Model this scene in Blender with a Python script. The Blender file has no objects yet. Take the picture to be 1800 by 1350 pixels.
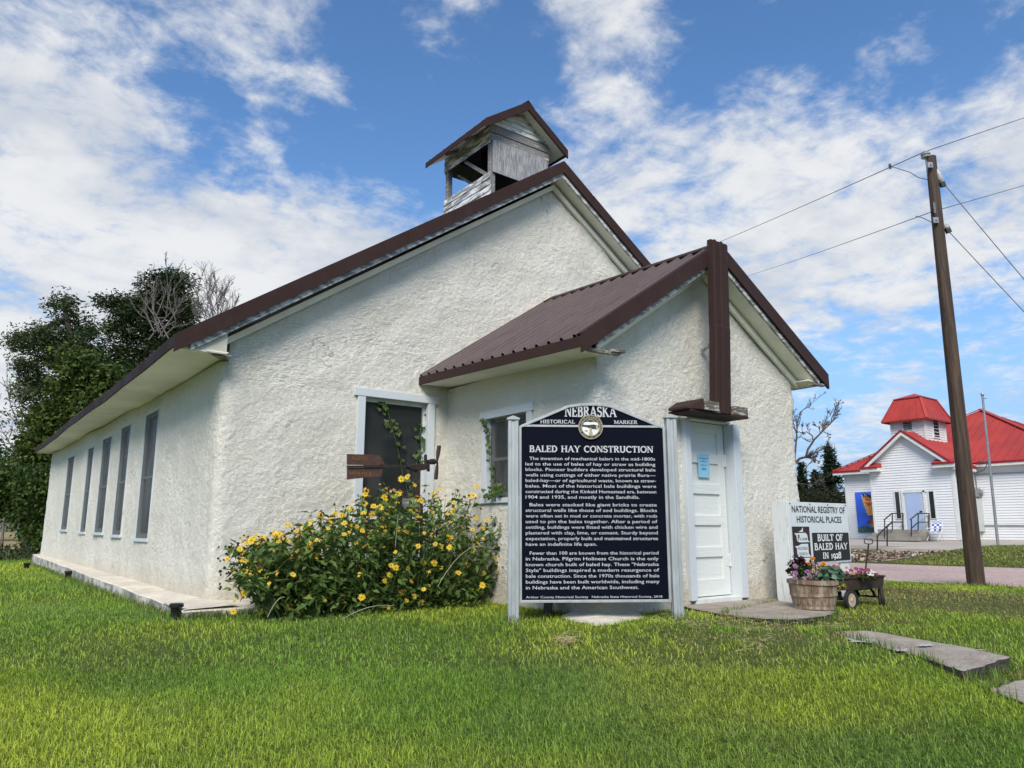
import bpy, math, random
import numpy as np
from mathutils import Vector, Matrix

# ---------------------------------------------------------------- camera, sky, sun
scn = bpy.context.scene
COL = scn.collection
F, PITCH, YAW = 1320.0, math.atan(1320 / 6825.0), math.radians(37.0)   # photo is 1800 px wide
cd = bpy.data.cameras.new('camera'); cam = bpy.data.objects.new('camera', cd); COL.objects.link(cam)
cd.sensor_width = 36.0; cd.lens = F / 1800 * 36.0; cd.clip_start = 0.05; cd.clip_end = 3000
cam.location = (0, 0, 0); cam.rotation_euler = (math.pi / 2 + PITCH, 0, -YAW)
scn.camera = cam
SY, CY = math.sin(YAW), math.cos(YAW)

def ray(px, py):
    x = (px - 900) / F; y = -(py - 675) / F
    fw = math.cos(PITCH) - y * math.sin(PITCH); up = math.sin(PITCH) + y * math.cos(PITCH)
    return Vector((x * CY + fw * SY, -x * SY + fw * CY, up))
def onX(px, py, X): r = ray(px, py); return r * (X / r.x)
def onY(px, py, Y): r = ray(px, py); return r * (Y / r.y)
def onZ(px, py, Z): r = ray(px, py); return r * (Z / r.z)
def onG(px, py, dz=0.):
    z = -.9 + dz
    for _ in range(30):
        v = onZ(px, py, z); z = .5 * z + .5 * (gz(v.x, v.y) + dz)
    return onZ(px, py, z)
def onD(px, py, D): r = ray(px, py); return r * (D / (r.x * SY + r.y * CY))

SUN_EL, SUN_AZ = math.radians(43), math.radians(223)      # azimuth clockwise from +Y
scn.view_settings.view_transform = 'Standard'; scn.view_settings.look = 'None'
scn.view_settings.exposure = 1.2; scn.view_settings.gamma = 1.0

W = bpy.data.worlds.new('World'); scn.world = W; W.use_nodes = True
def build_world():
    nt = W.node_tree; N = nt.nodes; L = nt.links; N.clear()
    def nd(t, **k):
        n = N.new(t)
        for a, b in k.items(): setattr(n, a, b)
        return n
    def mth(op, a, b=None, clamp=False):
        n = nd('ShaderNodeMath', operation=op, use_clamp=clamp)
        for i, v in enumerate((a, b)):
            if v is None: continue
            if isinstance(v, (int, float)): n.inputs[i].default_value = v
            else: L.new(v, n.inputs[i])
        return n.outputs[0]
    out = nd('ShaderNodeOutputWorld'); tc = nd('ShaderNodeTexCoord'); D = tc.outputs['Generated']
    sky = nd('ShaderNodeTexSky', sky_type='NISHITA'); sky.sun_disc = False
    sky.sun_elevation = SUN_EL; sky.sun_rotation = SUN_AZ; sky.altitude = 1000; sky.air_density = 1.0; sky.dust_density = 0.3; sky.ozone_density = 2.5
    hs = nd('ShaderNodeHueSaturation'); hs.inputs['Saturation'].default_value = SKY_SAT; L.new(sky.outputs[0], hs.inputs['Color'])
    bg = nd('ShaderNodeBackground'); bg.inputs[1].default_value = SKY_STR; L.new(hs.outputs[0], bg.inputs[0])
    sp = nd('ShaderNodeSeparateXYZ'); L.new(D, sp.inputs[0])
    zz = mth('ADD', mth('MAXIMUM', sp.outputs[2], 0.0), 0.16)
    cb = nd('ShaderNodeCombineXYZ'); L.new(mth('DIVIDE', sp.outputs[0], zz), cb.inputs[0]); L.new(mth('DIVIDE', sp.outputs[1], zz), cb.inputs[1])
    def noise(scale, det, rough, dist, off):
        mp = nd('ShaderNodeMapping'); mp.inputs['Location'].default_value = off; L.new(cb.outputs[0], mp.inputs[0])
        n = nd('ShaderNodeTexNoise'); n.inputs['Scale'].default_value = scale; n.inputs['Detail'].default_value = det
        n.inputs['Roughness'].default_value = rough; n.inputs['Distortion'].default_value = dist; L.new(mp.outputs[0], n.inputs['Vector']); return n.outputs[0]
    a = noise(1.9, 9, .62, .25, (3.1, 1.7, 0)); b = noise(6.8, 8, .62, .25, (0.3, 7.7, 2)); c = noise(2.4, 6, .55, .1, (9, 2, 5))
    e = noise(17., 6, .6, .15, (4.2, 1.1, 8)); n = mth('ADD', mth('ADD', mth('MULTIPLY', a, .28), mth('MULTIPLY', b, .52)), mth('MULTIPLY', e, .20))
    acc = n
    for (px, py, rad, w) in SKY_BLOBS:
        d = ray(px, py).normalized()
        dp = nd('ShaderNodeVectorMath', operation='DOT_PRODUCT'); L.new(D, dp.inputs[0]); dp.inputs[1].default_value = d
        mr = nd('ShaderNodeMapRange', interpolation_type='SMOOTHSTEP'); L.new(dp.outputs['Value'], mr.inputs[0])
        mr.inputs[1].default_value = math.cos(math.radians(rad)); mr.inputs[2].default_value = 1.0
        mr.inputs[3].default_value = 0; mr.inputs[4].default_value = w * .78
        acc = mth('ADD', acc, mr.outputs[0])
    cov = nd('ShaderNodeMapRange', interpolation_type='SMOOTHSTEP'); L.new(acc, cov.inputs[0])
    cov.inputs[1].default_value = .435; cov.inputs[2].default_value = .66
    cvf = mth('MULTIPLY', cov.outputs[0], .96)
    # brightness of the cloud itself: thin parts bright, thick bellies greyer
    sh = nd('ShaderNodeMapRange', interpolation_type='SMOOTHSTEP'); L.new(mth('ADD', mth('MULTIPLY', c, .65), mth('MULTIPLY', b, .35)), sh.inputs[0])
    sh.inputs[1].default_value = .36; sh.inputs[2].default_value = .60
    mx = nd('ShaderNodeMix', data_type='RGBA'); L.new(sh.outputs[0], mx.inputs[0])
    mx.inputs[6].default_value = (.66, .71, .79, 1); mx.inputs[7].default_value = (.93, .94, .95, 1)
    cbg = nd('ShaderNodeBackground'); cbg.inputs[1].default_value = CLOUD_STR; L.new(mx.outputs[2], cbg.inputs[0])
    hz = nd('ShaderNodeMapRange', interpolation_type='SMOOTHSTEP'); L.new(sp.outputs[2], hz.inputs[0]); hz.inputs[1].default_value = .34; hz.inputs[2].default_value = .03; hz.inputs[3].default_value = 0; hz.inputs[4].default_value = .92
    hbg = nd('ShaderNodeBackground'); hbg.inputs[0].default_value = (.34, .56, .88, 1); hbg.inputs[1].default_value = CLOUD_STR
    m0 = nd('ShaderNodeMixShader'); L.new(hz.outputs[0], m0.inputs[0]); L.new(bg.outputs[0], m0.inputs[1]); L.new(hbg.outputs[0], m0.inputs[2])
    ms = nd('ShaderNodeMixShader'); L.new(cvf, ms.inputs[0]); L.new(m0.outputs[0], ms.inputs[1]); L.new(cbg.outputs[0], ms.inputs[2])
    L.new(ms.outputs[0], out.inputs[0])
SKY_STR, CLOUD_STR, SKY_SAT = 0.084, 0.405, 1.15
SKY_BLOBS = [(690, 210, 9, -.12), (500, 70, 6, .09), (560, 150, 3, .05), (470, 235, 7, -.11), (885, 140, 6, -.10), (650, 60, 5, -.07), (820, 330, 6, -.08), (1215, 90, 6, -.12), (1600, 100, 8, -.09), (1390, 60, 5, -.05),
             (330, 215, 7, -.11), (60, 40, 6, -.05), (560, 300, 5, -.04), (1310, 50, 9, -.07), (1560, 150, 8, -.08), (1740, 100, 6, -.05), (1660, 330, 4, -.05), (1380, 320, 3, -.05), (230, 60, 11, .06), (90, 160, 7, .05), (420, 400, 16, .12), (80, 520, 20, .14), (1080, 60, 7, .06),
             (1250, 330, 16, .12), (1650, 400, 18, .11), (1480, 590, 5, -.10), (1720, 620, 6, -.12), (1450, 690, 5, -.10), (60, 800, 10, .08), (1700, 250, 10, .06),
             (640, 520, 10, .05)]
build_world()

sd = bpy.data.lights.new('sun', 'SUN'); sun = bpy.data.objects.new('sun', sd); COL.objects.link(sun)
sd.energy = 1.8; sd.angle = math.radians(28); sd.color = (1.0, .93, .82)
sdir = Vector((math.sin(SUN_AZ) * math.cos(SUN_EL), math.cos(SUN_AZ) * math.cos(SUN_EL), math.sin(SUN_EL)))
sun.rotation_euler = (-sdir).to_track_quat('-Z', 'Y').to_euler()
sun.location = sdir * 50

# ---------------------------------------------------------------- helpers
rnd = random.Random(7); rng = np.random.default_rng(7)
def lerp(a, b, t): return a + (b - a) * t
def sstep(a, b, x): t = np.clip((x - a) / (b - a), 0, 1); return t * t * (3 - 2 * t)
def vnoise(P, seed=0):
    P = np.asarray(P, float); i = np.floor(P).astype(np.int64); f = P - i; f = f * f * (3 - 2 * f)
    def h(ix, iy, iz):
        n = (ix * 374761393 + iy * 668265263 + iz * 2147483647 + seed * 974711) & 0xffffffff
        n = ((n ^ (n >> 13)) * 1274126177) & 0xffffffff; n = n ^ (n >> 16); return (n & 0xffff) / 65535.0
    r = 0
    for dx in (0, 1):
        for dy in (0, 1):
            for dz in (0, 1):
                w = (f[..., 0] if dx else 1 - f[..., 0]) * (f[..., 1] if dy else 1 - f[..., 1]) * (f[..., 2] if dz else 1 - f[..., 2])
                r = r + w * h(i[..., 0] + dx, i[..., 1] + dy, i[..., 2] + dz)
    return r
def fbm2(x, y, sc, seed=0, o=3):
    r = 0; a = .5; tot = 0
    for k in range(o):
        r = r + a * vnoise(np.stack([x * sc, y * sc, np.zeros_like(x) + k * 9.7], -1), seed + k); tot += a; a *= .5; sc *= 2.1
    return r / tot

def world_loc(o):
    v = Vector((0, 0, 0))
    while o is not None: v += o.location; o = o.parent
    return v
def link_mesh(name, me, mat=None, parent=None):
    o = bpy.data.objects.new(name, me); COL.objects.link(o)
    if mat is not None:
        for m in (mat if isinstance(mat, (list, tuple)) else [mat]): me.materials.append(m)
    if parent is not None: o.parent = parent
    return o
def np_mesh(name, V, faces_flat, loop_tot, mat, parent=None, col=None, smooth=False, midx=None):
    V = np.asarray(V, np.float32).reshape(-1, 3)
    if parent is not None: V = V - np.array(world_loc(parent), np.float32)
    me = bpy.data.meshes.new(name); me.vertices.add(len(V)); me.vertices.foreach_set('co', V.ravel())
    ff = np.asarray(faces_flat, np.int32).ravel(); lt = np.asarray(loop_tot, np.int32).ravel()
    me.loops.add(len(ff)); me.loops.foreach_set('vertex_index', ff)
    me.polygons.add(len(lt)); ls = np.concatenate([[0], np.cumsum(lt)[:-1]]).astype(np.int32)
    me.polygons.foreach_set('loop_start', ls); me.polygons.foreach_set('loop_total', lt)
    if midx is not None: me.polygons.foreach_set('material_index', np.asarray(midx, np.int32))
    if smooth: me.polygons.foreach_set('use_smooth', np.ones(len(lt), bool))
    if col is not None:
        at = me.color_attributes.new('col', 'FLOAT_COLOR', 'POINT')
        c = np.ones((len(V), 4), np.float32); c[:, :3] = col; at.data.foreach_set('color', c.ravel())
    me.update(calc_edges=True); me.validate()
    return link_mesh(name, me, mat, parent)

class MB:
    def __init__(s): s.v = []; s.f = []; s.m = []; s.cur = 0; s.ch = []
    def add(s, vs, fs):
        b = len(s.v); s.ch.append((len(s.v), len(vs), [tuple(f) for f in fs])); s.v += [tuple(v) for v in vs]; s.f += [tuple(i + b for i in f) for f in fs]; s.m += [s.cur] * len(fs); return s
    def quad(s, a, b, c, d): return s.add([a, b, c, d], [(0, 1, 2, 3)])
    def box(s, x0, x1, y0, y1, z0, z1):
        return s.add([(x0, y0, z0), (x1, y0, z0), (x1, y1, z0), (x0, y1, z0), (x0, y0, z1), (x1, y0, z1), (x1, y1, z1), (x0, y1, z1)],
                     [(3, 2, 1, 0), (4, 5, 6, 7), (0, 1, 5, 4), (1, 2, 6, 5), (2, 3, 7, 6), (3, 0, 4, 7)])
    def obox(s, c, U, V, Wv, hu, hv, hw):
        c = Vector(c); U = Vector(U); V = Vector(V); Wv = Vector(Wv); P = []
        for (a, b, d) in ((-1, -1, -1), (1, -1, -1), (1, 1, -1), (-1, 1, -1), (-1, -1, 1), (1, -1, 1), (1, 1, 1), (-1, 1, 1)):
            P.append(c + U * hu * a + V * hv * b + Wv * hw * d)
        return s.add(P, [(3, 2, 1, 0), (4, 5, 6, 7), (0, 1, 5, 4), (1, 2, 6, 5), (2, 3, 7, 6), (3, 0, 4, 7)])
    def bar(s, a, b, w, h, up=(0, 0, 1)):
        a = Vector(a); b = Vector(b); d = (b - a); l = d.length; d = d / l; u = Vector(up)
        sd_ = d.cross(u)
        if sd_.length < 1e-4: sd_ = d.cross(Vector((1, 0, 0)))
        sd_.normalize(); u = sd_.cross(d).normalized()
        return s.obox((a + b) / 2, d, sd_, u, l / 2, w / 2, h / 2)
    def tube(s, pts, rad, n=8, cap=True):
        pts = [Vector(p) for p in pts]; m = len(pts)
        if isinstance(rad, (int, float)): rad = [rad] * m
        t0 = (pts[1] - pts[0]).normalized(); ref = Vector((0, 0, 1)) if abs(t0.z) < .9 else Vector((1, 0, 0))
        u = t0.cross(ref).normalized(); vs = []
        for i in range(m):
            t = (pts[min(i + 1, m - 1)] - pts[max(i - 1, 0)]).normalized()
            u = (u - t * u.dot(t)).normalized(); w = t.cross(u)
            for k in range(n):
                a = 2 * math.pi * k / n; vs.append(pts[i] + (u * math.cos(a) + w * math.sin(a)) * rad[i])
        fs = [(i * n + k, i * n + (k + 1) % n, (i + 1) * n + (k + 1) % n, (i + 1) * n + k) for i in range(m - 1) for k in range(n)]
        if cap: fs += [tuple(range(n))[::-1], tuple(range((m - 1) * n, m * n))]
        return s.add(vs, fs)
    def lathe(s, c, prof, n=20, axis=(0, 0, 1), closed=True):
        ax = Vector(axis).normalized(); ref = Vector((1, 0, 0)) if abs(ax.x) < .9 else Vector((0, 1, 0))
        u = ax.cross(ref).normalized(); w = ax.cross(u); c = Vector(c); vs = []
        for (r, h) in prof:
            for k in range(n):
                a = 2 * math.pi * k / n; vs.append(c + ax * h + (u * math.cos(a) + w * math.sin(a)) * r)
        m = len(prof)
        fs = [(i * n + k, i * n + (k + 1) % n, (i + 1) * n + (k + 1) % n, (i + 1) * n + k) for i in range(m - 1) for k in range(n)]
        if closed: fs += [tuple(range(n))[::-1], tuple(range((m - 1) * n, m * n))]
        return s.add(vs, fs)
    def prism(s, poly, d):
        d = Vector(d); n = len(poly); P = [Vector(p) for p in poly]
        return s.add(P + [p + d for p in P], [tuple(range(n))[::-1], tuple(range(n, 2 * n))] + [(k, (k + 1) % n, n + (k + 1) % n, n + k) for k in range(n)])
    def split(s, name, mat, parent=None, **k):
        out = []
        for (b, n, fs) in s.ch:
            q = MB(); q.add(s.v[b:b + n], fs); out.append(q.build(name, mat, parent, **k))
        return out
    def build(s, name, mat, parent=None, smooth=False, bevel=0, fix=True):
        me = bpy.data.meshes.new(name); o0 = world_loc(parent) if parent is not None else Vector((0, 0, 0))
        me.from_pydata([(v[0] - o0.x, v[1] - o0.y, v[2] - o0.z) for v in s.v], [], s.f); me.update()
        if fix:
            import bmesh
            bm = bmesh.new(); bm.from_mesh(me); bmesh.ops.recalc_face_normals(bm, faces=bm.faces); bm.to_mesh(me); bm.free()
        o = link_mesh(name, me, mat, parent)
        if any(s.m): me.polygons.foreach_set('material_index', s.m)
        if smooth:
            me.polygons.foreach_set('use_smooth', [True] * len(me.polygons))
            try: me.set_sharp_from_angle(angle=math.radians(40))
            except Exception: pass
        if bevel:
            b = o.modifiers.new('bevel', 'BEVEL'); b.width = bevel; b.segments = 2; b.limit_method = 'ANGLE'
        return o

def tag(o, label=None, cat=None, group=None, kind=None):
    if label: o['label'] = label
    if cat: o['category'] = cat
    if group: o['group'] = group
    if kind: o['kind'] = kind
    return o
def thing(name, loc, label, cat, group=None):
    o = bpy.data.objects.new(name, None); COL.objects.link(o); o.location = loc; o.empty_display_size = .2
    return tag(o, label, cat, group)

# ---------------------------------------------------------------- materials
def newmat(name):
    m = bpy.data.materials.new(name); m.use_nodes = True; nt = m.node_tree
    return m, nt, nt.nodes['Principled BSDF'], nt.nodes, nt.links
def _noise(N, L, vec, scale, det=5, rough=.55, dist=0):
    n = N.new('ShaderNodeTexNoise'); n.inputs['Scale'].default_value = scale; n.inputs['Detail'].default_value = det
    n.inputs['Roughness'].default_value = rough; n.inputs['Distortion'].default_value = dist; L.new(vec, n.inputs['Vector']); return n.outputs[0]
def _ramp(N, L, fac, a, b, lo=0., hi=1.):
    n = N.new('ShaderNodeMapRange'); n.interpolation_type = 'SMOOTHSTEP'; L.new(fac, n.inputs[0]); n.inputs[1].default_value = a; n.inputs[2].default_value = b
    n.inputs[3].default_value = lo; n.inputs[4].default_value = hi; return n.outputs[0]
def _mix(N, L, fac, a, b, mode='MIX'):
    n = N.new('ShaderNodeMix'); n.data_type = 'RGBA'; n.blend_type = mode
    if isinstance(fac, (int, float)): n.inputs[0].default_value = fac
    else: L.new(fac, n.inputs[0])
    for i, v in ((6, a), (7, b)):
        if isinstance(v, tuple): n.inputs[i].default_value = (*v[:3], 1)
        else: L.new(v, n.inputs[i])
    return n.outputs[2]
def _math(N, L, op, a, b):
    n = N.new('ShaderNodeMath'); n.operation = op
    for i, v in enumerate((a, b)):
        if isinstance(v, (int, float)): n.inputs[i].default_value = v
        else: L.new(v, n.inputs[i])
    return n.outputs[0]
def _coord(N, L, scale=(1, 1, 1), kind='Object', rot=(0, 0, 0)):
    t = N.new('ShaderNodeTexCoord'); mp = N.new('ShaderNodeMapping'); mp.inputs['Scale'].default_value = scale; mp.inputs['Rotation'].default_value = rot
    L.new(t.outputs[kind], mp.inputs[0]); return mp.outputs[0]
def _bump(N, L, h, strength, dist, prev=None):
    b = N.new('ShaderNodeBump'); b.inputs['Strength'].default_value = strength; b.inputs['Distance'].default_value = dist; L.new(h, b.inputs['Height'])
    if prev is not None: L.new(prev, b.inputs['Normal'])
    return b.outputs[0]

def mat_plain(name, col, rough=.6, var=.18, sc=6, metal=0, bump=0, bsc=60, spec=.5, stretch=(1, 1, 1), dirt=None, dirt_amt=.5):
    m, nt, B, N, L = newmat(name); v = _coord(N, L, stretch)
    n = _noise(N, L, v, sc, 6, .6)
    lo = tuple(c * (1 - var) for c in col); hi = tuple(min(1, c * (1 + var)) for c in col)
    c = _mix(N, L, _ramp(N, L, n, .3, .7), lo, hi)
    if dirt:
        d = _noise(N, L, v, sc * 2.3, 8, .68); c = _mix(N, L, _ramp(N, L, d, .52, .68, 0, dirt_amt), c, dirt)
    L.new(c, B.inputs['Base Color']); B.inputs['Metallic'].default_value = metal; B.inputs['Specular IOR Level'].default_value = spec
    r = _ramp(N, L, n, .3, .7, max(0, rough - .08), min(1, rough + .08)); L.new(r, B.inputs['Roughness'])
    if bump:
        L.new(_bump(N, L, _noise(N, L, v, bsc, 6, .6), bump, .01), B.inputs['Normal'])
    return m
def mat_peel(name, paint, wood, stretch, sc=7, lo=.45, hi=.56, fine=40, bump=.4, dark=None):
    """weathered boards: paint flaking off grey wood along the grain"""
    m, nt, B, N, L = newmat(name); v = _coord(N, L, stretch)
    n = _noise(N, L, v, sc, 9, .68, .4); g = _noise(N, L, v, fine, 6, .6, .2)
    w = _mix(N, L, _ramp(N, L, g, .3, .7), tuple(c * .5 for c in wood), tuple(min(1, c * 1.35) for c in wood))
    if dark: w = _mix(N, L, _ramp(N, L, _noise(N, L, v, sc * .6, 5, .6), .5, .65, 0, .8), w, dark)
    msk = _ramp(N, L, n, lo, hi)
    L.new(_mix(N, L, msk, w, paint), B.inputs['Base Color']); B.inputs['Roughness'].default_value = .75
    b1 = _bump(N, L, g, bump, .006); L.new(_bump(N, L, msk, .5, .004, b1), B.inputs['Normal'])
    return m
def mat_attr(name, rough=.6, trans=0., spec=.3, var=0.):
    m, nt, B, N, L = newmat(name); a = N.new('ShaderNodeAttribute'); a.attribute_name = 'col'
    L.new(a.outputs['Color'], B.inputs['Base Color']); B.inputs['Roughness'].default_value = rough; B.inputs['Specular IOR Level'].default_value = spec
    if trans:
        T = N.new('ShaderNodeBsdfTranslucent'); L.new(a.outputs['Color'], T.inputs[0])
        ms = N.new('ShaderNodeMixShader'); ms.inputs[0].default_value = trans; out = N['Material Output']
        L.new(B.outputs[0], ms.inputs[1]); L.new(T.outputs[0], ms.inputs[2]); L.new(ms.outputs[0], out.inputs[0])
    return m

def mat_stucco():
    m, nt, B, N, L = newmat('stucco'); v = _coord(N, L, (1, 1, 1), 'Object')
    big = _noise(N, L, v, .9, 5, .6, .3); med = _noise(N, L, v, 5, 6, .62, .2)
    c = _mix(N, L, _ramp(N, L, big, .34, .66), (.765, .745, .66), (.83, .81, .735))
    c = _mix(N, L, _ramp(N, L, med, .54, .76, 0, .30), c, (.62, .59, .49))
    # streaks running down
    vs = _coord(N, L, (5, 5, .5)); st = _noise(N, L, vs, 1.6, 6, .62); c = _mix(N, L, _ramp(N, L, st, .58, .74, 0, .30), c, (.55, .53, .42))
    # splash stain at the foot of the wall
    ge = N.new('ShaderNodeNewGeometry'); sp = N.new('ShaderNodeSeparateXYZ'); L.new(ge.outputs['Position'], sp.inputs[0])
    zz = _math(N, L, 'ADD', sp.outputs[2], _math(N, L, 'MULTIPLY', med, .35))
    c = _mix(N, L, _ramp(N, L, zz, -.62, -.22, .6, 0), c, (.52, .45, .32))
    # hairline cracks
    vo = N.new('ShaderNodeTexVoronoi'); vo.feature = 'DISTANCE_TO_EDGE'; vo.inputs['Scale'].default_value = .55
    dv = N.new('ShaderNodeVectorMath'); dv.operation = 'ADD'; L.new(v, dv.inputs[0])
    nn = N.new('ShaderNodeTexNoise'); nn.inputs['Scale'].default_value = 2.5; nn.inputs['Detail'].default_value = 6; L.new(v, nn.inputs['Vector'])
    L.new(nn.outputs['Color'], dv.inputs[1]); L.new(dv.outputs[0], vo.inputs['Vector'])
    ck = _math(N, L, 'MULTIPLY', _ramp(N, L, vo.outputs['Distance'], .001, .0045, 1, 0), _ramp(N, L, big, .54, .64, 0, .55))
    c = _mix(N, L, ck, c, (.16, .14, .11))
    L.new(c, B.inputs['Base Color']); B.inputs['Roughness'].default_value = .92; B.inputs['Specular IOR Level'].default_value = .15
    # troweled dash texture: three sizes of ragged relief
    v2 = _coord(N, L, (1, 1, 1.5)); h1 = _noise(N, L, v2, 31, 7, .70, .5); h2 = _noise(N, L, v, 75, 6, .66, .3)
    r1 = _ramp(N, L, h1, .41, .54); r2 = _ramp(N, L, h2, .3, .7)
    b = _bump(N, L, r1, STUCCO_B, .0075); b = _bump(N, L, r2, STUCCO_B, .010, b)
    L.new(b, B.inputs['Normal'])
    return m
STUCCO_B = .62
M = {}
M['stucco'] = mat_stucco()
M['roof'] = mat_plain('brown_metal', (.108, .080, .076), .45, .10, 2.0, 0, spec=.3, dirt=(.16, .12, .11), dirt_amt=.35)
M['barge'] = mat_plain('brown_flashing', (.047, .028, .026), .55, .08, 2.5, spec=.06, dirt=(.07, .045, .04), dirt_amt=.3)
M['white'] = mat_plain('white_paint', (.64, .66, .64), .55, .08, 4, bump=.15, bsc=30, dirt=(.45, .44, .38), dirt_amt=.45)
M['soffit'] = mat_plain('soffit_paint', (.84, .82, .72), .7, .10, 1.2, dirt=(.66, .62, .48), dirt_amt=.4)
M['trim'] = mat_peel('trim_paint', (.56, .61, .645), (.38, .37, .36), (1, 1, .22), 34, .30, .37)
M['rakewood'] = mat_peel('peeling_rake', (.62, .63, .63), (.24, .24, .24), (1.3, 3, 3), 4.5, .45, .56)
M['peel'] = mat_peel('peeling_siding', (.74, .75, .74), (.27, .27, .27), (1.4, 1.4, 6), 2.4, .46, .56)
M['oldwood'] = mat_peel('grey_boards', (.62, .62, .61), (.22, .215, .21), (1.3, 1.3, 9), 3.0, .56, .66, 22)
M['ply'] = mat_peel('grey_plywood', (.50, .51, .52), (.31, .315, .325), (7, 7, .9), 1.6, .55, .72, 8)
M['darkwood'] = mat_plain('dark_wood', (.055, .045, .038), .8, .3, 8, bump=.5, bsc=40)
M['brokenwood'] = mat_peel('rotten_board', (.45, .42, .38), (.12, .10, .08), (2, 2, 8), 4, .5, .6)
M['black'] = mat_plain('unlit_black', (.012, .012, .012), .9, .1)  # near-black for sheets that paint the shade inside hollow places
M['screen'] = mat_plain('window_screen', (.085, .092, .092), .55, .12, 3, dirt=(.14, .145, .14), dirt_amt=.5)
M['glass'] = mat_plain('dark_glass', (.022, .026, .027), .12, .1, 3, spec=.6)
M['concrete'] = mat_plain('ledge_concrete', (.62, .57, .48), .85, .14, 3, bump=.3, bsc=30, dirt=(.38, .34, .27), dirt_amt=.6)
M['ledgeside'] = mat_peel('ledge_side', (.62, .60, .56), (.19, .185, .17), (1, 1, 1.5), 2.6, .40, .62, 30, .3)
M['slab'] = mat_peel('slab_concrete', (.37, .325, .27), (.26, .22, .18), (1, 1, 1), 3.2, .35, .7, 55, .5)
M['shaded_concrete'] = mat_plain('broken_edge', (.05, .045, .04), .95, .4, 12, bump=1, bsc=25)  # ragged slab sides; shadow under the edge put into the near-black colour
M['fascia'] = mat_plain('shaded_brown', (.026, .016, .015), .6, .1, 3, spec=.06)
M['patch'] = mat_plain('grey_patch', (.38, .39, .40), .9, .1, 8, bump=.2, bsc=60)
M['navy'] = mat_plain('navy_enamel', (.003, .0045, .012), .6, .1, 3, spec=.06, dirt=(.005, .007, .015), dirt_amt=.3)
M['alu'] = mat_plain('grey_alloy', (.38, .41, .42), .48, .10, 5, .25, stretch=(3, 3, .6), dirt=(.24, .26, .26), dirt_amt=.4)
M['letter'] = mat_plain('raised_letter', (.50, .52, .54), .5, .05, 5)
M['gold'] = mat_plain('seal_gold', (.40, .36, .24), .45, .1, 20)
M['sealdark'] = mat_plain('seal_dark', (.035, .032, .028), .5, .1, 20)
M['sealwhite'] = mat_plain('seal_white', (.74, .76, .74), .5, .05, 20)
M['rust'] = mat_plain('rusty_steel', (.070, .036, .026), .75, .35, 14, bump=.3, bsc=60, dirt=(.14, .065, .03), dirt_amt=.6)
M['rustdark'] = mat_plain('rusty_iron', (.028, .018, .016), .7, .35, 14, bump=.4, bsc=50)
M['ochre'] = mat_plain('faded_ochre_letter', (.17, .085, .026), .8, .5, 30)
M['iron'] = mat_plain('black_iron', (.02, .02, .02), .55, .2, 10)
M['plastic'] = mat_plain('black_plastic', (.012, .012, .013), .4, .2, 10)
M['blue_paper'] = mat_plain('blue_paper', (.28, .58, .78), .7, .06, 6)
M['ink'] = mat_plain('ink', (.03, .035, .05), .7, .1)
M['signwhite'] = mat_plain('sign_board', (.62, .67, .68), .5, .04, 2, dirt=(.52, .56, .56), dirt_amt=.4)
M['signblack'] = mat_plain('sign_black', (.014, .014, .016), .55, .1)
M['signbrown'] = mat_plain('sign_brown', (.030, .016, .015), .6, .1)
M['basket'] = mat_peel('basket_wood', (.33, .26, .19), (.17, .11, .07), (3, 3, .6), 5, .40, .62, 30, .3)
M['soil'] = mat_plain('soil', (.035, .025, .018), .95, .3, 20, bump=1, bsc=40)
M['wagon'] = mat_plain('rusty_wagon', (.042, .024, .020), .6, .35, 7, bump=.2, bsc=50, dirt=(.10, .055, .038), dirt_amt=.6)
M['rubber'] = mat_plain('rubber', (.018, .018, .018), .8, .2, 20)
M['rim'] = mat_plain('cream_rim', (.42, .35, .25), .6, .2, 12, dirt=(.2, .12, .07), dirt_amt=.7)
M['pole'] = mat_peel('pole_wood', (.085, .052, .032), (.036, .022, .014), (10, 10, .45), 2.2, .42, .60, 7, .7)
M['porcelain'] = mat_plain('grey_porcelain', (.42, .43, .43), .3, .1, 8)
M['steel'] = mat_plain('galvanised', (.30, .31, .32), .45, .1, 8, .6)
M['wire'] = mat_plain('wire', (.05, .05, .055), .5, .1)
M['redroof'] = mat_plain('red_metal', (.37, .048, .040), .5, .12, .8, spec=.2, dirt=(.46, .07, .06), dirt_amt=.3)
M['redtrim'] = mat_plain('red_trim', (.24, .010, .014), .4, .08, 1)
M['siding'] = mat_plain('white_siding', (.70, .71, .72), .6, .03, .8)
M['lightblue'] = mat_plain('blue_door', (.36, .46, .66), .45, .05, 2)
M['terr'] = mat_plain('terrace_concrete', (.40, .36, .31), .9, .12, 1.0, bump=.2, bsc=20)
M['stepc'] = mat_plain('step_concrete', (.27, .25, .215), .9, .15, 2)
M['mural'] = mat_plain('mural_blue', (.035, .13, .72), .5, .25, 1.5)
M['muralgreen'] = mat_plain('mural_grass', (.05, .10, .09), .6, .4, 4)
M['wing_o'] = mat_plain('wing_orange', (.72, .29, .07), .5, .2, 2)
M['wing_r'] = mat_plain('wing_rust', (.38, .09, .03), .5, .2, 2)
M['meter'] = mat_plain('meter_grey', (.45, .48, .47), .5, .05)
M['leaf'] = mat_attr('leaf', .6, .30, .22)
M['grass'] = mat_attr('grass_blade', .7, .34, .10)
M['petal'] = mat_attr('petal', .6, .25, .2)
M['bark'] = mat_plain('bark', (.075, .06, .048), .9, .3, 10, bump=.8, bsc=30)
M['deadbark'] = mat_plain('grey_deadwood', (.13, .118, .108), .9, .25, 6)
M['stem'] = mat_plain('green_stem', (.07, .11, .035), .7, .25, 20)
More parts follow.
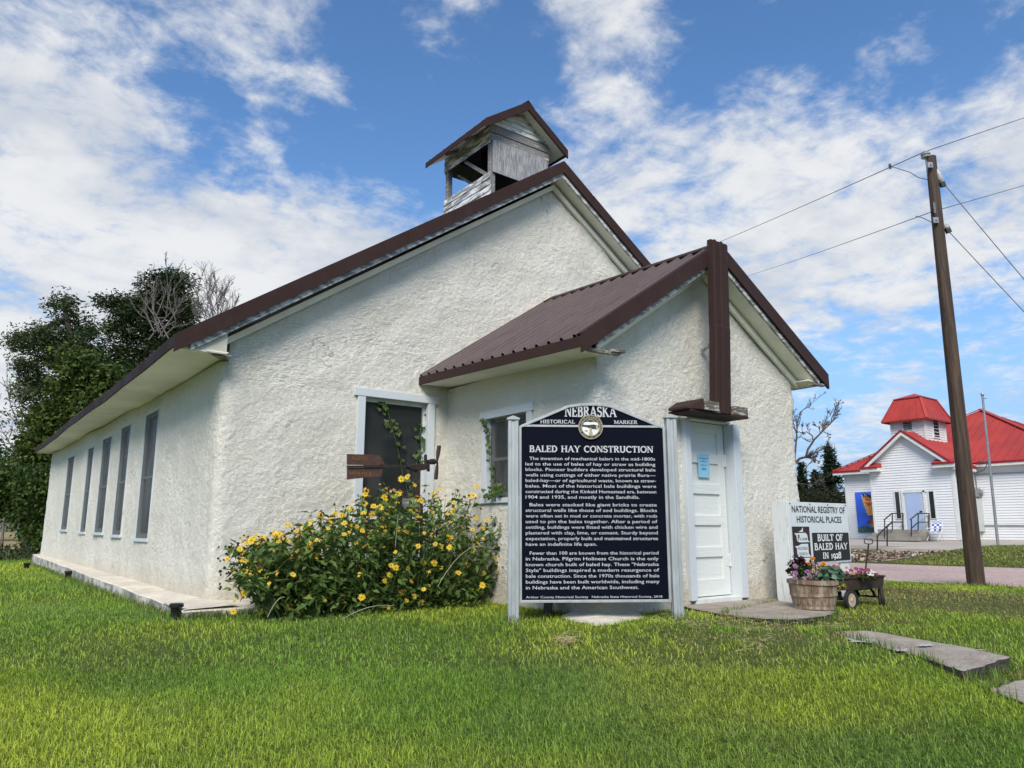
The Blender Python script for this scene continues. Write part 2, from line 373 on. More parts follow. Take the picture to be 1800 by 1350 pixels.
# ---------------------------------------------------------------- ground
def ground_z(x, y):
    x = np.asarray(x, float); y = np.asarray(y, float)
    s = .6018 * x + .7986 * y
    z = -.865 - .088 * np.clip(6.9 - s, 0, 9)
    r = sstep(10.0, 15.0, x)
    z = z * (1 - r) - 1.0 * r
    far = sstep(22.0, 28.5, x)
    hill = -.86 + .0 * x
    berm = np.where(y > 12.2, -.86, -.55); berm = -.86 + .31 * sstep(13.0, 10.6, y)
    tgt = berm * (1 - sstep(29, 36, x)) + hill * sstep(29, 36, x)
    z = z * (1 - far) + tgt * far
    d = np.hypot(x - 6.0, y - 2.08); z = z - .11 * np.exp(-(d / .30) ** 2)      # worn hollow below the end of the path
    z = z - .04 * np.exp(-(((x - 6.9) / 1.0) ** 2 + ((y - 4.2) / .55) ** 2))
    z = z + .018 * (vnoise(np.stack([x * .9, y * .9, 0 * x], -1), 5) - .5)
    return z
def gz(x, y): return float(ground_z(np.array([x]), np.array([y]))[0])
def build_ground():
    xs = np.concatenate([np.linspace(-420, -30, 20), np.arange(-26, -8, 2.), np.arange(-8, 40, .3), np.arange(41, 70, 2.), np.linspace(80, 420, 18)])
    ys = np.concatenate([np.linspace(-420, -30, 20), np.arange(-26, -3, 2.), np.arange(-3, 30, .3), np.arange(31, 70, 2.), np.linspace(80, 420, 18)])
    X, Y = np.meshgrid(xs, ys); Z = ground_z(X, Y); n = len(xs); m = len(ys)
    i = (np.arange(m - 1)[:, None] * n + np.arange(n - 1)[None, :]).ravel()
    fa = np.stack([i, i + 1, i + n + 1, i + n], 1)
    mt, nt, B, N, L = newmat('ground_soil_turf'); v = _coord(N, L)
    a = _noise(N, L, v, .35, 5, .6); b = _noise(N, L, v, 14, 6, .65)
    near = _mix(N, L, _ramp(N, L, b, .35, .65), (.050, .075, .020), (.105, .130, .036))
    dry = _mix(N, L, _ramp(N, L, b, .3, .7), (.22, .17, .085), (.36, .29, .15))
    sp = N.new('ShaderNodeSeparateXYZ'); L.new(v, sp.inputs[0])
    fy = _ramp(N, L, _math(N, L, 'ADD', sp.outputs[1], _math(N, L, 'MULTIPLY', a, 6.)), 30, 36)
    L.new(_mix(N, L, fy, near, dry), B.inputs['Base Color']); B.inputs['Roughness'].default_value = .95; B.inputs['Specular IOR Level'].default_value = .1
    L.new(_bump(N, L, b, .8, .03), B.inputs['Normal'])
    o = np_mesh('ground', np.stack([X, Y, Z], -1).reshape(-1, 3), fa, np.full(len(fa), 4), mt, smooth=True); tag(o, kind='structure')
build_ground()
def sheet(name, x0, x1, y0, y1, dz, mat, st=.5, edge=0., seed=0, kind='structure'):
    xs = np.arange(x0, x1 + .01, st); ys = np.arange(y0, y1 + .01, st); X, Y = np.meshgrid(xs, ys); n = len(xs); m = len(ys)
    if edge:
        wob = edge * (fbm2(np.zeros_like(ys), ys, .5, seed) - .5) * 2; wob2 = edge * (fbm2(np.zeros_like(ys) + 9, ys, .5, seed) - .5) * 2
        t = (X - x0) / (x1 - x0); X = X + wob[:, None] * (1 - t) + wob2[:, None] * t
    Z = ground_z(X, Y) + dz
    i = (np.arange(m - 1)[:, None] * n + np.arange(n - 1)[None, :]).ravel()
    fa = np.stack([i, i + 1, i + n + 1, i + n], 1)
    return tag(np_mesh(name, np.stack([X, Y, Z], -1).reshape(-1, 3), fa, np.full(len(fa), 4), mat, smooth=True), kind=kind)
def mat_gravel(name, a, b, sc, bumpd=.03):
    m, nt, B, N, L = newmat(name); v = _coord(N, L)
    n1 = _noise(N, L, v, sc, 8, .7); n2 = _noise(N, L, v, .5, 5, .6)
    vo = N.new('ShaderNodeTexVoronoi'); vo.inputs['Scale'].default_value = sc * 2.2; L.new(v, vo.inputs['Vector'])
    c = _mix(N, L, _ramp(N, L, n1, .32, .68), a, b); c = _mix(N, L, .25, c, vo.outputs['Color'], 'SOFT_LIGHT')
    c = _mix(N, L, _ramp(N, L, n2, .4, .65, 0, .35), c, tuple(x * .72 for x in a))
    L.new(c, B.inputs['Base Color']); B.inputs['Roughness'].default_value = .95; B.inputs['Specular IOR Level'].default_value = .1
    L.new(_bump(N, L, n1, .8, bumpd), B.inputs['Normal']); return m
M['road'] = mat_gravel('pink_gravel', (.40, .29, .265), (.55, .43, .395), 9)
M['mulch'] = mat_gravel('mulch_gravel', (.085, .050, .028), (.50, .41, .30), 2.2, .12)
sheet('road', 15.0, 22.4, -80, 120, .012, M['road'], .8, .5, 3)
def build_far():
    # low rolling hills on the skyline
    mt = mat_plain('hill_grass', (.10, .105, .06), .95, .3, .05)
    vs = []; n = 240; fs = []
    for k in range(n):
        a = 2 * math.pi * k / n
        h = 5 + 9 * float(vnoise(np.array([math.cos(a) * 3 + 7, math.sin(a) * 3 + 3, 1.5]), 4))
        vs += [(math.cos(a) * 300, math.sin(a) * 300, -1.5), (math.cos(a) * 340, math.sin(a) * 340, h), (math.cos(a) * 400, math.sin(a) * 400, -2)]
    for k in range(n):
        q = (k + 1) % n
        fs += [(3 * k, 3 * q, 3 * q + 1, 3 * k + 1), (3 * k + 1, 3 * q + 1, 3 * q + 2, 3 * k + 2)]
    m = MB(); m.add(vs, fs); tag(m.build('hills', mt, smooth=True), kind='structure')
build_far()

# ---------------------------------------------------------------- stucco shell
def stucco_shell(name, path, zb, topf, holes, parent, step=.0145, seed=1, flare=.0, amp=1.0, cracks=True):
    """path: plan polyline (outside on the right hand when walking). rounded corners. holes: (s0,s1,z0,z1) in path length"""
    pts = [Vector((*p, 0)) for p in path]; R = .14; dense = []
    for i, p in enumerate(pts):
        if 0 < i < len(pts) - 1:
            a = (pts[i - 1] - p).normalized(); b = (pts[i + 1] - p).normalized()
            for k in range(9):
                t = k / 8; dense.append((p + a * R) * (1 - t) ** 2 + p * 2 * t * (1 - t) + (p + b * R) * t * t)
        else: dense.append(p)
    D = np.array([[p.x, p.y] for p in dense]); seg = np.hypot(*(D[1:] - D[:-1]).T); cum = np.concatenate([[0], np.cumsum(seg)]); Ltot = cum[-1]
    us = np.unique(np.round(np.concatenate([np.arange(0, Ltot, step), [Ltot]] + [[h[0], h[1]] for h in holes]), 4))
    # drop points too close to hole edges
    edges = [e for h in holes for e in h[:2]]
    us = np.array([u for u in us if min([abs(u - e) for e in edges] + [9]) > .012 or any(abs(u - e) < 1e-3 for e in edges)])
    px = np.interp(us, cum, D[:, 0]); py = np.interp(us, cum, D[:, 1])
    e = .03; tx = np.interp(us + e, cum, D[:, 0]) - np.interp(us - e, cum, D[:, 0]); ty = np.interp(us + e, cum, D[:, 1]) - np.interp(us - e, cum, D[:, 1])
    l = np.hypot(tx, ty) + 1e-9; nx = ty / l; ny = -tx / l                 # outward normal
    zt = np.array([topf(x, y) for x, y in zip(px, py)])
    zmid = max([h[3] for h in holes] + [zb + .5]) + .0; zmid = min(zmid, zt.min() - .05)
    zl = np.unique(np.round(np.concatenate([np.arange(zb, zmid, step), [zmid]] + [[h[2], h[3]] for h in holes]), 4)); zl = zl[zl <= zmid + 1e-6]
    ze = [x for h in holes for x in h[2:]]
    zl = np.array([z for z in zl if min([abs(z - q) for q in ze] + [9]) > .012 or any(abs(z - q) < 1e-3 for q in ze)])
    nu = int(max(2, (zt.max() - zmid) / step)); T = np.linspace(0, 1, nu + 1)[1:]
    Zg = np.concatenate([np.repeat(zl[:, None], len(us), 1), zmid + T[:, None] * (zt[None, :] - zmid)], 0)
    Xg = np.repeat(px[None, :], len(Zg), 0); Yg = np.repeat(py[None, :], len(Zg), 0); U = np.repeat(us[None, :], len(Zg), 0)
    P = np.stack([Xg, Yg, Zg], -1)
    d = .050 * (vnoise(P * 1.1, seed) - .5) + .022 * (vnoise(P * 4.3, seed + 1) - .5) + .007 * (vnoise(P * 13., seed + 2) - .5) + .009 * (vnoise(P * 30., seed + 3) - .5)
    Q = P * np.array([22., 22., 32.]); Q[..., 0] += .7 * vnoise(P * 13., seed + 7); Q[..., 2] += .7 * vnoise(P * 13., seed + 8)
    rd = 1 - np.abs(2 * vnoise(Q, seed + 5) - 1); rd2 = 1 - np.abs(2 * vnoise(Q * 2.1, seed + 6) - 1)
    msk = .35 + .65 * sstep(.35, .65, vnoise(P * 2.2, seed + 11)); d = d - msk * (.0036 * sstep(.74, .97, rd) + .0032 * sstep(.6, .95, rd2)) + .005 * vnoise(P * 46., seed + 9)
    d = d * amp + flare * np.exp(-np.clip(Zg - zb, 0, 9) / .16)
    for h in holes:       # calm the relief next to the frames
        q = np.maximum(np.maximum(h[0] - U, U - h[1]), np.maximum(h[2] - Zg, Zg - h[3])); d = d * sstep(-.01, .12, q)
    Xg = Xg + nx[None, :] * d; Yg = Yg + ny[None, :] * d
    nr, nc = Zg.shape; i = (np.arange(nr - 1)[:, None] * nc + np.arange(nc - 1)[None, :])
    um = (U[:-1, :-1] + U[:-1, 1:]) / 2; zm = (Zg[:-1, :-1] + Zg[1:, :-1]) / 2; keep = np.ones(um.shape, bool)
    for h in holes: keep &= ~((um > h[0]) & (um < h[1]) & (zm > h[2]) & (zm < h[3]))
    i = i[keep]; fa = np.stack([i, i + 1, i + nc + 1, i + nc], 1)
    return np_mesh(name, np.stack([Xg, Yg, Zg], -1).reshape(-1, 3), fa, np.full(len(fa), 4), M['stucco'], parent, smooth=True)

def ribbed(m, P00, P10, P11, P01, rib=.23, h=.022, w=.05, minor=True):
    """corrugated sheet: eave edge P00->P10, ridge edge P01->P11, ribs run from eave to ridge"""
    P00, P10, P11, P01 = map(Vector, (P00, P10, P11, P01)); n = (P10 - P00).cross(P01 - P00).normalized()
    if n.z < 0: n = -n
    Lw = (P10 - P00).length; ts = []; x = .03
    ts.append((0, 0))
    while x + w < Lw:
        ts += [(x, 0), (x + w * .3, h), (x + w * .7, h), (x + w, 0)]
        if minor and x + rib < Lw: ts += [(x + rib * .55, 0), (x + rib * .6, h * .22), (x + rib * .65, 0)]
        x += rib
    ts.append((Lw, 0)); vs = []
    for (t, hh) in ts:
        f = t / Lw; vs += [P00.lerp(P10, f) + n * hh, P01.lerp(P11, f) + n * hh]
    fs = [(2 * k, 2 * k + 2, 2 * k + 3, 2 * k + 1) for k in range(len(ts) - 1)]
    m.add(vs, fs)
    # underside
    m.add([P00 - n * .02, P10 - n * .02, P11 - n * .02, P01 - n * .02], [(3, 2, 1, 0)])
    m.add([P00, P10, P10 - n * .02, P00 - n * .02], [(0, 1, 2, 3)])

# ---------------------------------------------------------------- the hay bale church
XL, XR, XM, YF = 2.40, 12.18, 7.29, 8.62
KW = .0178; YB = 22.3
def wallX(Y): return XL - KW * (Y - YF)
def onW(px, py):           # a pixel's point on the long left wall (slightly out of square)
    r = ray(px, py); return r * ((XL + KW * YF) / (r.x + KW * r.y))
church = thing('hay_bale_church', (XL, YF, -.86), 'cream stucco church with brown metal gable roof, weathered belfry and small gabled porch', 'church')
AP, EL = 5.69, (1.80, 2.00)                        # apex and left eave edge of the roof top
SL = (AP - EL[1]) / (XM - EL[0])
def roofz(x): return AP - SL * abs(x - XM)
PXL, PXR, PXM, PYF = 5.41, 9.13, 7.235, 5.72         # porch
PA = 3.40; PEL = (4.955, 1.90); PER = (9.44, 2.03); PEB = 2.00; PAB = onX(957, 531, PXM).z
def porchz(x, y=PYF):
    t = min(1, max(0, (y - 5.42) / 3.2)); ap = lerp(PA, PAB, t); le = lerp(PEL[1], PEB, t)
    if x < PXM: return ap - (ap - le) / (PXM - PEL[0]) * (PXM - x)
    return ap - (ap - PER[1]) / (PER[0] - PXM) * (x - PXM)

# openings on the long wall
WINS = []
for (tl, tr, bl, br, yt, yb) in ((260, 283, 235, 258, 724, 946), (213, 231, 198, 213, 749, 940), (180, 195, 167, 184, 769, 936), (155, 166, 141, 151, 786, 935), (122, 133, 105, 117, 801, 931)):
    a, b, c, d = onW(tl, yt + 6), onW(tr, yt), onW(bl, yb), onW(br, yb)
    WINS.append(((a.y + c.y) / 2, (b.y + d.y) / 2, min(c.z, d.z), max(a.z, b.z)))
s_len = math.hypot(YB - YF, wallX(YB) - XL)
def sW(Y): return (YB - Y) / (YB - YF) * s_len
holes = [(sW(y1), sW(y0), z0, z1) for (y1, y0, z0, z1) in [(max(w[0], w[1]), min(w[0], w[1]), w[2], w[3]) for w in WINS]]
holes = [(h[0], h[1], round(h[2], 3), round(h[3], 3)) for h in holes]
FW = (4.15, 5.09, -.36, 1.655)                        # facade window x0,x1,z0,z1
corner_cut = 2 * .14 - None if False else 0
# path length is shortened a little at each rounded corner
def path_s(path, R=.14):
    import bisect
    pts = [Vector((*p, 0)) for p in path]; dense = []
    for i, p in enumerate(pts):
        if 0 < i < len(pts) - 1:
            a = (pts[i - 1] - p).normalized(); b = (pts[i + 1] - p).normalized()
            for k in range(9):
                t = k / 8; dense.append((p + a * R) * (1 - t) ** 2 + p * 2 * t * (1 - t) + (p + b * R) * t * t)
        else: dense.append(p)
    cum = [0]
    for i in range(1, len(dense)): cum.append(cum[-1] + (dense[i] - dense[i - 1]).length)
    return dense, cum
mpath = [(wallX(YB), YB), (XL, YF), (XR, YF), (XR, 12.5)]
dn, cm = path_s(mpath)
s_f0 = cm[9] - (XL + .14)           # s = s_f0 + X on the facade
holes.append((s_f0 + FW[0], s_f0 + FW[1], FW[2], FW[3]))
def main_top(x, y):
    if abs(y - YF) < .15 and XL + .05 < x < XR - .05: return max(1.86, roofz(x) - .30)
    return 1.88
stucco_shell('wall', mpath, -.80, main_top, holes, church, seed=1, flare=.03)
m = MB(); m.box(wallX(YB), XR, YB - .02, YB, -.8, 1.9); m.prism([(wallX(YB), YB - .02, 1.9), (XR, YB - .02, 1.9), (XM, YB - .02, 5.3)], (0, .02, 0)); m.build('rear_wall', M['stucco'], church)

ppath = [(PXL, YF + .05), (PXL, PYF), (PXR, PYF), (PXR, YF + .05)]
dn, cp = path_s(ppath)
PW = (6.86, 7.70, .37, 1.36)                        # porch side window y0,y1,z0,z1
DO = (6.85, 7.63, -.80, 1.275)                        # door opening x0,x1,z0,z1
s_p0 = cp[9] - (PXL + .14)
ph = [(YF + .05 - PW[1], YF + .05 - PW[0], PW[2], PW[3]), (s_p0 + DO[0], s_p0 + DO[1], -.86, DO[3])]
def porch_top(x, y):
    if abs(y - PYF) < .15 and PXL + .05 < x < PXR - .05: return max(1.86, porchz(x) - .28)
    return 1.88 if x < 7 else 1.95
stucco_shell('porch_wall', ppath, -.86, porch_top, ph, church, seed=31, flare=.05)

# main roof
def eave_sag(y): return .012 * math.sin(y * .9) + .007 * math.sin(y * 2.3 + 1)
m = MB()
for k in range(7):
    y0 = 8.34 + k * (YB + .25 - 8.34) / 7; y1 = 8.34 + (k + 1) * (YB + .25 - 8.34) / 7
    ribbed(m, (EL[0], y0, EL[1] + eave_sag(y0)), (EL[0], y1, EL[1] + eave_sag(y1)), (XM, y1, AP), (XM, y0, AP), minor=False)
xr = 2 * XM - EL[0]
ribbed(m, (xr, 8.34, EL[1]), (xr, YB + .25, EL[1]), (XM, YB + .25, AP), (XM, 8.34, AP), minor=False)
roof = m.build('roof', M['roof'], church)
nL = Vector((-SL, 0, 1)).normalized(); nR = Vector((SL, 0, 1)).normalized()
def rake(name_f, y0, y1, xa, za, pts_lr, depth, off, mat, par, bev=0, name='barge_board'):
    """board following both rakes: top line from apex to the two eaves, vertical depth"""
    mm = MB()
    for (xe, ze) in pts_lr:
        A = Vector((xa, y0, za - off)); B = Vector((xe, y0, ze - off))
        mm.prism([A, B, B - Vector((0, 0, depth)), A - Vector((0, 0, depth))], (0, y1 - y0, 0))
    return mm.build(name, mat, par, bevel=bev)
E2 = [(EL[0] - .01, roofz(EL[0] - .01)), (xr + .01, roofz(xr + .01))]
rake(0, 8.300, 8.330, XM, AP + .03, [(a, b + .03) for a, b in E2], .185, 0, M['barge'], church, .006)
# folded top lip of the flashing with sheet joints
m = MB()
for sgn, xe in ((-1, EL[0]), (1, xr)):
    for k, (t0, t1) in enumerate(((0, .11), (.112, .50), (.503, 1.0))):
        A = Vector((lerp(XM, xe, t0), 8.297 - .002 * k, lerp(AP, EL[1], t0) + .036)); B = Vector((lerp(XM, xe, t1), 8.297 - .002 * k, lerp(AP, EL[1], t1) + .036))
        m.prism([A, B, B + Vector((0, .14, 0)), A + Vector((0, .14, 0))], (0, 0, .008))
        m.prism([A, B, B - Vector((0, 0, .192)), A - Vector((0, 0, .192))], (0, .0025, 0))
m.build('flashing', M['barge'], church)
Eq = [(EL[0] + .16, roofz(EL[0] + .16)), (xr - .16, roofz(xr - .16))]
rake(0, 8.332, 8.362, XM, AP, Eq, .228, 0, M['rakewood'], church, .004, 'rake_board')
m = MB()
for (xe, ze) in [(XL - .12, roofz(XL - .12)), (XR + .12, roofz(XR + .12))]:
    m.prism([(XM, 8.364, AP - .21), (xe, 8.364, ze - .21), (xe, 8.66, ze - .21), (XM, 8.66, AP - .21)], (0, 0, .02))
for sgn in (-1, 1):
    xa = XM; xe = XL if sgn < 0 else XR
    m.prism([(xa, 8.555, AP - .262), (xe, 8.555, roofz(xe) - .262), (xe, 8.555, roofz(xe) - .345), (xa, 8.555, AP - .345)], (0, .05, 0))
m.build('rake_soffit', M['soffit'], church)
# eave: fascia, flat soffit with its long seam
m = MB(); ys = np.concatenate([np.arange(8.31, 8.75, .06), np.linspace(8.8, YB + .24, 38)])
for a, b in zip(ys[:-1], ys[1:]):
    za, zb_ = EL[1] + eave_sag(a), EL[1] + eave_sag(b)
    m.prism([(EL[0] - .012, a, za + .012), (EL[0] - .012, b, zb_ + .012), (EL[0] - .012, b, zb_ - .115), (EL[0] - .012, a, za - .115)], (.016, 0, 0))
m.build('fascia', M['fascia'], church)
m = MB()
for a, b in zip(ys[:-1], ys[1:]):
    za, zb_ = 1.882 + eave_sag(a), 1.882 + eave_sag(b)
    for (x0, x1, dz) in ((EL[0] + .006, EL[0] + .33, 0), (EL[0] + .337, 2.50 if a > 8.62 else (2.44 if a > 8.46 else 2.37), .012)):
        if a < 8.35: continue
        m.prism([(x0, a, za + dz), (x1, a, za + dz), (x1, b, zb_ + dz), (x0, b, zb_ + dz)], (0, 0, .014))
m.build('soffit', M['soffit'], church)
m = MB()
m.prism([(2.15, 8.37, 1.897), (2.36, 8.42, 1.875), (2.44, 8.60, 1.87), (2.3, 8.6, 1.9)], (0, 0, .012))
m.build('broken_return', M['brokenwood'], church)
m = MB(); m.prism([(EL[0] + .03, 8.372, 1.90), (XL - .05, 8.372, 1.90), (XL - .05, 8.372, roofz(XL - .05) - .10), (EL[0] + .03, 8.372, roofz(EL[0] + .03) - .06)], (0, .02, 0)); m.build('return_end', mat_plain('return_paint', (.60, .575, .48), .8, .12, 3), church)
m = MB(); m.box(XR - .1, xr, 8.34, YB, 1.90, 1.93); m.box(xr - .02, xr + .01, 8.34, YB, 1.9, 2.0); m.build('far_eave', M['soffit'], church)
# sill course (concrete ledge) along the long wall and round the corner
La, Lb = onZ(318, 1095, -.88), None
fx, fy = La.x, La.y; tz0, tz1 = -.765, -.615
bx = onY(57, 980, YB).x
def ledge():
    m = MB(); n = 60; top = []; 
    vs = []; fs = []
    for k in range(n + 1):
        t = k / n; y = lerp(fy, YB + .15, t); xo = lerp(fx, bx, t) + .012 * (float(vnoise(np.array([y * 1.7, 0, 3.]), 8)) - .5) * 2
        z = lerp(tz0, tz1, t) + .014 * (float(vnoise(np.array([y * 2.1, 5, 3.]), 8)) - .5)
        wx = wallX(max(y, YF)) + .12 if y > YF else XL + .12
        vs += [(xo, y, -1.05), (xo + .012, y, z - .012), (xo + .03, y, z), (wx, y, z + .02)]
    for k in range(n):
        for j in range(3): fs.append((4 * k + j, 4 * k + 4 + j, 4 * k + 5 + j, 4 * k + 1 + j))
    fs.append((4 * n, 4 * n + 1, 4 * n + 2, 4 * n + 3))
    return vs, fs
vs, fs = ledge()
m = MB(); m.add(vs, [f for i, f in enumerate(fs) if i == len(fs) - 1 or i % 3 != 0]); m.build('ledge', M['concrete'], church, smooth=False)
m = MB(); m.add(vs, [f for i, f in enumerate(fs[:-1]) if i % 3 == 0])
n = 24; v2 = []
for k in range(n + 1):
    x = lerp(fx, PXL, k / n); y = fy + .02 * (float(vnoise(np.array([x * 1.3, 0, 3.]), 9)) - .5)
    v2.append((x, y))
m.add([(x, y, z) for (x, y) in v2 for z in (-1.05, -.785)], [(2 * k, 2 * k + 1, 2 * k + 3, 2 * k + 2) for k in range(n)])
m.build('ledge_side', M['ledgeside'], church)
m = MB(); m.add([(x, yy, zz) for (x, y) in v2 for (yy, zz) in ((y, -.785), (y + .02, -.77), (YF + .1, -.75))], [q for k in range(n) for q in ((3 * k, 3 * k + 3, 3 * k + 4, 3 * k + 1), (3 * k + 1, 3 * k + 4, 3 * k + 5, 3 * k + 2))])
m.build('ledge', M['concrete'], church)
# porch footing: pad that shows beneath the marker
c = onZ(1050, 1097, -.85)
PADP = [tuple(onZ(px, py, -.85)) for px, py in ((985, 1083), (1012, 1091), (1050, 1097), (1085, 1094), (1132, 1084))] + [(PXL + .6, PYF + .1, -.84), (PXL + .06, PYF + .12, -.82), (PXL + .02, PYF + .4, -.83)]
m = MB(); m.prism(PADP, (0, 0, -.15)); m.build('porch_footing', M['concrete'], church, bevel=.01)

# side windows: frame, sash, glass, screen, sill
def wall_window(parent, O, U, Nn, w, h, name='window', case=.045, head=.05, recess=.05, sillh=.06, pro=.028, glass=True, meet=.47, screen=True, hx=0.):
    """O lower-left corner of opening seen from outside, U to the right, Nn outward"""
    O = Vector(O); U = Vector(U).normalized(); Nn = Vector(Nn).normalized(); Z = Vector((0, 0, 1))
    def bx(mm, u0, u1, z0, z1, d0, d1): 
        mm.obox(O + U * (u0 + u1) / 2 + Z * (z0 + z1) / 2 + Nn * (d0 + d1) / 2, U, Nn, Z, (u1 - u0) / 2, (d1 - d0) / 2, (z1 - z0) / 2)
    f = MB()
    bx(f, -case, .012, 0.0, h, -recess - .05, pro); bx(f, w - .012, w + case, 0.0, h, -recess - .05, pro)
    bx(f, -case - hx, w + case + hx, h, h + head, -recess - .05, pro + .006)
    fr = f.build(name, M['trim'], parent, bevel=.004)
    s = MB(); bx(s, -case - .015, w + case + .015, -sillh, 0.0, -recess - .05, pro + .022); s.build('sill', M['trim'], fr, bevel=.005)
    s = MB()
    bx(s, .013, .05, .001, h - .001, -recess - .04, -recess); bx(s, w - .05, w - .013, .001, h - .001, -recess - .04, -recess)
    bx(s, .05, w - .05, .001, .07, -recess - .04, -recess); bx(s, .05, w - .05, h - .05, h - .001, -recess - .04, -recess)
    bx(s, .05, w - .05, h * meet, h * meet + .035, -recess - .035, -recess + .004)
    s.build('sash', M['white'], fr)
    g = MB(); bx(g, .05, w - .05, .07, h - .05, -recess - .03, -recess - .025); g.build('pane', M['glass'], fr)
    return fr
scm, nt_, B_, N_, L_ = newmat('insect_screen')
v_ = _coord(N_, L_, (1, 1, .15)); c_ = _mix(N_, L_, _ramp(N_, L_, _noise(N_, L_, v_, 9, 4, .5), .4, .62), (.075, .082, .084), (.14, .15, .15))
L_.new(c_, B_.inputs['Base Color']); B_.inputs['Alpha'].default_value = .42; B_.inputs['Roughness'].default_value = .6
M['insect'] = scm
nW = Vector((-1, -KW, 0)).normalized(); uW = Vector((KW, -1, 0)).normalized()
for i, (ya, yb, z0, z1) in enumerate(WINS):
    y1, y0 = max(ya, yb), min(ya, yb); O = Vector((wallX(y1), y1, z0)); wlen = (y1 - y0); hh = z1 - z0
    fr = wall_window(church, O, uW, nW, wlen, hh, 'window', .018, .022, .018, sillh=.045, pro=.012)
    s = MB(); s.obox(O + uW * wlen / 2 + Vector((0, 0, hh / 2)) - nW * .006, uW, nW, (0, 0, 1), wlen / 2 - .013, .002, hh / 2 - .001); s.build('screen', M['insect'], fr)
    s = MB(); 
    s.obox(O + uW * wlen * .32 + Vector((0, 0, hh / 2)) - nW * .075, uW, nW, (0, 0, 1), .018, .004, hh / 2 - .06); s.obox(O + uW * wlen * .62 + Vector((0, 0, hh / 2)) - nW * .075, uW, nW, (0, 0, 1), .02, .004, hh / 2 - .06)
    s.split('curtain', M['white'], fr)
fr = wall_window(church, (FW[0], YF, FW[2]), (1, 0, 0), (0, -1, 0), FW[1] - FW[0], FW[3] - FW[2], 'window', .092, .10, .07, meet=.24, hx=.05)
s = MB(); s.box(FW[0] + .05, FW[1] - .06, YF + .071, YF + .073, FW[2] + .06, FW[3] - .05); s.build('screen', M['glass'], fr)
fr = wall_window(church, (PXL, PW[1], PW[2]), (0, -1, 0), (-1, 0, 0), PW[1] - PW[0], PW[3] - PW[2], 'window', .085, .10, .06, hx=.03)
s = MB(); s.obox((PXL + .045, (PW[0] + PW[1]) / 2, (PW[2] + PW[3]) / 2), (0, 1, 0), (1, 0, 0), (0, 0, 1), (PW[1] - PW[0]) / 2 - .02, .002, (PW[3] - PW[2]) / 2 - .01); s.build('screen', M['insect'], fr)

# ---------------------------------------------------------------- porch roof
m = MB()
ye = YF + .02
ribbed(m, (PEL[0], 5.44, PEL[1]), (PEL[0], ye, PEB), (PXM, ye, PAB), (PXM, 5.44, PA), rib=.205, h=.040, w=.075)
ribbed(m, (PER[0], 5.44, PER[1]), (PER[0], ye, PER[1]), (PXM, ye, PAB), (PXM, 5.44, PA), rib=.205, h=.040, w=.075)
m.build('porch_roof', M['roof'], church)
m = MB()          # ridge cap, bent sheet with a ragged closure
for s_ in (-1, 1):
    k = .62
    m.prism([(PXM, 5.41, PA + .045), (PXM + s_ * .17, 5.41, PA + .045 - .17 * k), (PXM + s_ * .17, ye, PAB + .045 - .17 * k), (PXM, ye, PAB + .045)], (0, 0, -.006))
    for q in range(13):
        y = 5.55 + q * .235; t = (y - 5.41) / (ye - 5.41)
        m.bar((PXM + s_ * .155, y, lerp(PA, PAB, t) + .033 - .155 * k), (PXM + s_ * .155, y + .12, lerp(PA, PAB, t + .04) + .033 - .155 * k), .02, .022)
m.build('ridge_cap', M['barge'], church)
PE = [(PEL[0] - .01, porchz(PEL[0] - .01, 5.42)), (PER[0] + .01, porchz(PER[0] + .01, 5.42))]
rake(0, 5.400, 5.428, PXM, PA + .03, [(a, b + .03) for a, b in PE], .19, 0, M['barge'], church, .006)
m = MB()
for (xe, ze) in PE:
    A = Vector((PXM, 5.394, PA + .036)); B = Vector((xe, 5.394, ze + .036))
    m.prism([A, B, B + Vector((0, .15, 0)), A + Vector((0, .15, 0))], (0, 0, .007)); m.prism([A, B, B - Vector((0, 0, .198)), A - Vector((0, 0, .198))], (0, .0025, 0))
m.build('flashing', M['barge'], church)
rake(0, 5.430, 5.458, PXM, PA, [(PEL[0] + .22, porchz(PEL[0] + .22, 5.42)), (PER[0] - .16, porchz(PER[0] - .16, 5.42))], .222, 0, M['rakewood'], church, .004, 'rake_board')
m = MB()
for (xe, ze) in [(PXL - .10, porchz(PXL - .10, 5.42)), (PXR + .08, porchz(PXR + .08, 5.42))]:
    m.prism([(PXM, 5.46, PA - .225), (xe, 5.46, ze - .225), (xe, 5.75, ze - .225), (PXM, 5.75, PA - .225)], (0, 0, .018))
for (xe) in (PXL, PXR):
    m.prism([(PXM, 5.665, PA - .25), (xe, 5.665, porchz(xe, 5.42) - .25), (xe, 5.665, porchz(xe, 5.42) - .33), (PXM, 5.665, PA - .33)], (0, .04, 0))
m.build('rake_soffit', M['soffit'], church)
m = MB(); m.prism([(PEL[0] - .012, 5.42, PEL[1] + .005), (PEL[0] - .012, ye, PEB + .005), (PEL[0] - .012, ye, PEB - .105), (PEL[0] - .012, 5.42, PEL[1] - .105)], (.016, 0, 0))
m.prism([(PER[0] - .004, 5.42, PER[1] + .005), (PER[0] - .004, ye, PER[1] + .005), (PER[0] - .004, ye, PER[1] - .105), (PER[0] - .004, 5.42, PER[1] - .105)], (.016, 0, 0))
m.split('fascia', M['barge'], church)
m = MB(); m.prism([(PEL[0] + .006, 5.46, PEL[1] - .10), (PXL + .06, 5.46, PEL[1] - .09), (PXL + .06, ye - .03, PEB - .09), (PEL[0] + .006, ye - .03, PEB - .10)], (0, 0, .014))
m.prism([(PXR - .06, 5.47, PER[1] - .08), (PER[0] - .006, 5.47, PER[1] - .10), (PER[0] - .006, ye, PER[1] - .10), (PXR - .06, ye, PER[1] - .08)], (0, 0, .014))
m.split('soffit', M['soffit'], church)
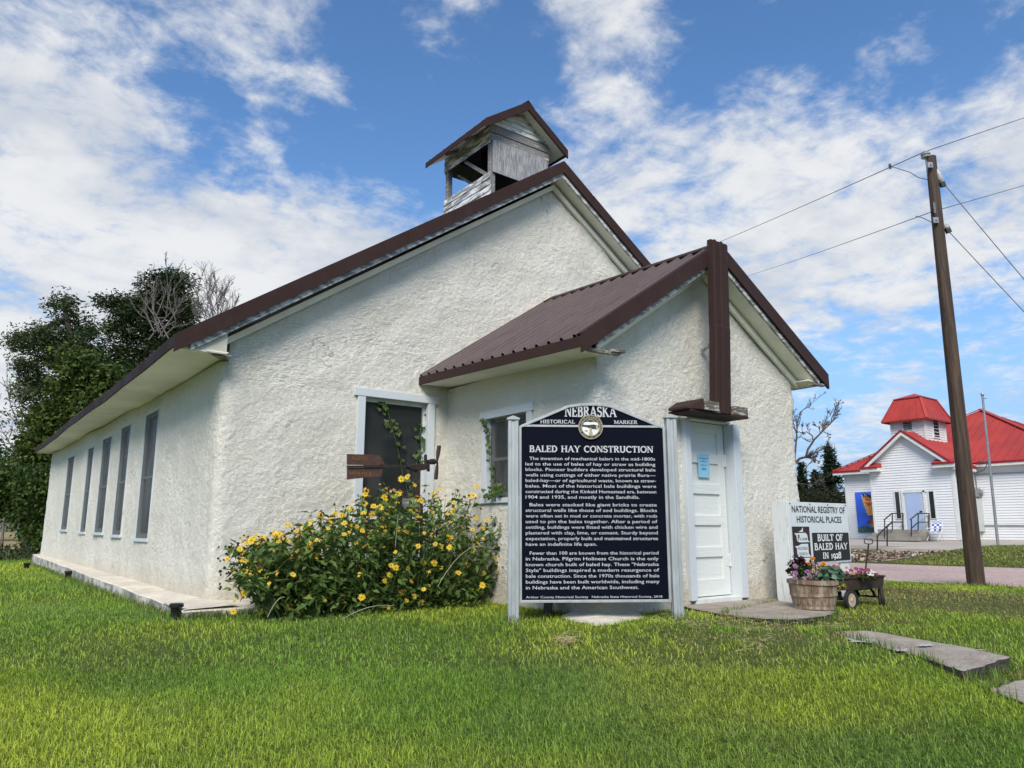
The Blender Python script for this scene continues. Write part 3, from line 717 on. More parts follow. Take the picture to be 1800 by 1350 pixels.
m = MB(); m.bar((PEL[0] + .12, 5.46, 1.79), (PXL + .10, 5.455, 1.80), .05, .03); m.bar((PXL - .05, 5.43, 1.815), (PXL + .16, 5.44, 1.83), .07, .025)
m.bar((PXR - .05, 5.44, 1.90), (PER[0] - .05, 5.44, 1.91), .06, .03); m.split('broken_return', M['brokenwood'], church)
m = MB(); m.bar((PEL[0] + .02, YF - .035, PEB + .02), (PXM, YF - .035, PAB + .02), .03, .05); m.build('sealant_strip', mat_plain('yellowed_sealant', (.50, .42, .28), .8, .2, 10), church)

# brown metal cross on the porch front: upright and the arm above the door
m = MB()
X0, X1, zt, zb_ = 6.985, 7.325, 3.40, 1.312
prof = [(0, 0), (0, -.055), (.035, -.055), (.045, -.075), (.075, -.075), (.085, -.055), (.16, -.055), (.17, -.075), (.20, -.075), (.21, -.055), (.30, -.055), (.34, -.04), (.34, 0)]
rows = [(zt, 0.0, 0), (2.35, -.045, .0), (2.33, -.047, -.006), (zb_, -.10, .01)]
vs = [(X0 + u * 1.0 + dx, 5.39 + d + dy, z) for (z, dx, dy) in rows for (u, d) in prof]; k = len(prof)
m.add(vs, [(r * k + j, r * k + j + 1, (r + 1) * k + j + 1, (r + 1) * k + j) for r in range(len(rows) - 1) for j in range(k - 1)] + [tuple(range(k))])
cross = m.build('cross_upright', M['barge'], church)
def pY(px, py, Y): return onY(px, py, Y)
a0 = pY(1205, 716, 5.42); a1 = pY(1308, 728, 5.42)
m = MB(); m.box(a0.x + .02, a1.x, 5.36, 5.69, 1.285, 1.312); m.prism([(a0.x - .02, 5.37, 1.313), (a0.x + .20, 5.32, 1.313), (a0.x + .20, 5.32, 1.44), (a0.x + .10, 5.36, 1.42), (a0.x - .02, 5.38, 1.34)], (0, .28, 0)); m.build('cross_arm', M['barge'], church, bevel=.004)
m = MB(); m.box(a0.x + .22, a0.x + .47, 5.32, 5.56, 1.315, 1.42); m.box(a1.x - .24, a1.x, 5.362, 5.58, 1.314, 1.42); m.split('cross_arm', M['brokenwood'], church, bevel=.006)
p = pY(1240, 612, 5.66); m = MB(); m.lathe((p.x, p.y + .04, p.z), [(.035, 0), (.035, .02), (.02, .03)], 12, (0, -1, 0)); m.tube([(p.x, p.y, p.z), (p.x - .03, p.y - .07, p.z + .01), (p.x - .06, p.y - .12, p.z)], [.018, .03, .032], 10); m.build('lamp', M['alu'], church, smooth=True)

# door: casing, five panels, knob plate, padlock, hinges
m = MB(); m.box(DO[0] - .10, DO[0], 5.655, 5.85, -.78, 1.262); m.box(DO[1], DO[1] + .13, 5.645, 5.735, -.79, 1.262); m.box(DO[1], DO[1] + .02, 5.736, 5.85, -.79, 1.265)
m.box(DO[0] - .0, DO[1], 5.68, 5.85, 1.265, 1.32); m.box(DO[0] - .10, DO[1] + .02, 5.66, 5.73, 1.19, 1.235) if False else None
fr = m.build('door_frame', M['trim'], church, bevel=.005)
m = MB(); m.box(DO[0] - .02, DO[1] + .02, 5.66, 5.84, -.83, -.766); m.build('threshold', M['white'], fr, bevel=.006)
m = MB(); dx0, dx1, dz0, dz1 = DO[0] + .006, DO[1] - .012, -.757, 1.258; yd = 5.792
st = .115; rails = [dz0 + .0, dz0 + .19]; nP = 5; ph_ = (dz1 - dz0 - .19 - .12 - 4 * .115) / 5
m.box(dx0, dx0 + st, yd, yd + .04, dz0, dz1); m.box(dx1 - st, dx1, yd, yd + .04, dz0, dz1)
z = dz0; m.box(dx0 + st, dx1 - st, yd + .001, yd + .039, z, z + .19); z += .19; pz = []
for k in range(5):
    pz.append((z, z + ph_)); z += ph_; rh = .115 if k < 4 else .12
    m.box(dx0 + st, dx1 - st, yd + .001, yd + .039, z, z + rh); z += rh
for (q0, q1) in pz: m.box(dx0 + st - .003, dx1 - st + .003, yd + .022, yd + .03, q0 - .003, q1 + .003)
dm, nt_, B_, N_, L_ = newmat('door_paint'); v_ = _coord(N_, L_, (1, 1, 11)); n_ = _noise(N_, L_, v_, 3.0, 8, .6, .5)
L_.new(_mix(N_, L_, _ramp(N_, L_, n_, .62, .72, 0, .5), (.66, .69, .665), (.45, .45, .40)), B_.inputs['Base Color']); B_.inputs['Roughness'].default_value = .5
L_.new(_bump(N_, L_, n_, .5, .01), B_.inputs['Normal'])
door = m.build('door', dm, church, bevel=.004)
m = MB(); p = pY(1207, 891, yd - .01); m.box(p.x - .026, p.x + .026, yd - .008, yd - .001, p.z - .13, p.z + .13); m.lathe((p.x + .012, yd - .008, p.z + .055), [(.012, 0), (.012, .035), (.028, .045), (.032, .06), (.022, .075), (.003, .08)], 14, (0, -1, 0)); m.build('knob', M['rustdark'], door, smooth=True)
p = pY(1206, 858, yd); m = MB(); m.box(p.x - .03, p.x + .03, yd - .006, yd - .001, p.z - .0, p.z + .045); m.build('hasp', M['iron'], door)
m = MB(); m.box(p.x - .022, p.x + .028, yd - .045, yd - .018, p.z - .06, p.z - .012)
m.tube([(p.x - .012, yd - .03, p.z - .014), (p.x - .012, yd - .03, p.z + .02), (p.x + .003, yd - .03, p.z + .034), (p.x + .018, yd - .03, p.z + .02), (p.x + .018, yd - .03, p.z - .014)], .005, 6); m.build('padlock', M['iron'], door)
for zz in (.82, -.36):
    m = MB(); m.box(dx1 - .055, dx1 - .004, yd - .006, yd - .001, zz - .07, zz + .07); m.tube([(dx1 + .002, yd - .012, zz - .075), (dx1 + .002, yd - .012, zz + .075)], .011, 8); m.build('hinge', M['white'], door)

# ---------------------------------------------------------------- belfry (part of the church)
by = 9.45; bl, brx = 6.68, 7.90
pb = onX(783, 330, bl); byb = pb.y
ztop = pY(866, 222, by).z; zap = pY(918, 196, by).z
belf = MB(); belf.box(bl, bl + .09, by, by + .09, roofz(bl) - .1, ztop); belf.box(brx - .09, brx, by, by + .09, roofz(brx) - .1, ztop)
belf.box(bl, bl + .09, byb - .09, byb, roofz(bl) - .1, ztop); belf.box(brx - .09, brx, byb - .09, byb, roofz(brx) - .1, ztop)
bt = bpy.data.objects.new('belfry', None); COL.objects.link(bt); bt.parent = church
belf.split('corner_post', M['oldwood'], bt, bevel=.005)
bm_ = (bl + brx) / 2
def boards(name, mat, side, z0, z1, n, y0=None, y1=None, jit=.012, lap=.014, th=.016):
    m = MB(); h = (z1 - z0) / n
    for k in range(n):
        a = z0 + k * h; j = rnd.uniform(-jit, jit); j2 = rnd.uniform(-jit, jit)
        if side == 'L': P = [(bl - th, by - .012, a + j), (bl - th, byb + .012, a + j2), (bl - .002, byb + .012, a + h + j2 - .004), (bl - .002, by - .012, a + h + j - .004)]; dd = (-lap * .0 - .012, 0, 0)
        elif side == 'R': P = [(brx + th, by - .01, a), (brx + th, byb + .01, a), (brx + .002, byb + .01, a + h), (brx + .002, by - .01, a + h)]; dd = (.012, 0, 0)
        elif side == 'B': P = [(bl, byb + th, a), (brx, byb + th, a), (brx, byb + .002, a + h), (bl, byb + .002, a + h)]; dd = (0, .012, 0)
        else: P = [(bl - .02, by - th, a + j), (brx + .02, by - th, a + j2), (brx + .02, by - .002, a + h + j2 - .004), (bl - .02, by - .002, a + h + j - .004)]; dd = (0, -.012, 0)
        m.prism(P, dd)
    return m.build(name, mat, bt)
zo0 = onX(862, 300, bl).z; zo1 = onX(862, 252, bl).z
zlow = roofz(bl) - .12
boards('siding', M['peel'], 'L', zlow, zo0, 6, jit=.02)
boards('siding', M['peel'], 'L', zo1 + .01, ztop, 2)
boards('siding', M['oldwood'], 'R', zo1, ztop, 2); boards('siding', M['oldwood'], 'R', roofz(brx) - .1, zo0, 5)
boards('siding', M['oldwood'], 'B', roofz(bl) - .1, zo0 - .05, 5); boards('siding', M['oldwood'], 'B', zo1, ztop, 2)
zp1 = pY(866, 247, by).z; zp0 = pY(866, 303, by).z
boards('siding', M['oldwood'], 'F', zp1 - .01, ztop + .03, 2, jit=.006)
m = MB(); m.prism([(bl + .015, by - .022, zp0), (brx - .01, by - .022, zp0 - .02), (brx - .01, by - .022, zp1), (bl + .015, by - .022, zp1)], (0, -.014, 0)); m.build('plywood_panel', M['ply'], bt)
# gable boards
m = MB(); nG = 6; gap = zap + .05
for k in range(nG):
    z0 = lerp(ztop + .03, gap, k / nG); z1 = lerp(ztop + .03, gap, (k + 1) / nG) - .004
    w0 = (brx - bl + .1) / 2 * (1 - k / nG); w1 = (brx - bl + .1) / 2 * (1 - (k + .97) / nG)
    m.prism([(bm_ - w0, by - .018, z0), (bm_ + w0, by - .018, z0), (bm_ + w1, by - .006, z1), (bm_ - w1, by - .006, z1)], (0, -.012, 0))
m.build('gable_siding', mat_peel('gable_paint', (.70, .71, .69), (.25, .25, .25), (1.5, 1.5, 5), 2.6, .36, .5), bt)
# braces and black sheets that paint the shade of the interior
m = MB(); m.bar((bl + .05, by + .1, zo0 - .05), (bl + .05, lerp(by, byb, .62), zo1 + .05), .02, .06); m.bar((bl + .2, byb - .1, zo1), (bl + .3, lerp(by, byb, .4), zo0 - .1), .02, .05)
m.bar((bl + .1, by + .06, zp0 - .35), (brx - .3, by + .06, zp0 + .05), .02, .05); m.split('brace', M['oldwood'], bt)
m = MB(); m.box(bl + .02, brx - .02, by + .02, byb - .02, ztop - .03, ztop - .01); m.box(bl + .3, brx - .05, lerp(by, byb, .5), lerp(by, byb, .5) + .02, zlow, ztop - .05); m.build('interior', M['black'], bt)
# belfry roof
e0 = pY(846, 214, by - .22); e1 = pY(991, 266, by - .22); apx = pY(919, 179, by - .22)
bax = bm_; baz = apx.z; bel = bl - .27; ber = brx + .27
bez = (e0.z + e1.z) / 2 + .04
yb0, yb1 = by - .22, byb + .25
m = MB(); ribbed(m, (bel, yb0 + .01, bez), (bel, yb1, bez), (bax, yb1, baz), (bax, yb0 + .01, baz), rib=.24, minor=False); ribbed(m, (ber, yb0 + .01, bez), (ber, yb1, bez), (bax, yb1, baz), (bax, yb0 + .01, baz), rib=.24, minor=False)
m.build('belfry_roof', M['roof'], bt); brf = bt
rake(0, yb0 - .03, yb0, bax, baz + .03, [(bel - .01, bez + .02), (ber + .01, bez + .02)], .16, 0, M['barge'], brf, .005)
m = MB(); m.box(bel - .012, bel, yb0, yb1, bez - .09, bez + .01); m.box(ber, ber + .012, yb0, yb1, bez - .09, bez + .01)
for s_ in (-1, 1): m.prism([(bax, yb0 - .03, baz + .055), (bax + s_ * .13, yb0 - .03, baz + .055 - .11), (bax + s_ * .13, yb1, baz + .055 - .11), (bax, yb1, baz + .055)], (0, 0, -.006))
m.build('fascia', M['barge'], brf)
sb = (baz - bez) / (bax - bel)
m = MB()
for s_, xe in ((-1, bel), (1, ber)):
    m.prism([(bax, yb0 + .002, baz - .05), (xe + (-s_) * .02, yb0 + .002, bez - .045), (xe + (-s_) * .02, yb1 - .02, bez - .045), (bax, yb1 - .02, baz - .05)], (0, 0, -.014))
m.split('soffit', M['soffit'], brf)
m = MB()
for q in (.28, .72):
    y = lerp(by, byb, q); m.bar((bel + .03, y, bez - .085), (bl + .02, y, bez - .085 + .25 * sb), .05, .05)
m.split('rafter', M['oldwood'], brf)
# ---------------------------------------------------------------- lettering
def raw_text(s, spacing=1.0, offset=0.0):
    """outline of a string in the built-in font as triangles, unit em"""
    cu = bpy.data.curves.new('t', 'FONT'); cu.body = s; cu.size = 1; cu.space_character = spacing; cu.offset = offset; cu.resolution_u = 2; cu.fill_mode = 'FRONT'
    ob = bpy.data.objects.new('t', cu); COL.objects.link(ob)
    dg = bpy.context.evaluated_depsgraph_get(); me = bpy.data.meshes.new_from_object(ob.evaluated_get(dg))
    v = [tuple(x.co) for x in me.vertices]; f = [tuple(p.vertices) for p in me.polygons]
    bpy.data.objects.remove(ob); bpy.data.curves.remove(cu); bpy.data.meshes.remove(me); return v, f
class Panel:
    def __init__(s, O, U, V, Nn): s.O, s.U, s.V, s.N = Vector(O), Vector(U).normalized(), Vector(V).normalized(), Vector(Nn).normalized()
    def p(s, u, v, n=0): return s.O + s.U * u + s.V * v + s.N * n
    def text(s, mb, txt, u0, u1, v, cap, n=.003, bold=0.012, sx=None, align='J', spacing=1.0):
        vs, fs = raw_text(txt, spacing, bold)
        if not vs: return
        xs = [a[0] for a in vs]; x0, x1 = min(xs), max(xs); k = cap / .70
        if align == 'J': kx = (u1 - u0) / (x1 - x0); ox = u0
        else:
            kx = k * (sx or 1.0); w = (x1 - x0) * kx; ox = u0 if align == 'L' else (u0 + u1 - w) / 2
        mb.add([s.p(ox + (a[0] - x0) * kx, v + a[1] * k, n) for a in vs], fs)
    def poly(s, mb, pts, n0=0., n1=.003):
        mb.prism([s.p(u, v, n0) for u, v in pts], s.N * (n1 - n0))
    def disc(s, mb, u, v, r, n0, n1, k=40):
        s.poly(mb, [(u + r * math.cos(2 * math.pi * i / k), v + r * math.sin(2 * math.pi * i / k)) for i in range(k)], n0, n1)
    def ring(s, mb, u, v, r0, r1, n0, n1, k=48):
        for i in range(k):
            a, b = 2 * math.pi * i / k, 2 * math.pi * (i + 1) / k
            s.poly(mb, [(u + r0 * math.cos(a), v + r0 * math.sin(a)), (u + r1 * math.cos(a), v + r1 * math.sin(a)), (u + r1 * math.cos(b), v + r1 * math.sin(b)), (u + r0 * math.cos(b), v + r0 * math.sin(b))], n0, n1)
def arc(cx, cy, rx, ry, a0, a1, n=10): return [(cx + rx * math.cos(math.radians(lerp(a0, a1, i / n))), cy + ry * math.sin(math.radians(lerp(a0, a1, i / n)))) for i in range(n + 1)]
# roman capitals as strokes: (kind, points); T thick, t thin, s serif centre
ROM = {
 'A': (.80, [('t', [(.10, 0), (.40, 1)]), ('T', [(.38, 1), (.70, 0)]), ('t', [(.2, .34), (.6, .34)]), ('s', [(.10, 0)]), ('s', [(.70, 0)])]),
 'B': (.66, [('T', [(.16, 0), (.16, 1)]), ('t', [(.16, .97), (.36, .97)]), ('T', arc(.34, .75, .16, .21, 88, -88)), ('t', [(.16, .53), (.36, .53)]), ('T', arc(.36, .28, .19, .245, 88, -88)), ('t', [(.02, .03), (.38, .03)]), ('t', [(.02, .97), (.16, .97)])]),
 'C': (.74, [('T', arc(.42, .5, .32, .46, 55, 305, 16)), ('t', [(.64, .72), (.64, .95)]), ('t', [(.64, .08), (.64, .22)])]),
 'D': (.76, [('T', [(.16, 0), (.16, 1)]), ('T', arc(.30, .5, .34, .455, 88, -88, 14)), ('t', [(.02, .97), (.32, .97)]), ('t', [(.02, .03), (.32, .03)])]),
 'E': (.62, [('T', [(.16, 0), (.16, 1)]), ('t', [(.02, .96), (.54, .96)]), ('t', [(.16, .53), (.42, .53)]), ('t', [(.02, .04), (.56, .04)]), ('t', [(.53, .96), (.53, .78)]), ('t', [(.55, .04), (.55, .24)]), ('t', [(.42, .64), (.42, .42)])]),
 'F': (.58, [('T', [(.16, 0), (.16, 1)]), ('t', [(.02, .96), (.52, .96)]), ('t', [(.16, .53), (.42, .53)]), ('s', [(.16, 0)]), ('t', [(.51, .96), (.51, .76)])]),
 'H': (.80, [('T', [(.16, 0), (.16, 1)]), ('T', [(.64, 0), (.64, 1)]), ('t', [(.16, .52), (.64, .52)]), ('s', [(.16, 0)]), ('s', [(.64, 0)]), ('s', [(.16, 1)]), ('s', [(.64, 1)])]),
 'I': (.34, [('T', [(.17, 0), (.17, 1)]), ('s', [(.17, 0)]), ('s', [(.17, 1)])]),
 'K': (.78, [('T', [(.16, 0), (.16, 1)]), ('t', [(.18, .42), (.62, .98)]), ('T', [(.32, .58), (.68, 0)]), ('s', [(.16, 0)]), ('s', [(.16, 1)]), ('s', [(.68, 0)]), ('s', [(.60, 1)])]),
 'L': (.60, [('T', [(.16, 0), (.16, 1)]), ('t', [(.02, .04), (.54, .04)]), ('t', [(.53, .04), (.53, .26)]), ('s', [(.16, 1)])]),
 'M': (.94, [('t', [(.14, 0), (.14, 1)]), ('T', [(.16, .98), (.46, .1)]), ('t', [(.46, .1), (.76, .98)]), ('T', [(.78, 0), (.78, 1)]), ('s', [(.14, 0)]), ('s', [(.78, 0)]), ('s', [(.10, 1)]), ('s', [(.84, 1)])]),
 'N': (.80, [('t', [(.14, 0), (.14, 1)]), ('T', [(.16, .98), (.64, .04)]), ('t', [(.66, 0), (.66, 1)]), ('s', [(.14, 0)]), ('s', [(.08, 1)]), ('s', [(.66, 1)])]),
 'O': (.82, [('T', arc(.41, .5, .32, .46, 90, 450, 24))]),
 'P': (.62, [('T', [(.16, 0), (.16, 1)]), ('T', arc(.34, .72, .19, .24, 88, -88)), ('t', [(.02, .97), (.36, .97)]), ('t', [(.16, .48), (.36, .48)]), ('s', [(.16, 0)])]),
 'R': (.72, [('T', [(.16, 0), (.16, 1)]), ('T', arc(.34, .74, .18, .22, 88, -88)), ('t', [(.02, .97), (.36, .97)]), ('t', [(.16, .52), (.36, .52)]), ('T', [(.34, .52), (.62, 0)]), ('s', [(.16, 0)]), ('s', [(.64, 0)])]),
 'S': (.60, [('T', arc(.30, .73, .19, .23, 40, 240, 12) + arc(.30, .27, .21, .235, 75, -150, 14)), ('t', [(.47, .76), (.47, .95)]), ('t', [(.09, .06), (.09, .24)])]),
 'T': (.70, [('T', [(.35, 0), (.35, 1)]), ('t', [(.05, .96), (.65, .96)]), ('t', [(.06, .96), (.06, .74)]), ('t', [(.64, .96), (.64, .74)]), ('s', [(.35, 0)])]),
 'U': (.78, [('T', [(.16, 1), (.16, .3)] + arc(.39, .30, .23, .27, 180, 360, 12) + [(.62, 1)]), ('s', [(.16, 1)]), ('s', [(.62, 1)])]),
 'W': (1.0, [('T', [(.10, 1), (.32, .02)]), ('t', [(.32, .02), (.5, .9)]), ('T', [(.5, .9), (.70, .02)]), ('t', [(.70, .02), (.90, 1)]), ('s', [(.10, 1)]), ('s', [(.90, 1)])]),
 'Y': (.76, [('T', [(.10, 1), (.38, .45)]), ('t', [(.38, .45), (.66, 1)]), ('T', [(.38, .48), (.38, 0)]), ('s', [(.10, 1)]), ('s', [(.66, 1)]), ('s', [(.38, 0)])]),
 'G': (.78, [('T', arc(.42, .5, .32, .46, 55, 300, 16)), ('T', [(.64, .08), (.64, .42)]), ('t', [(.48, .44), (.76, .44)])]),
 '1': (.40, [('T', [(.22, 0), (.22, .72)]), ('s', [(.22, 0)]), ('t', [(.1, .62), (.24, .72)])]),
 '9': (.56, [('T', arc(.28, .42, .19, .28, 0, 360, 18)), ('T', arc(.20, .38, .28, .62, 0, -75, 8))]),
 '2': (.54, [('T', arc(.26, .50, .19, .21, 160, -30, 10) + [(.08, .04)]), ('T', [(.06, .04), (.50, .04)])]),
 '8': (.56, [('T', arc(.28, .74, .17, .22, 0, 360, 16)), ('T', arc(.28, .26, .21, .245, 0, 360, 18))]),
 ' ': (.42, []),
}
def roman(P, mb, txt, u0, u1, v, cap, n=.003, wt=.15, tn=.085, scale_last=None):
    tot = sum(ROM[c][0] for c in txt); kx = (u1 - u0) / tot; x = u0; q = 0
    for c in txt:
        w, strokes = ROM[c]
        for kind, pts in strokes:
            q += 1; nn = n + .00025 * (q % 9)
            if kind == 's':
                (a, b) = pts[0]; b = b - .035 if b > .5 else b + .035
                pts = [(a - .15, b), (a + .15, b)]; th = .07
            else: th = wt if kind == 'T' else tn
            Q = [Vector((x + a * kx, v + b * cap)) for a, b in pts]; h = th * cap / 2; hx = h * min(1.25, max(.8, kx / cap))
            if kind in 'Tt' and len(Q) == 2:
                for i in (0, 1): Q[i].y = min(max(Q[i].y, v), v + cap)
            L_, R_ = [], []
            for i, p in enumerate(Q):
                d = (Q[min(i + 1, len(Q) - 1)] - Q[max(i - 1, 0)]).normalized(); nrm = Vector((-d.y * hx, d.x * h))
                L_.append(p + nrm); R_.append(p - nrm)
            vs = [P.p(a.x, a.y, nn) for a in L_] + [P.p(a.x, a.y, nn) for a in R_]; k = len(Q)
            mb.add(vs, [(i, i + 1, k + i + 1, k + i) for i in range(k - 1)])
        x += w * kx

# ---------------------------------------------------------------- historical marker
GZM = -.865
pl = onZ(902, 1092, GZM); pr = onZ(1192, 1090, GZM)
U = Vector((pr.x - pl.x, pr.y - pl.y, 0)); span = U.length; U.normalize(); Nm = Vector((U.y, -U.x, 0))
mk = thing('historical_marker', (pl.x, pl.y, GZM), 'large navy marker board headed Nebraska Historical Marker on two silver posts in front of porch', 'historical marker')
P0 = Panel((pl.x, pl.y, GZM), U, (0, 0, 1), Nm)
def post(u, top):
    m = MB(); hw = .05
    # fluted square post
    prof = [(-hw, -hw), (-.018, -hw), (-.014, -hw + .008), (.014, -hw + .008), (.018, -hw), (hw, -hw), (hw, -.018), (hw - .008, -.014), (hw - .008, .014), (hw, .018), (hw, hw), (-hw, hw), (-hw, .018), (-hw + .008, .014), (-hw + .008, -.014), (-hw, -.018)]
    k = len(prof); vs = [P0.p(u + a, z, -b) for z in (-.25, top) for (a, b) in prof]
    m.add(vs, [(i, (i + 1) % k, k + (i + 1) % k, k + i) for i in range(k)] + [tuple(range(k, 2 * k))])
    o = m.build('post', M['alu'], mk)
    c = MB(); h2 = .064
    c.add([P0.p(u + a, z, b) for z in (top, top + .014) for (a, b) in ((-h2, -h2), (h2, -h2), (h2, h2), (-h2, h2))] + [P0.p(u, top + .05, 0)],
          [(3, 2, 1, 0), (0, 1, 5, 4), (1, 2, 6, 5), (2, 3, 7, 6), (3, 0, 4, 7), (4, 5, 8), (5, 6, 8), (6, 7, 8), (7, 4, 8)])
    c.build('cap', M['alu'], o); return o
fdl = pl.x * SY + pl.y * CY; fdr = pr.x * SY + pr.y * CY
tl = onD(902, 730, fdl).z - GZM - .05; tr = onD(1182, 727, fdr).z - GZM - .05
post(0, tl); post(span, tr)
UL, UR = .058, span - .058; w = UR - UL
zb0 = onD(910, 1056, fdl).z - GZM; zt0 = onD(910, 752, fdl).z - GZM
zb1 = onD(1178, 1062, fdr).z - GZM; zt1 = onD(1168, 748, fdr).z - GZM
zb, zt = (zb0 + zb1) / 2, (zt0 + zt1) / 2; H = zt - zb
CH = onD(1040, 709, (fdl + fdr) / 2).z - GZM - zt     # crown height
crown = [(UL, zt), (UL + w * .335, zt + CH * .90), (UL + w * .43, zt + CH * .985), (UL + w * .5, zt + CH), (UL + w * .57, zt + CH * .985), (UL + w * .635, zt + CH * .92), (UR, zt)]
m = MB(); P0.poly(m, [(UL + .006, zb + .006), (UR - .006, zb + .006), (UR - .006, zt), ] + [(a, b - .006) for a, b in crown[::-1][1:-1]] + [(UL + .006, zt)], -.028, .0)
pan = m.build('panel', M['navy'], mk)
m = MB(); fw = .026                   # raised frame
outer = [(UL, zb), (UR, zb), (UR, zt)] + crown[::-1][1:-1] + [(UL, zt)]
ins = []
cx, cy = (UL + UR) / 2, zb + H * .5
for i, (a, b) in enumerate(outer):
    p0, p1, p2 = Vector(outer[i - 1]), Vector((a, b)), Vector(outer[(i + 1) % len(outer)])
    d1 = (p1 - p0).normalized(); d2 = (p2 - p1).normalized(); n1 = Vector((-d1.y, d1.x)); n2 = Vector((-d2.y, d2.x)); bis = (n1 + n2).normalized()
    ins.append(p1 + bis * fw / max(.4, bis.dot(n1)))
k = len(outer)
for i in range(k):
    j = (i + 1) % k
    P0.poly(m, [outer[i], outer[j], tuple(ins[j]), tuple(ins[i])], -.032, .014)
P0.poly(m, [(UL + fw, zt - .008), (UR - fw, zt - .008), (UR - fw, zt + .014), (UL + fw, zt + .014)], .0005, .011)
m.build('frame', M['alu'], mk, bevel=.003)
m = MB()
def mu(f): return UL + w * f
def mv(f): return zt - H * f          # fraction down from the top rule
roman(P0, m, 'NEBRASKA', mu(.312), mu(.668), zt + CH * .42, CH * .45, .003, .17, .1)
roman(P0, m, 'HISTORICAL', mu(.145), mu(.383), zt + .030, .036, .003, .17, .10)
roman(P0, m, 'MARKER', mu(.650), mu(.812), zt + .030, .036, .003, .17, .10)
roman(P0, m, 'BALED HAY CONSTRUCTION', mu(.070), mu(.915), mv(.1515), .064, .003, .17, .1)
paras = [(.198, ['  The invention of mechanical balers in the mid-1800s', 'led to the use of bales of hay or straw as building', 'blocks. Pioneer builders developed structural bale', 'walls using cuttings of either native prairie flora\u2014', 'baled-hay\u2014or of agricultural waste, known as straw-', 'bales. Most of the historical bale buildings were', 'constructed during the Kinkaid Homestead era, between', '1904 and 1935, and mostly in the Sandhills.']),
         (.464, ['  Bales were stacked like giant bricks to create', 'structural walls like those of sod buildings. Blocks', 'were often set in mud or concrete mortar, with rods', 'used to pin the bales together. After a period of', 'settling, buildings were fitted with chicken wire and', 'plastered with clay, lime, or cement. Sturdy beyond', 'expectation, properly built and maintained structures', 'have an indefinite life span.']),
         (.736, ['  Fewer than 100 are known from the historical period', 'in Nebraska. Pilgrim Holiness Church is the only', 'known church built of baled hay. These "Nebraska', 'Style" buildings inspired a modern resurgence of', 'bale construction. Since the 1970s thousands of bale', 'buildings have been built worldwide, including many', 'in Nebraska and the American Southwest.'])]
for v0, lines in paras:
    for i, t in enumerate(lines):
        v = mv(v0 + .0318 * i); ind = .026 if t.startswith('  ') else 0; t = t.strip()
        last = i == len(lines) - 1; full = .925
        end = {'1904 and 1935, and mostly in the Sandhills.': .81, 'have an indefinite life span.': .515, 'in Nebraska and the American Southwest.': .785}.get(t, full)
        P0.text(m, t, mu(.044 + ind), mu(end), v, .0315, .003, .006)
P0.text(m, 'Arthur County Historical Society', mu(.044), mu(.452), mv(.975), .0205, .003, .004); P0.text(m, 'Nebraska State Historical Society, 2018', mu(.475), mu(.94), mv(.975), .0205, .003, .004)
lt = m.build('lettering', M['letter'], pan, fix=False)
# seal
su, sv, sr = mu(.487), zt - .005, .124
m = MB(); P0.disc(m, su, sv, sr, .012, .018); seal = m.build('seal', M['sealdark'], mk)
m = MB(); P0.ring(m, su, sv, sr - .007, sr, .018, .023); P0.ring(m, su, sv, .088, .094, .018, .023)
def ringtext(mb, txt, r, a0, a1, cap, flip=False):
    for i, c in enumerate(txt):
        if c == ' ': continue
        a = math.radians(lerp(a0, a1, i / (len(txt) - 1))); vs, fs = raw_text(c, 1, .02); xs = [q[0] for q in vs]; xm = (min(xs) + max(xs)) / 2; k = cap / .7; mbv = []
        er = Vector((math.cos(a), math.sin(a))); et = Vector((math.sin(a), -math.cos(a)))
        if flip: er2, et2 = -er, -et
        else: er2, et2 = er, et
        for q in vs:
            p = Vector((su, sv)) + er * r + et2 * (q[0] - xm) * k * .8 + er2 * (q[1] * k - (cap / 2)); mbv.append(P0.p(p.x, p.y, .0235))
        mb.add(mbv, fs)
ringtext(m, 'GREAT SEAL OF THE STATE OF NEBRASKA', .1055, 205, -25, .015)
ringtext(m, 'MARCH 1ST 1867', .1055, 225, 315, .015, True)
m.build('seal_ring', M['gold'], seal, fix=False)
m = MB(); P0.poly(m, [(su + .085 * math.cos(t), sv - .012 + .075 * math.sin(t) * (1 if math.sin(t) < 0 else 0)) for t in np.linspace(math.pi, 2 * math.pi, 20)] + [(su + .06, sv - .026), (su + .0, sv - .022), (su - .04, sv - .004), (su - .085, sv + .0)], .0185, .021)
P0.poly(m, [(su - .075, sv + .02), (su - .068, sv + .044), (su - .03, sv + .052), (su, sv + .047), (su + .035, sv + .052), (su + .07, sv + .044), (su + .08, sv + .015), (su + .03, sv + .024), (su - .03, sv + .018)], .0185, .021)
m.build('seal_relief', M['sealwhite'], seal)
m = MB(); P0.poly(m, [(su - .018, sv - .085), (su + .018, sv - .085), (su + .018, sv - .055), (su + .010, sv - .05), (su + .014, sv - .03), (su, sv - .005), (su - .014, sv - .03), (su - .010, sv - .05), (su - .018, sv - .055)], .0212, .026)
P0.poly(m, [(su + .055, sv - .03), (su + .078, sv - .03), (su + .078, sv + .02), (su + .055, sv + .012)], .0186, .022); P0.poly(m, [(su - .06, sv - .045), (su - .03, sv - .05), (su - .03, sv - .035), (su - .06, sv - .03)], .0212, .024)
P0.poly(m, [(su - .055, sv + .058), (su - .03, sv + .060), (su - .015, sv + .070), (su + .015, sv + .070), (su + .03, sv + .060), (su + .055, sv + .058), (su + .03, sv + .066), (su + .015, sv + .078), (su - .015, sv + .078), (su - .03, sv + .066)], .0186, .022)
m.build('seal_figure', M['gold'], seal)

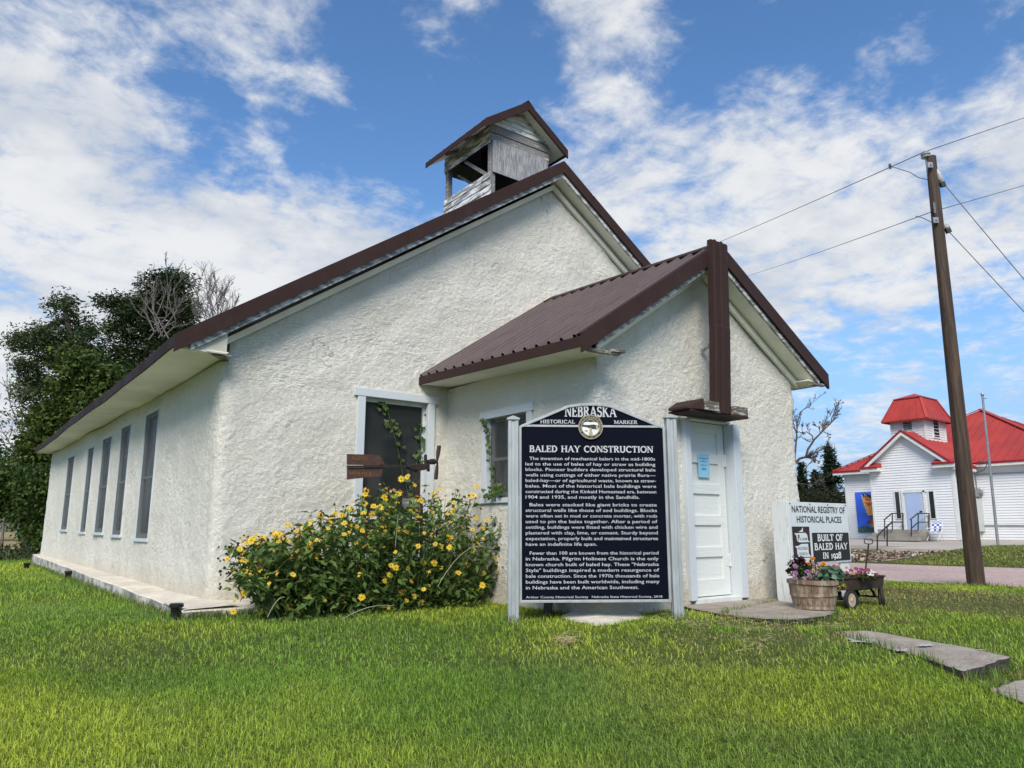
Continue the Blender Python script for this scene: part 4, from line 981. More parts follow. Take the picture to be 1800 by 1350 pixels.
# leaning timber below the marker
a = onZ(962, 1084, -.87); b = Vector((a.x + .30, a.y + .30, -.52))
t = thing('leaning_timber', (a.x, a.y, -.87), 'short dark weathered timber leaning on the ground beneath the navy marker', 'timber')
m = MB(); m.bar(a - Vector((.05, .05, .06)), b, .085, .075); m.build('timber', M['darkwood'], t, bevel=.006)
t = None

# ---------------------------------------------------------------- doorstep and path slabs
def slab_z(poly, q):
    A_ = np.array([[p[0], p[1], 1] for p in poly]); b_ = np.array([p[2] for p in poly]); c_ = np.linalg.lstsq(A_, b_, rcond=None)[0]; return float(c_[0] * q.x + c_[1] * q.y + c_[2]) + .004
def rough_slab(name, poly, ztop, thick, mat, side, label, cat, patches=(), kind=None):
    o = thing(name, (*poly[0][:2], ztop), label, cat) if not kind else None
    pts = []
    n = len(poly)
    for i in range(n):
        a = Vector(poly[i]); b = Vector(poly[(i + 1) % n]); k = max(2, int((b - a).length / .06))
        nrm = (b - a).normalized(); nrm = Vector((nrm.y, -nrm.x, 0))
        for j in range(k):
            p = a.lerp(b, j / k); pts.append(p + nrm * (rnd.uniform(-.018, .018) if j else 0))
    m = MB(); c = sum((Vector(p) for p in poly), Vector()) / n
    k = len(pts); rings = []
    vs = [tuple(p) for p in pts] + [tuple(p.lerp(c, .06) + Vector((0, 0, .004))) for p in pts]
    m.add(vs, [(i, (i + 1) % k, k + (i + 1) % k, k + i) for i in range(k)] + [tuple(range(k, 2 * k))]); top = m.build(name if kind else 'top', mat, o)
    m = MB(); lo = [p - Vector((0, 0, thick)) + (c - p).normalized() * rnd.uniform(.01, .05) for p in pts]; mid = [p - Vector((0, 0, thick * .45)) + (c - p).normalized() * rnd.uniform(-.01, .03) for p in pts]
    m.add([tuple(p - Vector((0, 0, .001))) for p in pts] + [tuple(p) for p in mid] + [tuple(p) for p in lo], [(r * k + i, r * k + (i + 1) % k, (r + 1) * k + (i + 1) % k, (r + 1) * k + i) for r in (0, 1) for i in range(k)])
    m.build('broken_edge', side, o if o else top)
    for (px, py, zz, rx, ry) in patches:
        q = onG(px, py, .05) if zz == 0 else onZ(px, py, zz + .007)
        if zz == 0:
            k2 = min(range(len(poly)), key=lambda i_: (Vector(poly[i_]) - q).length); zz = slab_z(poly, q) + .003
        mm = MB(); mm.prism([(q.x + rx * math.cos(t) * rnd.uniform(.45, 1.15), q.y + ry * math.sin(t) * rnd.uniform(.45, 1.15), zz + .001) for t in np.linspace(0, 6.283, 22)[:-1]], (0, 0, .0015)); mm.build('patch', M['patch'], o if o else top)
    return o
A = [onZ(1188, 1064, -.82), (7.95, 5.62, -.83), (8.9, 5.6, -.84), onZ(1470, 1076, -.842), onZ(1452, 1083, -.843), onZ(1400, 1088, -.844), onZ(1345, 1088, -.844), onZ(1270, 1080, -.838)]
A[1] = (7.95, 5.66, -.815); A[2] = (8.95, 5.64, -.83)
A.insert(1, (6.75, 5.66, -.815))
rough_slab('doorstep_slab', [tuple(p) for p in A], -.82, .085, M['slab'], M['shaded_concrete'], 'worn broken edged brownish concrete slab in front of white church door', 'doorstep', [(1402, 1076, -.842, .05, .02)])
B = [onG(px, py, dz) for px, py, dz in ((1461, 1111, .0), (1518, 1108, .015), (1567, 1115, .02), (1644, 1129, .03), (1722, 1142, .05), (1776, 1155, .085), (1738, 1167, .085), (1694, 1180, .075), (1622, 1155, .02), (1556, 1140, .005), (1498, 1123, .0))]
Pc = sum((Vector(p) for p in B), Vector()) / len(B)
o = rough_slab('path_slab', [tuple(p) for p in B], -.95, .17, M['slab'], M['shaded_concrete'], 'cracked grey concrete path slab ending in a dark broken step on the lawn', 'path slab',
               [(1520, 1117, 0, .22, .10), (1582, 1137, 0, .09, .07), (1625, 1131, 0, .10, .05), (1725, 1145, 0, .04, .02), (1500, 1113, 0, .12, .06)])
C2 = [onG(px, py, .02) for px, py in ((1738, 1212), (1800, 1194), (1880, 1210), (1900, 1250), (1800, 1236))]
rough_slab('path_slab', [tuple(p) for p in C2], -1.1, .1, M['slab'], M['shaded_concrete'], 'lower concrete path slab at the right edge below the broken step', 'path slab')

# ---------------------------------------------------------------- garden lights along the ledge
for i, (px, py, lab) in enumerate(((308, 1093, 'black plastic path light at the front corner of the concrete ledge'), (119, 1020, 'black plastic path light half way along the church side ledge'), (46, 1003, 'black plastic path light at the far rear end of the ledge'))):
    q = onZ(px, py, -.875); q.z = gz(q.x, q.y) + .03
    t = thing('garden_light', q, lab, 'garden light', 'black path lights along the ledge'); k = 1.0
    m = MB(); m.lathe(q, [(.042, -.08), (.046, .0), (.052, .085), (.054, .088)], 16); m.build('housing', M['plastic'], t, smooth=True)
    m = MB(); m.lathe(q, [(.062, .088), (.066, .092), (.066, .116), (.058, .124), (.04, .127)], 18); m.build('cap', M['plastic'], t, smooth=True)

# ---------------------------------------------------------------- old wind generator ornament
YW = 7.75
hub = onY(770, 818, YW); t = thing('garden_windmill', (onY(733, 900, YW).x, YW, -.86), 'small rusty wind generator with tail vane on post among yellow flowers', 'windmill ornament')
def w3(px, py, dy=0): v = onY(px, py, YW); return Vector((v.x, v.y + dy, v.z))
m = MB(); k = [w3(610, 798), w3(668, 799.5), w3(676, 815), w3(675, 818), w3(610, 817)]; m.prism(k, (0, .006, 0)); k = [w3(610, 822), w3(674, 822), w3(670, 837), w3(610, 843)]; m.prism(k, (0, .006, 0)); vane = m.build('tail_vane', M['rust'], t)
m = MB(); a_, b_ = w3(610, 820), w3(676, 820); m.bar((a_.x, YW + .0, a_.z), (b_.x, YW, b_.z), .03, .022); m.build('vane_channel', M['rustdark'], vane)
Pv = Panel(w3(610, 818, -.0012), (1, 0, 0), (0, 0, 1), (0, -1, 0)); wv = w3(676, 818).x - w3(610, 818).x
m = MB(); Pv.text(m, 'ALBION', .05, wv * .52, .065, .045, .001, .01); Pv.text(m, 'NEBRASKA', .03, wv * .66, -.105, .04, .001, .01); m.split('faded_lettering', M['ochre'], vane, fix=False)
m = MB(); m.bar(w3(668, 818.5), w3(745, 820.5), .02, .028); m.bar(w3(675, 822), w3(712, 823), .016, .008); m.build('boom', M['rustdark'], t)
m = MB(); m.prism([w3(712, 820, -.04), w3(733, 815, -.04), w3(750, 816, -.04), w3(752, 825, -.04), w3(740, 827, -.04), w3(722, 826, -.04)], (0, .08, 0)); m.bar(w3(748, 799), w3(748, 818), .03, .03); m.bar(w3(753, 812), w3(753, 829), .03, .028); m.build('gearbox', M['rustdark'], t, bevel=.006)
m = MB(); m.tube([w3(750, 811), w3(768, 812)], .022, 10); 
for q in range(4): m.lathe(w3(757 + q * 2.2, 811.5), [(.034, -.003), (.034, .003)], 12, (1, 0, .05))
m.build('hub_shaft', M['rustdark'], t)
m = MB()
for (tip, root, wd) in (((772, 783), (768, 812), .052), ((766, 843), (769, 813), .048)):
    a_, b_ = w3(*root), w3(*tip); d = (b_ - a_); n = 8; vs = []
    for i in range(n + 1):
        f = i / n; c = a_ + d * f; h = wd * (.35 + .65 * math.sin(min(1, f * 1.5) * math.pi / 2)) * (.9 if i == n else 1) / 2; tw = .6 - .25 * f
        ex = Vector((math.cos(tw), -math.sin(tw), 0)); ey = Vector((math.sin(tw), math.cos(tw), 0))
        vs += [c - ex * h, c + ey * .007, c + ex * h, c - ey * .007]
    m.add(vs, [(4 * i + j, 4 * i + (j + 1) % 4, 4 * i + 4 + (j + 1) % 4, 4 * i + 4 + j) for i in range(n) for j in range(4)] + [(0, 1, 2, 3), (4 * n, 4 * n + 1, 4 * n + 2, 4 * n + 3)])
m.split('propeller_blade', M['rustdark'], t)
m = MB(); m.lathe(w3(770, 812.5), [(.012, 0), (.012, .012), (.004, .02)], 10, (1, 0, 0)); m.build('nose_bolt', M['sealwhite'], t)
m = MB(); pb_ = w3(731, 826); m.tube([pb_, w3(732, 850)], .020, 8); m.bar(w3(731, 850), w3(732, 876), .085, .05); m.bar(w3(727, 876), w3(728, 862), .01, .03); m.tube([w3(741, 876), (w3(744, 900).x, YW, -.88)], .018, 8); m.build('post', M['rustdark'], t)
m = MB(); m.bar(w3(711, 883, .03), w3(744, 884, .03), .04, .095); m.build('crosspiece', M['oldwood'], t)

# ---------------------------------------------------------------- registry sign
q = onZ(1392, 1061, -.838); YS = q.y; xs0 = onY(1384, 900, YS).x; xs1 = onY(1487, 900, YS).x
zt_ = (onY(1384, 880, YS).z + onY(1481, 887, YS).z) / 2; hz = zt_ + .86
sg = thing('registry_sign', (xs0, YS, -.86), 'pale grey National Registry of Historical Places signboard behind the flower basket', 'sign')
ws = xs1 - xs0; P1 = Panel((xs0, YS - .022, zt_), (1, 0, 0), (0, 0, 1), (0, -1, 0))
m = MB(); m.box(xs0, xs1, YS - .02, YS, -.40, zt_); board = m.build('board', M['signwhite'], sg, bevel=.003)
sidew = mat_peel('side_boards', (.66, .69, .69), (.36, .35, .33), (6, 6, .7), 4, .34, .46)
xl = onY(1372, 900, YS).x
m = MB(); m.box(xs0 - .012, xs0 + .02, YS + .001, YS + .20, -.88, zt_ + .01); m.box(xs0 + .022, xs0 + .16, YS + .002, YS + .05, -.88, zt_ - .02); m.box(xs0 - .004, xs0 + .13, YS - .016, YS - .001, -.88, -.41); m.build('side_board', sidew, sg, bevel=.003)
m = MB(); m.box(xs1 - .22, xs1 - .02, YS - .002, YS + .03, -.88, -.41); m.build('leg', sidew, sg, bevel=.003)
hb = zt_ + .40     # visible board height
def sv_(f): return -f * (zt_ + .56)
sgu = lambda f: ws * f
# scale from the picture: board top row 0, bottom of the brown plaque about .86 of board
HH = (zt_ - onY(1392, 1000, YS).z) / .95
m = MB(); P1.text(m, 'NATIONAL REGISTRY OF', ws * .045, ws * .95, -.150 * HH, .094 * HH, .001, .017); P1.text(m, 'HISTORICAL PLACES', ws * .115, ws * .875, -.295 * HH, .092 * HH, .001, .017); m.split('lettering', M['ink'], board, fix=False)
m = MB(); P1.poly(m, [(ws * .345, -.865 * HH), (ws * .975, -.855 * HH), (ws * .975, -.445 * HH), (ws * .345, -.445 * HH)], 0, .006); pq = m.build('black_plaque', M['signblack'], sg)
m = MB(); roman(P1, m, 'BUILT OF', ws * .42, ws * .865, -.565 * HH, .095 * HH, .007, .2, .13); roman(P1, m, 'BALED HAY', ws * .36, ws * .935, -.695 * HH, .095 * HH, .007, .2, .13); roman(P1, m, 'IN 1928', ws * .49, ws * .81, -.825 * HH, .090 * HH, .007, .2, .13); m.build('lettering', M['sealwhite'], pq, fix=False)
m = MB(); P1.poly(m, [(ws * .028, -.985 * HH), (ws * .30, -.965 * HH), (ws * .30, -.355 * HH), (ws * .028, -.355 * HH)], 0, .006); pq = m.build('brown_plaque', M['signbrown'], sg)
def pp(L): return [(ws * (.028 + a * .272), -(.355 + b * .62) * HH) for a, b in L]
m = MB(); P1.poly(m, pp([(.08, .155), (.75, .145), (.84, .20), (.86, .32), (.98, .36), (.35, .365), (.22, .33), (.20, .22)]), .0065, .009)
P1.poly(m, pp([(.34, .125), (.60, .125), (.60, .02), (.52, .08)]), .0065, .009)
P1.poly(m, pp([(.06, .455), (.30, .44), (.45, .40), (.85, .40), (.85, .63), (.98, .70), (.25, .70), (.18, .62), (.18, .50)]), .0065, .009)
P1.poly(m, pp([(.05, .72), (.32, .72), (.36, .80), (.48, .80), (.54, .72), (.98, .72), (.85, .78), (.74, .90), (.50, .89), (.26, .92), (.20, .98), (.18, .86)]), .0065, .009)
m.build('ship_emblem', M['signwhite'], pq)
m = MB(); roman(P1, m, 'P', ws * (.028 + .26 * .272), ws * (.028 + .37 * .272), -(.355 + .315 * .62) * HH, .075 * HH, .0095, .22, .14)
P1.text(m, 'ILGRIM', ws * (.028 + .38 * .272), ws * (.028 + .80 * .272), -(.355 + .315 * .62) * HH, .035 * HH, .0095, .01)
P1.text(m, 'HOLINESS', ws * (.028 + .22 * .272), ws * (.028 + .80 * .272), -(.355 + .535 * .62) * HH, .042 * HH, .0095, .01); P1.text(m, 'CHURCH', ws * (.028 + .26 * .272), ws * (.028 + .76 * .272), -(.355 + .66 * .62) * HH, .042 * HH, .0095, .01); m.build('lettering', M['ink'], pq, fix=False)
m = MB()
for f in (.02, .345, .65, .965): P1.disc(m, ws * f, -.028 * HH, .009, .0, .004, 10)
m.split('screw', M['iron'], board)

# notice pinned on the door
q0, q1 = onY(1226, 797, yd - .004), onY(1248, 840, yd - .004)
tn = thing('paper_notice', ((q0.x + q1.x) / 2, yd - .005, q1.z), 'light blue printed paper notice pinned on the white church door', 'notice')
Pn = Panel((q0.x, yd - .003, q1.z), (1, 0, 0), (0, 0, 1), (0, -1, 0)); wn, hn = q1.x - q0.x, q0.z - q1.z
m = MB(); n = 8; vs = []
for i in range(n + 1):
    for j in range(5): vs.append(Pn.p(wn * j / 4, hn * i / n, .002 + .0006 * math.sin(i * 1.3 + j)))
m.add(vs, [(i * 5 + j, i * 5 + j + 1, i * 5 + j + 6, i * 5 + j + 5) for i in range(n) for j in range(4)]); sh_ = m.build('sheet', M['blue_paper'], tn, smooth=True)
m = MB()
for (f, a, b, s_) in ((.80, .12, .88, 'PILGRIM HOLINESS'), (.735, .42, .58, 'OF'), (.66, .26, .76, 'BALED HAY'), (.51, .22, .76, 'OPEN TODAY'), (.37, .32, .70, 'ARTHUR'), (.32, .30, .72, 'COUNTY')):
    x_ = a
    while x_ < b - .02:
        w_ = min(b - x_, rnd.uniform(.05, .14)); Pn.poly(m, [(wn * x_, hn * f), (wn * (x_ + w_), hn * f), (wn * (x_ + w_), hn * (f + .022)), (wn * x_, hn * (f + .022))], .0036, .0042); x_ += w_ + .03
m.build('print', M['ink'], sh_, fix=False)

# ---------------------------------------------------------------- basket planter and its plants
bq = onZ(1432, 1071, -.842); bt_ = thing('basket_planter', bq, 'brown wooden bushel basket planter full of flowers on the doorstep', 'planter')
fdq = bq.x * SY + bq.y * CY
R1 = (onD(1474, 1025, fdq) - onD(1392, 1025, fdq)).length / 2; R0 = R1 * .80; BH = onD(1432, 1020, fdq).z - bq.z
m = MB(); ns = 26
for k in range(ns):
    a0, a1 = 2 * math.pi * (k + .03) / ns, 2 * math.pi * (k + .97) / ns; o_ = rnd.uniform(-.003, .003); vs = []
    for i in range(6):
        f = i / 5; r = lerp(R0, R1, f ** .85) + o_ + .006 * math.sin(f * 3.1)
        for a in (a0, a1): vs += [(bq.x + r * math.cos(a), bq.y + r * math.sin(a), bq.z + .01 + BH * f), (bq.x + (r - .012) * math.cos(a), bq.y + (r - .012) * math.sin(a), bq.z + .01 + BH * f)]
    fs = []
    for i in range(5):
        b0, b1 = 4 * i, 4 * i + 4; fs += [(b0, b0 + 2, b1 + 2, b1), (b0 + 1, b1 + 1, b1 + 3, b0 + 3), (b0, b1, b1 + 1, b0 + 1), (b0 + 2, b0 + 3, b1 + 3, b1 + 2)]
    fs += [(0, 1, 3, 2), (20, 22, 23, 21)]; m.add(vs, fs)
m.build('staves', M['basket'], bt_)
for f, hh_, rr in ((.50, .032, .007), (.93, .045, .010), (.05, .03, .006)):
    m = MB(); r = lerp(R0, R1, f ** .85) + .006; z = bq.z + .01 + BH * f; n = 40
    vs = []
    for k in range(n):
        a = 2 * math.pi * k / n; wz = .006 * math.sin(a * 2 + f * 9)
        for (rr_, zz) in ((r, -hh_ / 2), (r + rr, -hh_ / 2), (r + rr, hh_ / 2), (r, hh_ / 2)): vs.append((bq.x + rr_ * math.cos(a), bq.y + rr_ * math.sin(a), z + zz + wz))
    m.add(vs, [(4 * k + j, 4 * ((k + 1) % n) + j, 4 * ((k + 1) % n) + (j + 1) % 4, 4 * k + (j + 1) % 4) for k in range(n) for j in range(4)]); m.build('hoop', M['basket'], bt_, smooth=False)
m = MB(); m.lathe((bq.x, bq.y, bq.z + BH * .85), [(R1 * .95, 0), (R1 * .5, .02), (.01, .03)], 20); m.build('soil', M['soil'], bt_)
TOP = bq.z + BH

def leaf_cloud(name, pts, size, cols, parent, mat, droop=.3, aspect=.5, up=.6, seed=0, fold=True):
    """one mesh of many leaf faces at pts (n,3); each leaf is two folded quads (a pointed oval)"""
    r = np.random.default_rng(seed); P = np.asarray(pts, float); n = len(P)
    az = r.uniform(0, 2 * np.pi, n); el = r.normal(-droop, .45, n)
    d = np.stack([np.cos(az) * np.cos(el), np.sin(az) * np.cos(el), np.sin(el)], 1)
    ref = np.stack([r.normal(0, .5, n), r.normal(0, .5, n), np.full(n, up)], 1)
    s_ = np.cross(d, ref); s_ /= np.linalg.norm(s_, axis=1, keepdims=True) + 1e-9; nn = np.cross(s_, d)
    L = (np.asarray(size) * r.uniform(.65, 1.3, n))[:, None]; Wd = L * aspect * .5
    b = P; t = P + d * L; md = P + d * L * .45
    l = md - s_ * Wd + nn * L * .08; rr = md + s_ * Wd + nn * L * .08
    V = np.stack([b, l, t, rr, md - nn * L * .02], 1).reshape(-1, 3)
    i = np.arange(n)[:, None] * 5
    fa = np.concatenate([np.stack([i[:, 0], i[:, 0] + 4, i[:, 0] + 2, i[:, 0] + 1], 1), np.stack([i[:, 0], i[:, 0] + 3, i[:, 0] + 2, i[:, 0] + 4], 1)], 0)
    C = np.repeat(np.asarray(cols), 5, 0)
    return np_mesh(name, V, fa, np.full(len(fa), 4), mat, parent, col=C)
def cols(n, a, b, seed=0, spread=.25):
    r = np.random.default_rng(seed + 99); t = r.uniform(0, 1, (n, 1)); c = np.array(a)[None] * (1 - t) + np.array(b)[None] * t
    return np.clip(c * r.uniform(1 - spread, 1 + spread, (n, 1)), 0, 1)
def blossom_mesh(name, petals, r, col, ccol, cr, ch, seed=0, layers=1, cup=.2, droop=0., wide=.5, drop=0.):
    """flower facing +Z: pointed petals in layers round a domed centre; colours in the 'col' attribute"""
    rr = np.random.default_rng(seed); V = []; Fc = []; Lt = []; C = []
    for ly in range(layers):
        n = petals; rl = r * (1 - .26 * ly); tilt = cup + .42 * ly
        for k in range(n):
            if rr.uniform() < drop: continue
            a = 2 * math.pi * (k + .5 * (ly % 2)) / n + rr.normal(0, .07); L_ = rl * rr.uniform(.85, 1.1); tl_ = tilt + rr.normal(0, .12) - droop
            d = np.array([math.cos(a) * math.cos(tl_), math.sin(a) * math.cos(tl_), math.sin(tl_)]); s_ = np.array([-math.sin(a), math.cos(a), 0]); b = len(V)
            wd = L_ * wide * .5; up = np.array([0, 0, 1.])
            for q in (d * cr * .6 - s_ * wd * .45, d * cr * .6 + s_ * wd * .45, d * L_ * .62 + s_ * wd + up * .006 * 0, d * L_ - up * L_ * .06, d * L_ * .62 - s_ * wd): V.append(q + up * .002 * ly)
            Fc += [b, b + 1, b + 2, b + 3, b + 4]; Lt.append(5); cc = np.array(col) * rr.uniform(.82, 1.12); C += [cc] * 5
    if ch > 0:
        n = 9; b = len(V)
        for (q, h) in ((1, 0), (.9, .5), (.55, .9)):
            for k in range(n): a = 2 * math.pi * k / n; V.append(np.array([cr * q * math.cos(a), cr * q * math.sin(a), ch * h + .001])); C.append(np.array(ccol) * (1.2 - .4 * q))
        V.append(np.array([0, 0, ch])); C.append(np.array(ccol) * 1.2)
        for i in range(2):
            for k in range(n): Fc += [b + i * n + k, b + i * n + (k + 1) % n, b + (i + 1) * n + (k + 1) % n, b + (i + 1) * n + k]; Lt.append(4)
        for k in range(n): Fc += [b + 2 * n + k, b + 2 * n + (k + 1) % n, b + 3 * n]; Lt.append(3)
    return np.array(V), np.array(Fc), np.array(Lt), np.clip(np.array(C), 0, 1)
def blossom_obj(name, data, loc, facing, parent, me_cache={}):
    key = id(data)
    if key not in me_cache:
        o = np_mesh(name, data[0], data[1], data[2], M['petal'], None, col=data[3]); me_cache[key] = o.data
    else:
        o = bpy.data.objects.new(name, me_cache[key]); COL.objects.link(o)
    q = Vector(facing).normalized().to_track_quat('Z', 'Y'); o.rotation_mode = 'QUATERNION'
    o.rotation_quaternion = q @ Matrix.Rotation(rnd.uniform(0, 6.28), 3, 'Z').to_quaternion()
    if parent is not None: o.parent = parent; o.location = Vector(loc) - world_loc(parent)
    else: o.location = loc
    return o
def merged_blossoms(name, items, parent, kind=None):
    V = []; Fc = []; Lt = []; C = []; b = 0
    for data, loc, facing, sc in items:
        q = Vector(facing).normalized().to_track_quat('Z', 'Y') @ Matrix.Rotation(rnd.uniform(0, 6.28), 3, 'Z').to_quaternion(); R_ = np.array(q.to_matrix())
        V.append(data[0] @ R_.T * sc + np.array(loc)[None]); Fc.append(data[1] + b); Lt.append(data[2]); C.append(data[3]); b += len(data[0])
    o = np_mesh(name, np.concatenate(V), np.concatenate(Fc), np.concatenate(Lt), M['petal'], parent, col=np.concatenate(C))
    return tag(o, kind=kind) if kind else o
TOCAM = Vector((-.6, -.7, .35))
def bq3(px, py, back=0.): 
    v = onD(px, py, fdq + back); return v
def small_plant(name, label, cat, base, centre, rad, nleaf, size, ca, cb, blooms, seed, aspect=.45, droop=.1, group=None):
    t = thing(name, base, label, cat, group); r = np.random.default_rng(seed)
    p = r.normal(0, 1, (nleaf, 3)); p /= np.linalg.norm(p, axis=1, keepdims=True); p *= r.uniform(.35, 1, (nleaf, 1)) ** .5
    p = p * np.array(rad)[None] + np.array(centre)[None]; p[:, 2] = np.maximum(p[:, 2], base[2] - .03)
    leaf_cloud('foliage', p, size, cols(nleaf, ca, cb, seed), t, M['leaf'], droop, aspect, seed=seed)
    m = MB()
    for i in range(10):
        e = p[i * (nleaf // 10)]; b_ = Vector(base) + Vector((rnd.uniform(-.02, .02), rnd.uniform(-.02, .02), -.02)); m.tube([b_, b_.lerp(Vector(e), .5) + Vector((0, 0, .02)), e], .003, 4)
    for (dt, loc, fc) in blooms:
        m.tube([Vector(base), Vector(base).lerp(Vector(loc), .6) + Vector((0, 0, .01)), Vector(loc)], .003, 4)
    m.build('stem', M['stem'], t)
    for (dt, loc, fc) in blooms: blossom_obj('blossom', dt, loc, fc, t)
    return t
pompon = blossom_mesh('b', 13, .030, (.42, .20, .37), (.36, .13, .30), .006, .012, 3, layers=4, cup=.0, wide=.7)
mari = blossom_mesh('b', 14, .030, (.66, .25, .03), (.6, .18, .02), .008, .012, 4, layers=3, cup=.1, wide=.6)
maroon = blossom_mesh('b', 10, .028, (.13, .012, .03), (.05, .01, .01), .008, .008, 5, layers=2, wide=.7)
magenta = blossom_mesh('b', 6, .026, (.28, .04, .14), (.3, .2, .1), .005, .005, 6, layers=1, wide=.95)
whitef = blossom_mesh('b', 6, .024, (.74, .68, .70), (.6, .5, .2), .005, .005, 7, layers=1, wide=.9)
peach = blossom_mesh('b', 9, .024, (.66, .36, .22), (.4, .15, .05), .006, .006, 8, layers=2, wide=.7)
def bl(dt, lst, back=0.): return [(dt, tuple(bq3(px, py, back)), TOCAM + Vector((rnd.uniform(-.5, .5), rnd.uniform(-.4, .4), rnd.uniform(-.1, .6)))) for px, py in lst]
def bb(px, dz=-.05, back=0.): v = bq3(px, 1020, back); return (v.x, v.y, TOP + dz)
c = bq3(1404, 1008, -.10); small_plant('pink_dahlia', 'dahlia plant with pink pompon blossoms at the left of basket planter', 'flower plant', bb(1408, -.05, -.08), tuple(c + Vector((0, 0, .02))), (.09, .09, .08), 110, .05, (.03, .06, .02), (.06, .10, .03),
                                  bl(pompon, [(1398, 995), (1398, 1007), (1397, 1016), (1412, 1018), (1424, 1013), (1419, 1005)], -.16), 11)
c = bq3(1402, 994, 0); small_plant('dark_coleus', 'dark maroon leaved plant rising behind the pink pompon flowers', 'flower plant', bb(1405, -.05, .0), tuple(c), (.10, .08, .09), 130, .06, (.025, .012, .012), (.055, .02, .018), bl(maroon, [(1384, 1004), (1412, 988), (1417, 992)], .0), 12, .7)
c = bq3(1434, 1000, .03); small_plant('orange_marigold', 'marigold with orange blossoms in middle of basket planter', 'flower plant', bb(1434, -.05, .05), tuple(c), (.10, .09, .085), 200, .038, (.05, .09, .02), (.16, .15, .05),
                                  bl(mari, [(1428, 982), (1448, 991), (1421, 991), (1440, 998)], -.02) + bl(peach, [(1410, 1006), (1430, 1003), (1442, 1008)], -.06), 13, .3)
c = bq3(1460, 1008, -.06); small_plant('ornamental_kale', 'blue green ruffled kale spilling over the right rim of basket', 'leafy plant', bb(1458, -.04, -.04), tuple(c + Vector((0, 0, -.01))), (.13, .12, .085), 260, .06, (.06, .13, .08), (.13, .23, .15), [], 14, .8, .35)
c = bq3(1479, 1030, -.12); small_plant('yellowing_vine', 'small yellowing sprig hanging down the right side of basket', 'leafy plant', bb(1474, -.02, -.1), tuple(c), (.035, .035, .06), 60, .04, (.20, .19, .04), (.36, .30, .08), [], 15, .6, .8)

# ---------------------------------------------------------------- toy wagon
wq = onZ(1495, 1073, -.885); wz = wq.z; ZW = -.885
fw_ = wq.x * SY + wq.y * CY
# wagon runs to the right and slightly away
A_ = onZ(1495, 1073, ZW); Bw = onZ(1547, 1068, ZW - .005)
ax = Vector((Bw.x - A_.x, Bw.y - A_.y, 0)); ax.normalize(); ax = (ax * .75 + Vector((1, -.1, 0)) * .25).normalized()
wheel_r = (onD(1495, 1036, fw_).z - onD(1495, 1073, fw_).z) / 2
wg = thing('toy_wagon', A_, 'rusty old toy wagon with black wheels planted with flowers on the grass', 'wagon')
sidev = Vector((-ax.y, ax.x, 0))      # away from the camera
if sidev.y < 0: sidev = -sidev
Lw = (Bw - A_).length; Ww = .30
def wp(a, b, z): return A_ + ax * a + sidev * b + Vector((0, 0, z))
m = MB(); bz0, bz1 = wheel_r * 2 - .01, wheel_r * 2 + .115; x0_, x1_ = -.10, Lw + .06; n = 0
def rr_rect(x0, x1, y0, y1, r, k=5):
    out = []
    for (cx, cy, a0) in ((x1 - r, y1 - r, 0), (x0 + r, y1 - r, 90), (x0 + r, y0 + r, 180), (x1 - r, y0 + r, 270)):
        for i in range(k + 1): a = math.radians(a0 + 90 * i / k); out.append((cx + r * math.cos(a), cy + r * math.sin(a)))
    return out
rings = [(.02, bz0, 0), (.0, bz0 + .004, 0), (-.018, bz1, 0), (-.030, bz1 + .004, 0), (-.032, bz1 + .014, 0), (-.024, bz1 + .018, 0), (-.014, bz1 + .012, 0), (.006, bz0 + .012, 0)]
vs = []; k = None
for (ins_, z, _) in rings:
    R_ = rr_rect(x0_ + ins_, x1_ - ins_, -.03 + ins_, Ww + .03 - ins_, .05); k = len(R_); vs += [wp(a, b, z) for a, b in R_]
fs = [(i * k + j, i * k + (j + 1) % k, (i + 1) * k + (j + 1) % k, (i + 1) * k + j) for i in range(len(rings) - 1) for j in range(k)] + [tuple(range(k))[::-1]]
m.add(vs, fs); m.build('bed', M['wagon'], wg, smooth=True)
m = MB(); R_ = rr_rect(x0_ + .0, x1_ - .0, -.03, Ww + .03, .05); m.add([wp(a, b, bz1 - .012) for a, b in R_], [tuple(range(len(R_)))]); m.build('soil', M['soil'], wg)
def wheel(a, b, r, axv=None):
    sidev = axv if axv is not None else globals()['sidev']
    o = None; c = wp(a, b, r); m = MB(); m.lathe(c - sidev * .018, [(r * .68, 0), (r * .97, 0), (r, .008), (r, .028), (r * .97, .036), (r * .68, .036)], 28, sidev, closed=False)
    o = bpy.data.objects.new('wheel', None); COL.objects.link(o); o.parent = wg; o.location = c - world_loc(wg); 
    m.build('tyre', M['rubber'], o, smooth=True)
    m = MB(); m.lathe(c - sidev * .012, [(r * .70, 0), (r * .62, .004), (r * .50, .012), (r * .28, .010), (r * .24, -.004), (r * .10, -.012), (.004, -.014)], 24, sidev); m.build('rim', M['rim'], o, smooth=True); return o
wheel(0, -.015, wheel_r); wheel(0, Ww + .01, wheel_r); wheel(Lw, -.015, wheel_r, Vector((.60, -.80, 0))); wheel(Lw, Ww + .01, wheel_r, Vector((.60, -.80, 0)))
m = MB(); m.tube([wp(0, -.02, wheel_r), wp(0, Ww + .02, wheel_r)], .010, 8); m.tube([wp(Lw, -.02, wheel_r), wp(Lw, Ww + .02, wheel_r)], .010, 8)
for b in (.05, Ww - .05):
    arcp = [wp(Lw * (.02 + .96 * f), b, wheel_r + .0 + (bz0 - wheel_r - .008) * min(1, 2.2 * math.sin(math.pi * f) ** .8)) for f in np.linspace(0, 1, 15)]
    for p_, q_ in zip(arcp[:-1], arcp[1:]): m.bar(p_, q_, .03, .012)
m.bar(wp(.0, Ww / 2, wheel_r + .01), wp(Lw, Ww / 2, wheel_r + .01), .02, .014)
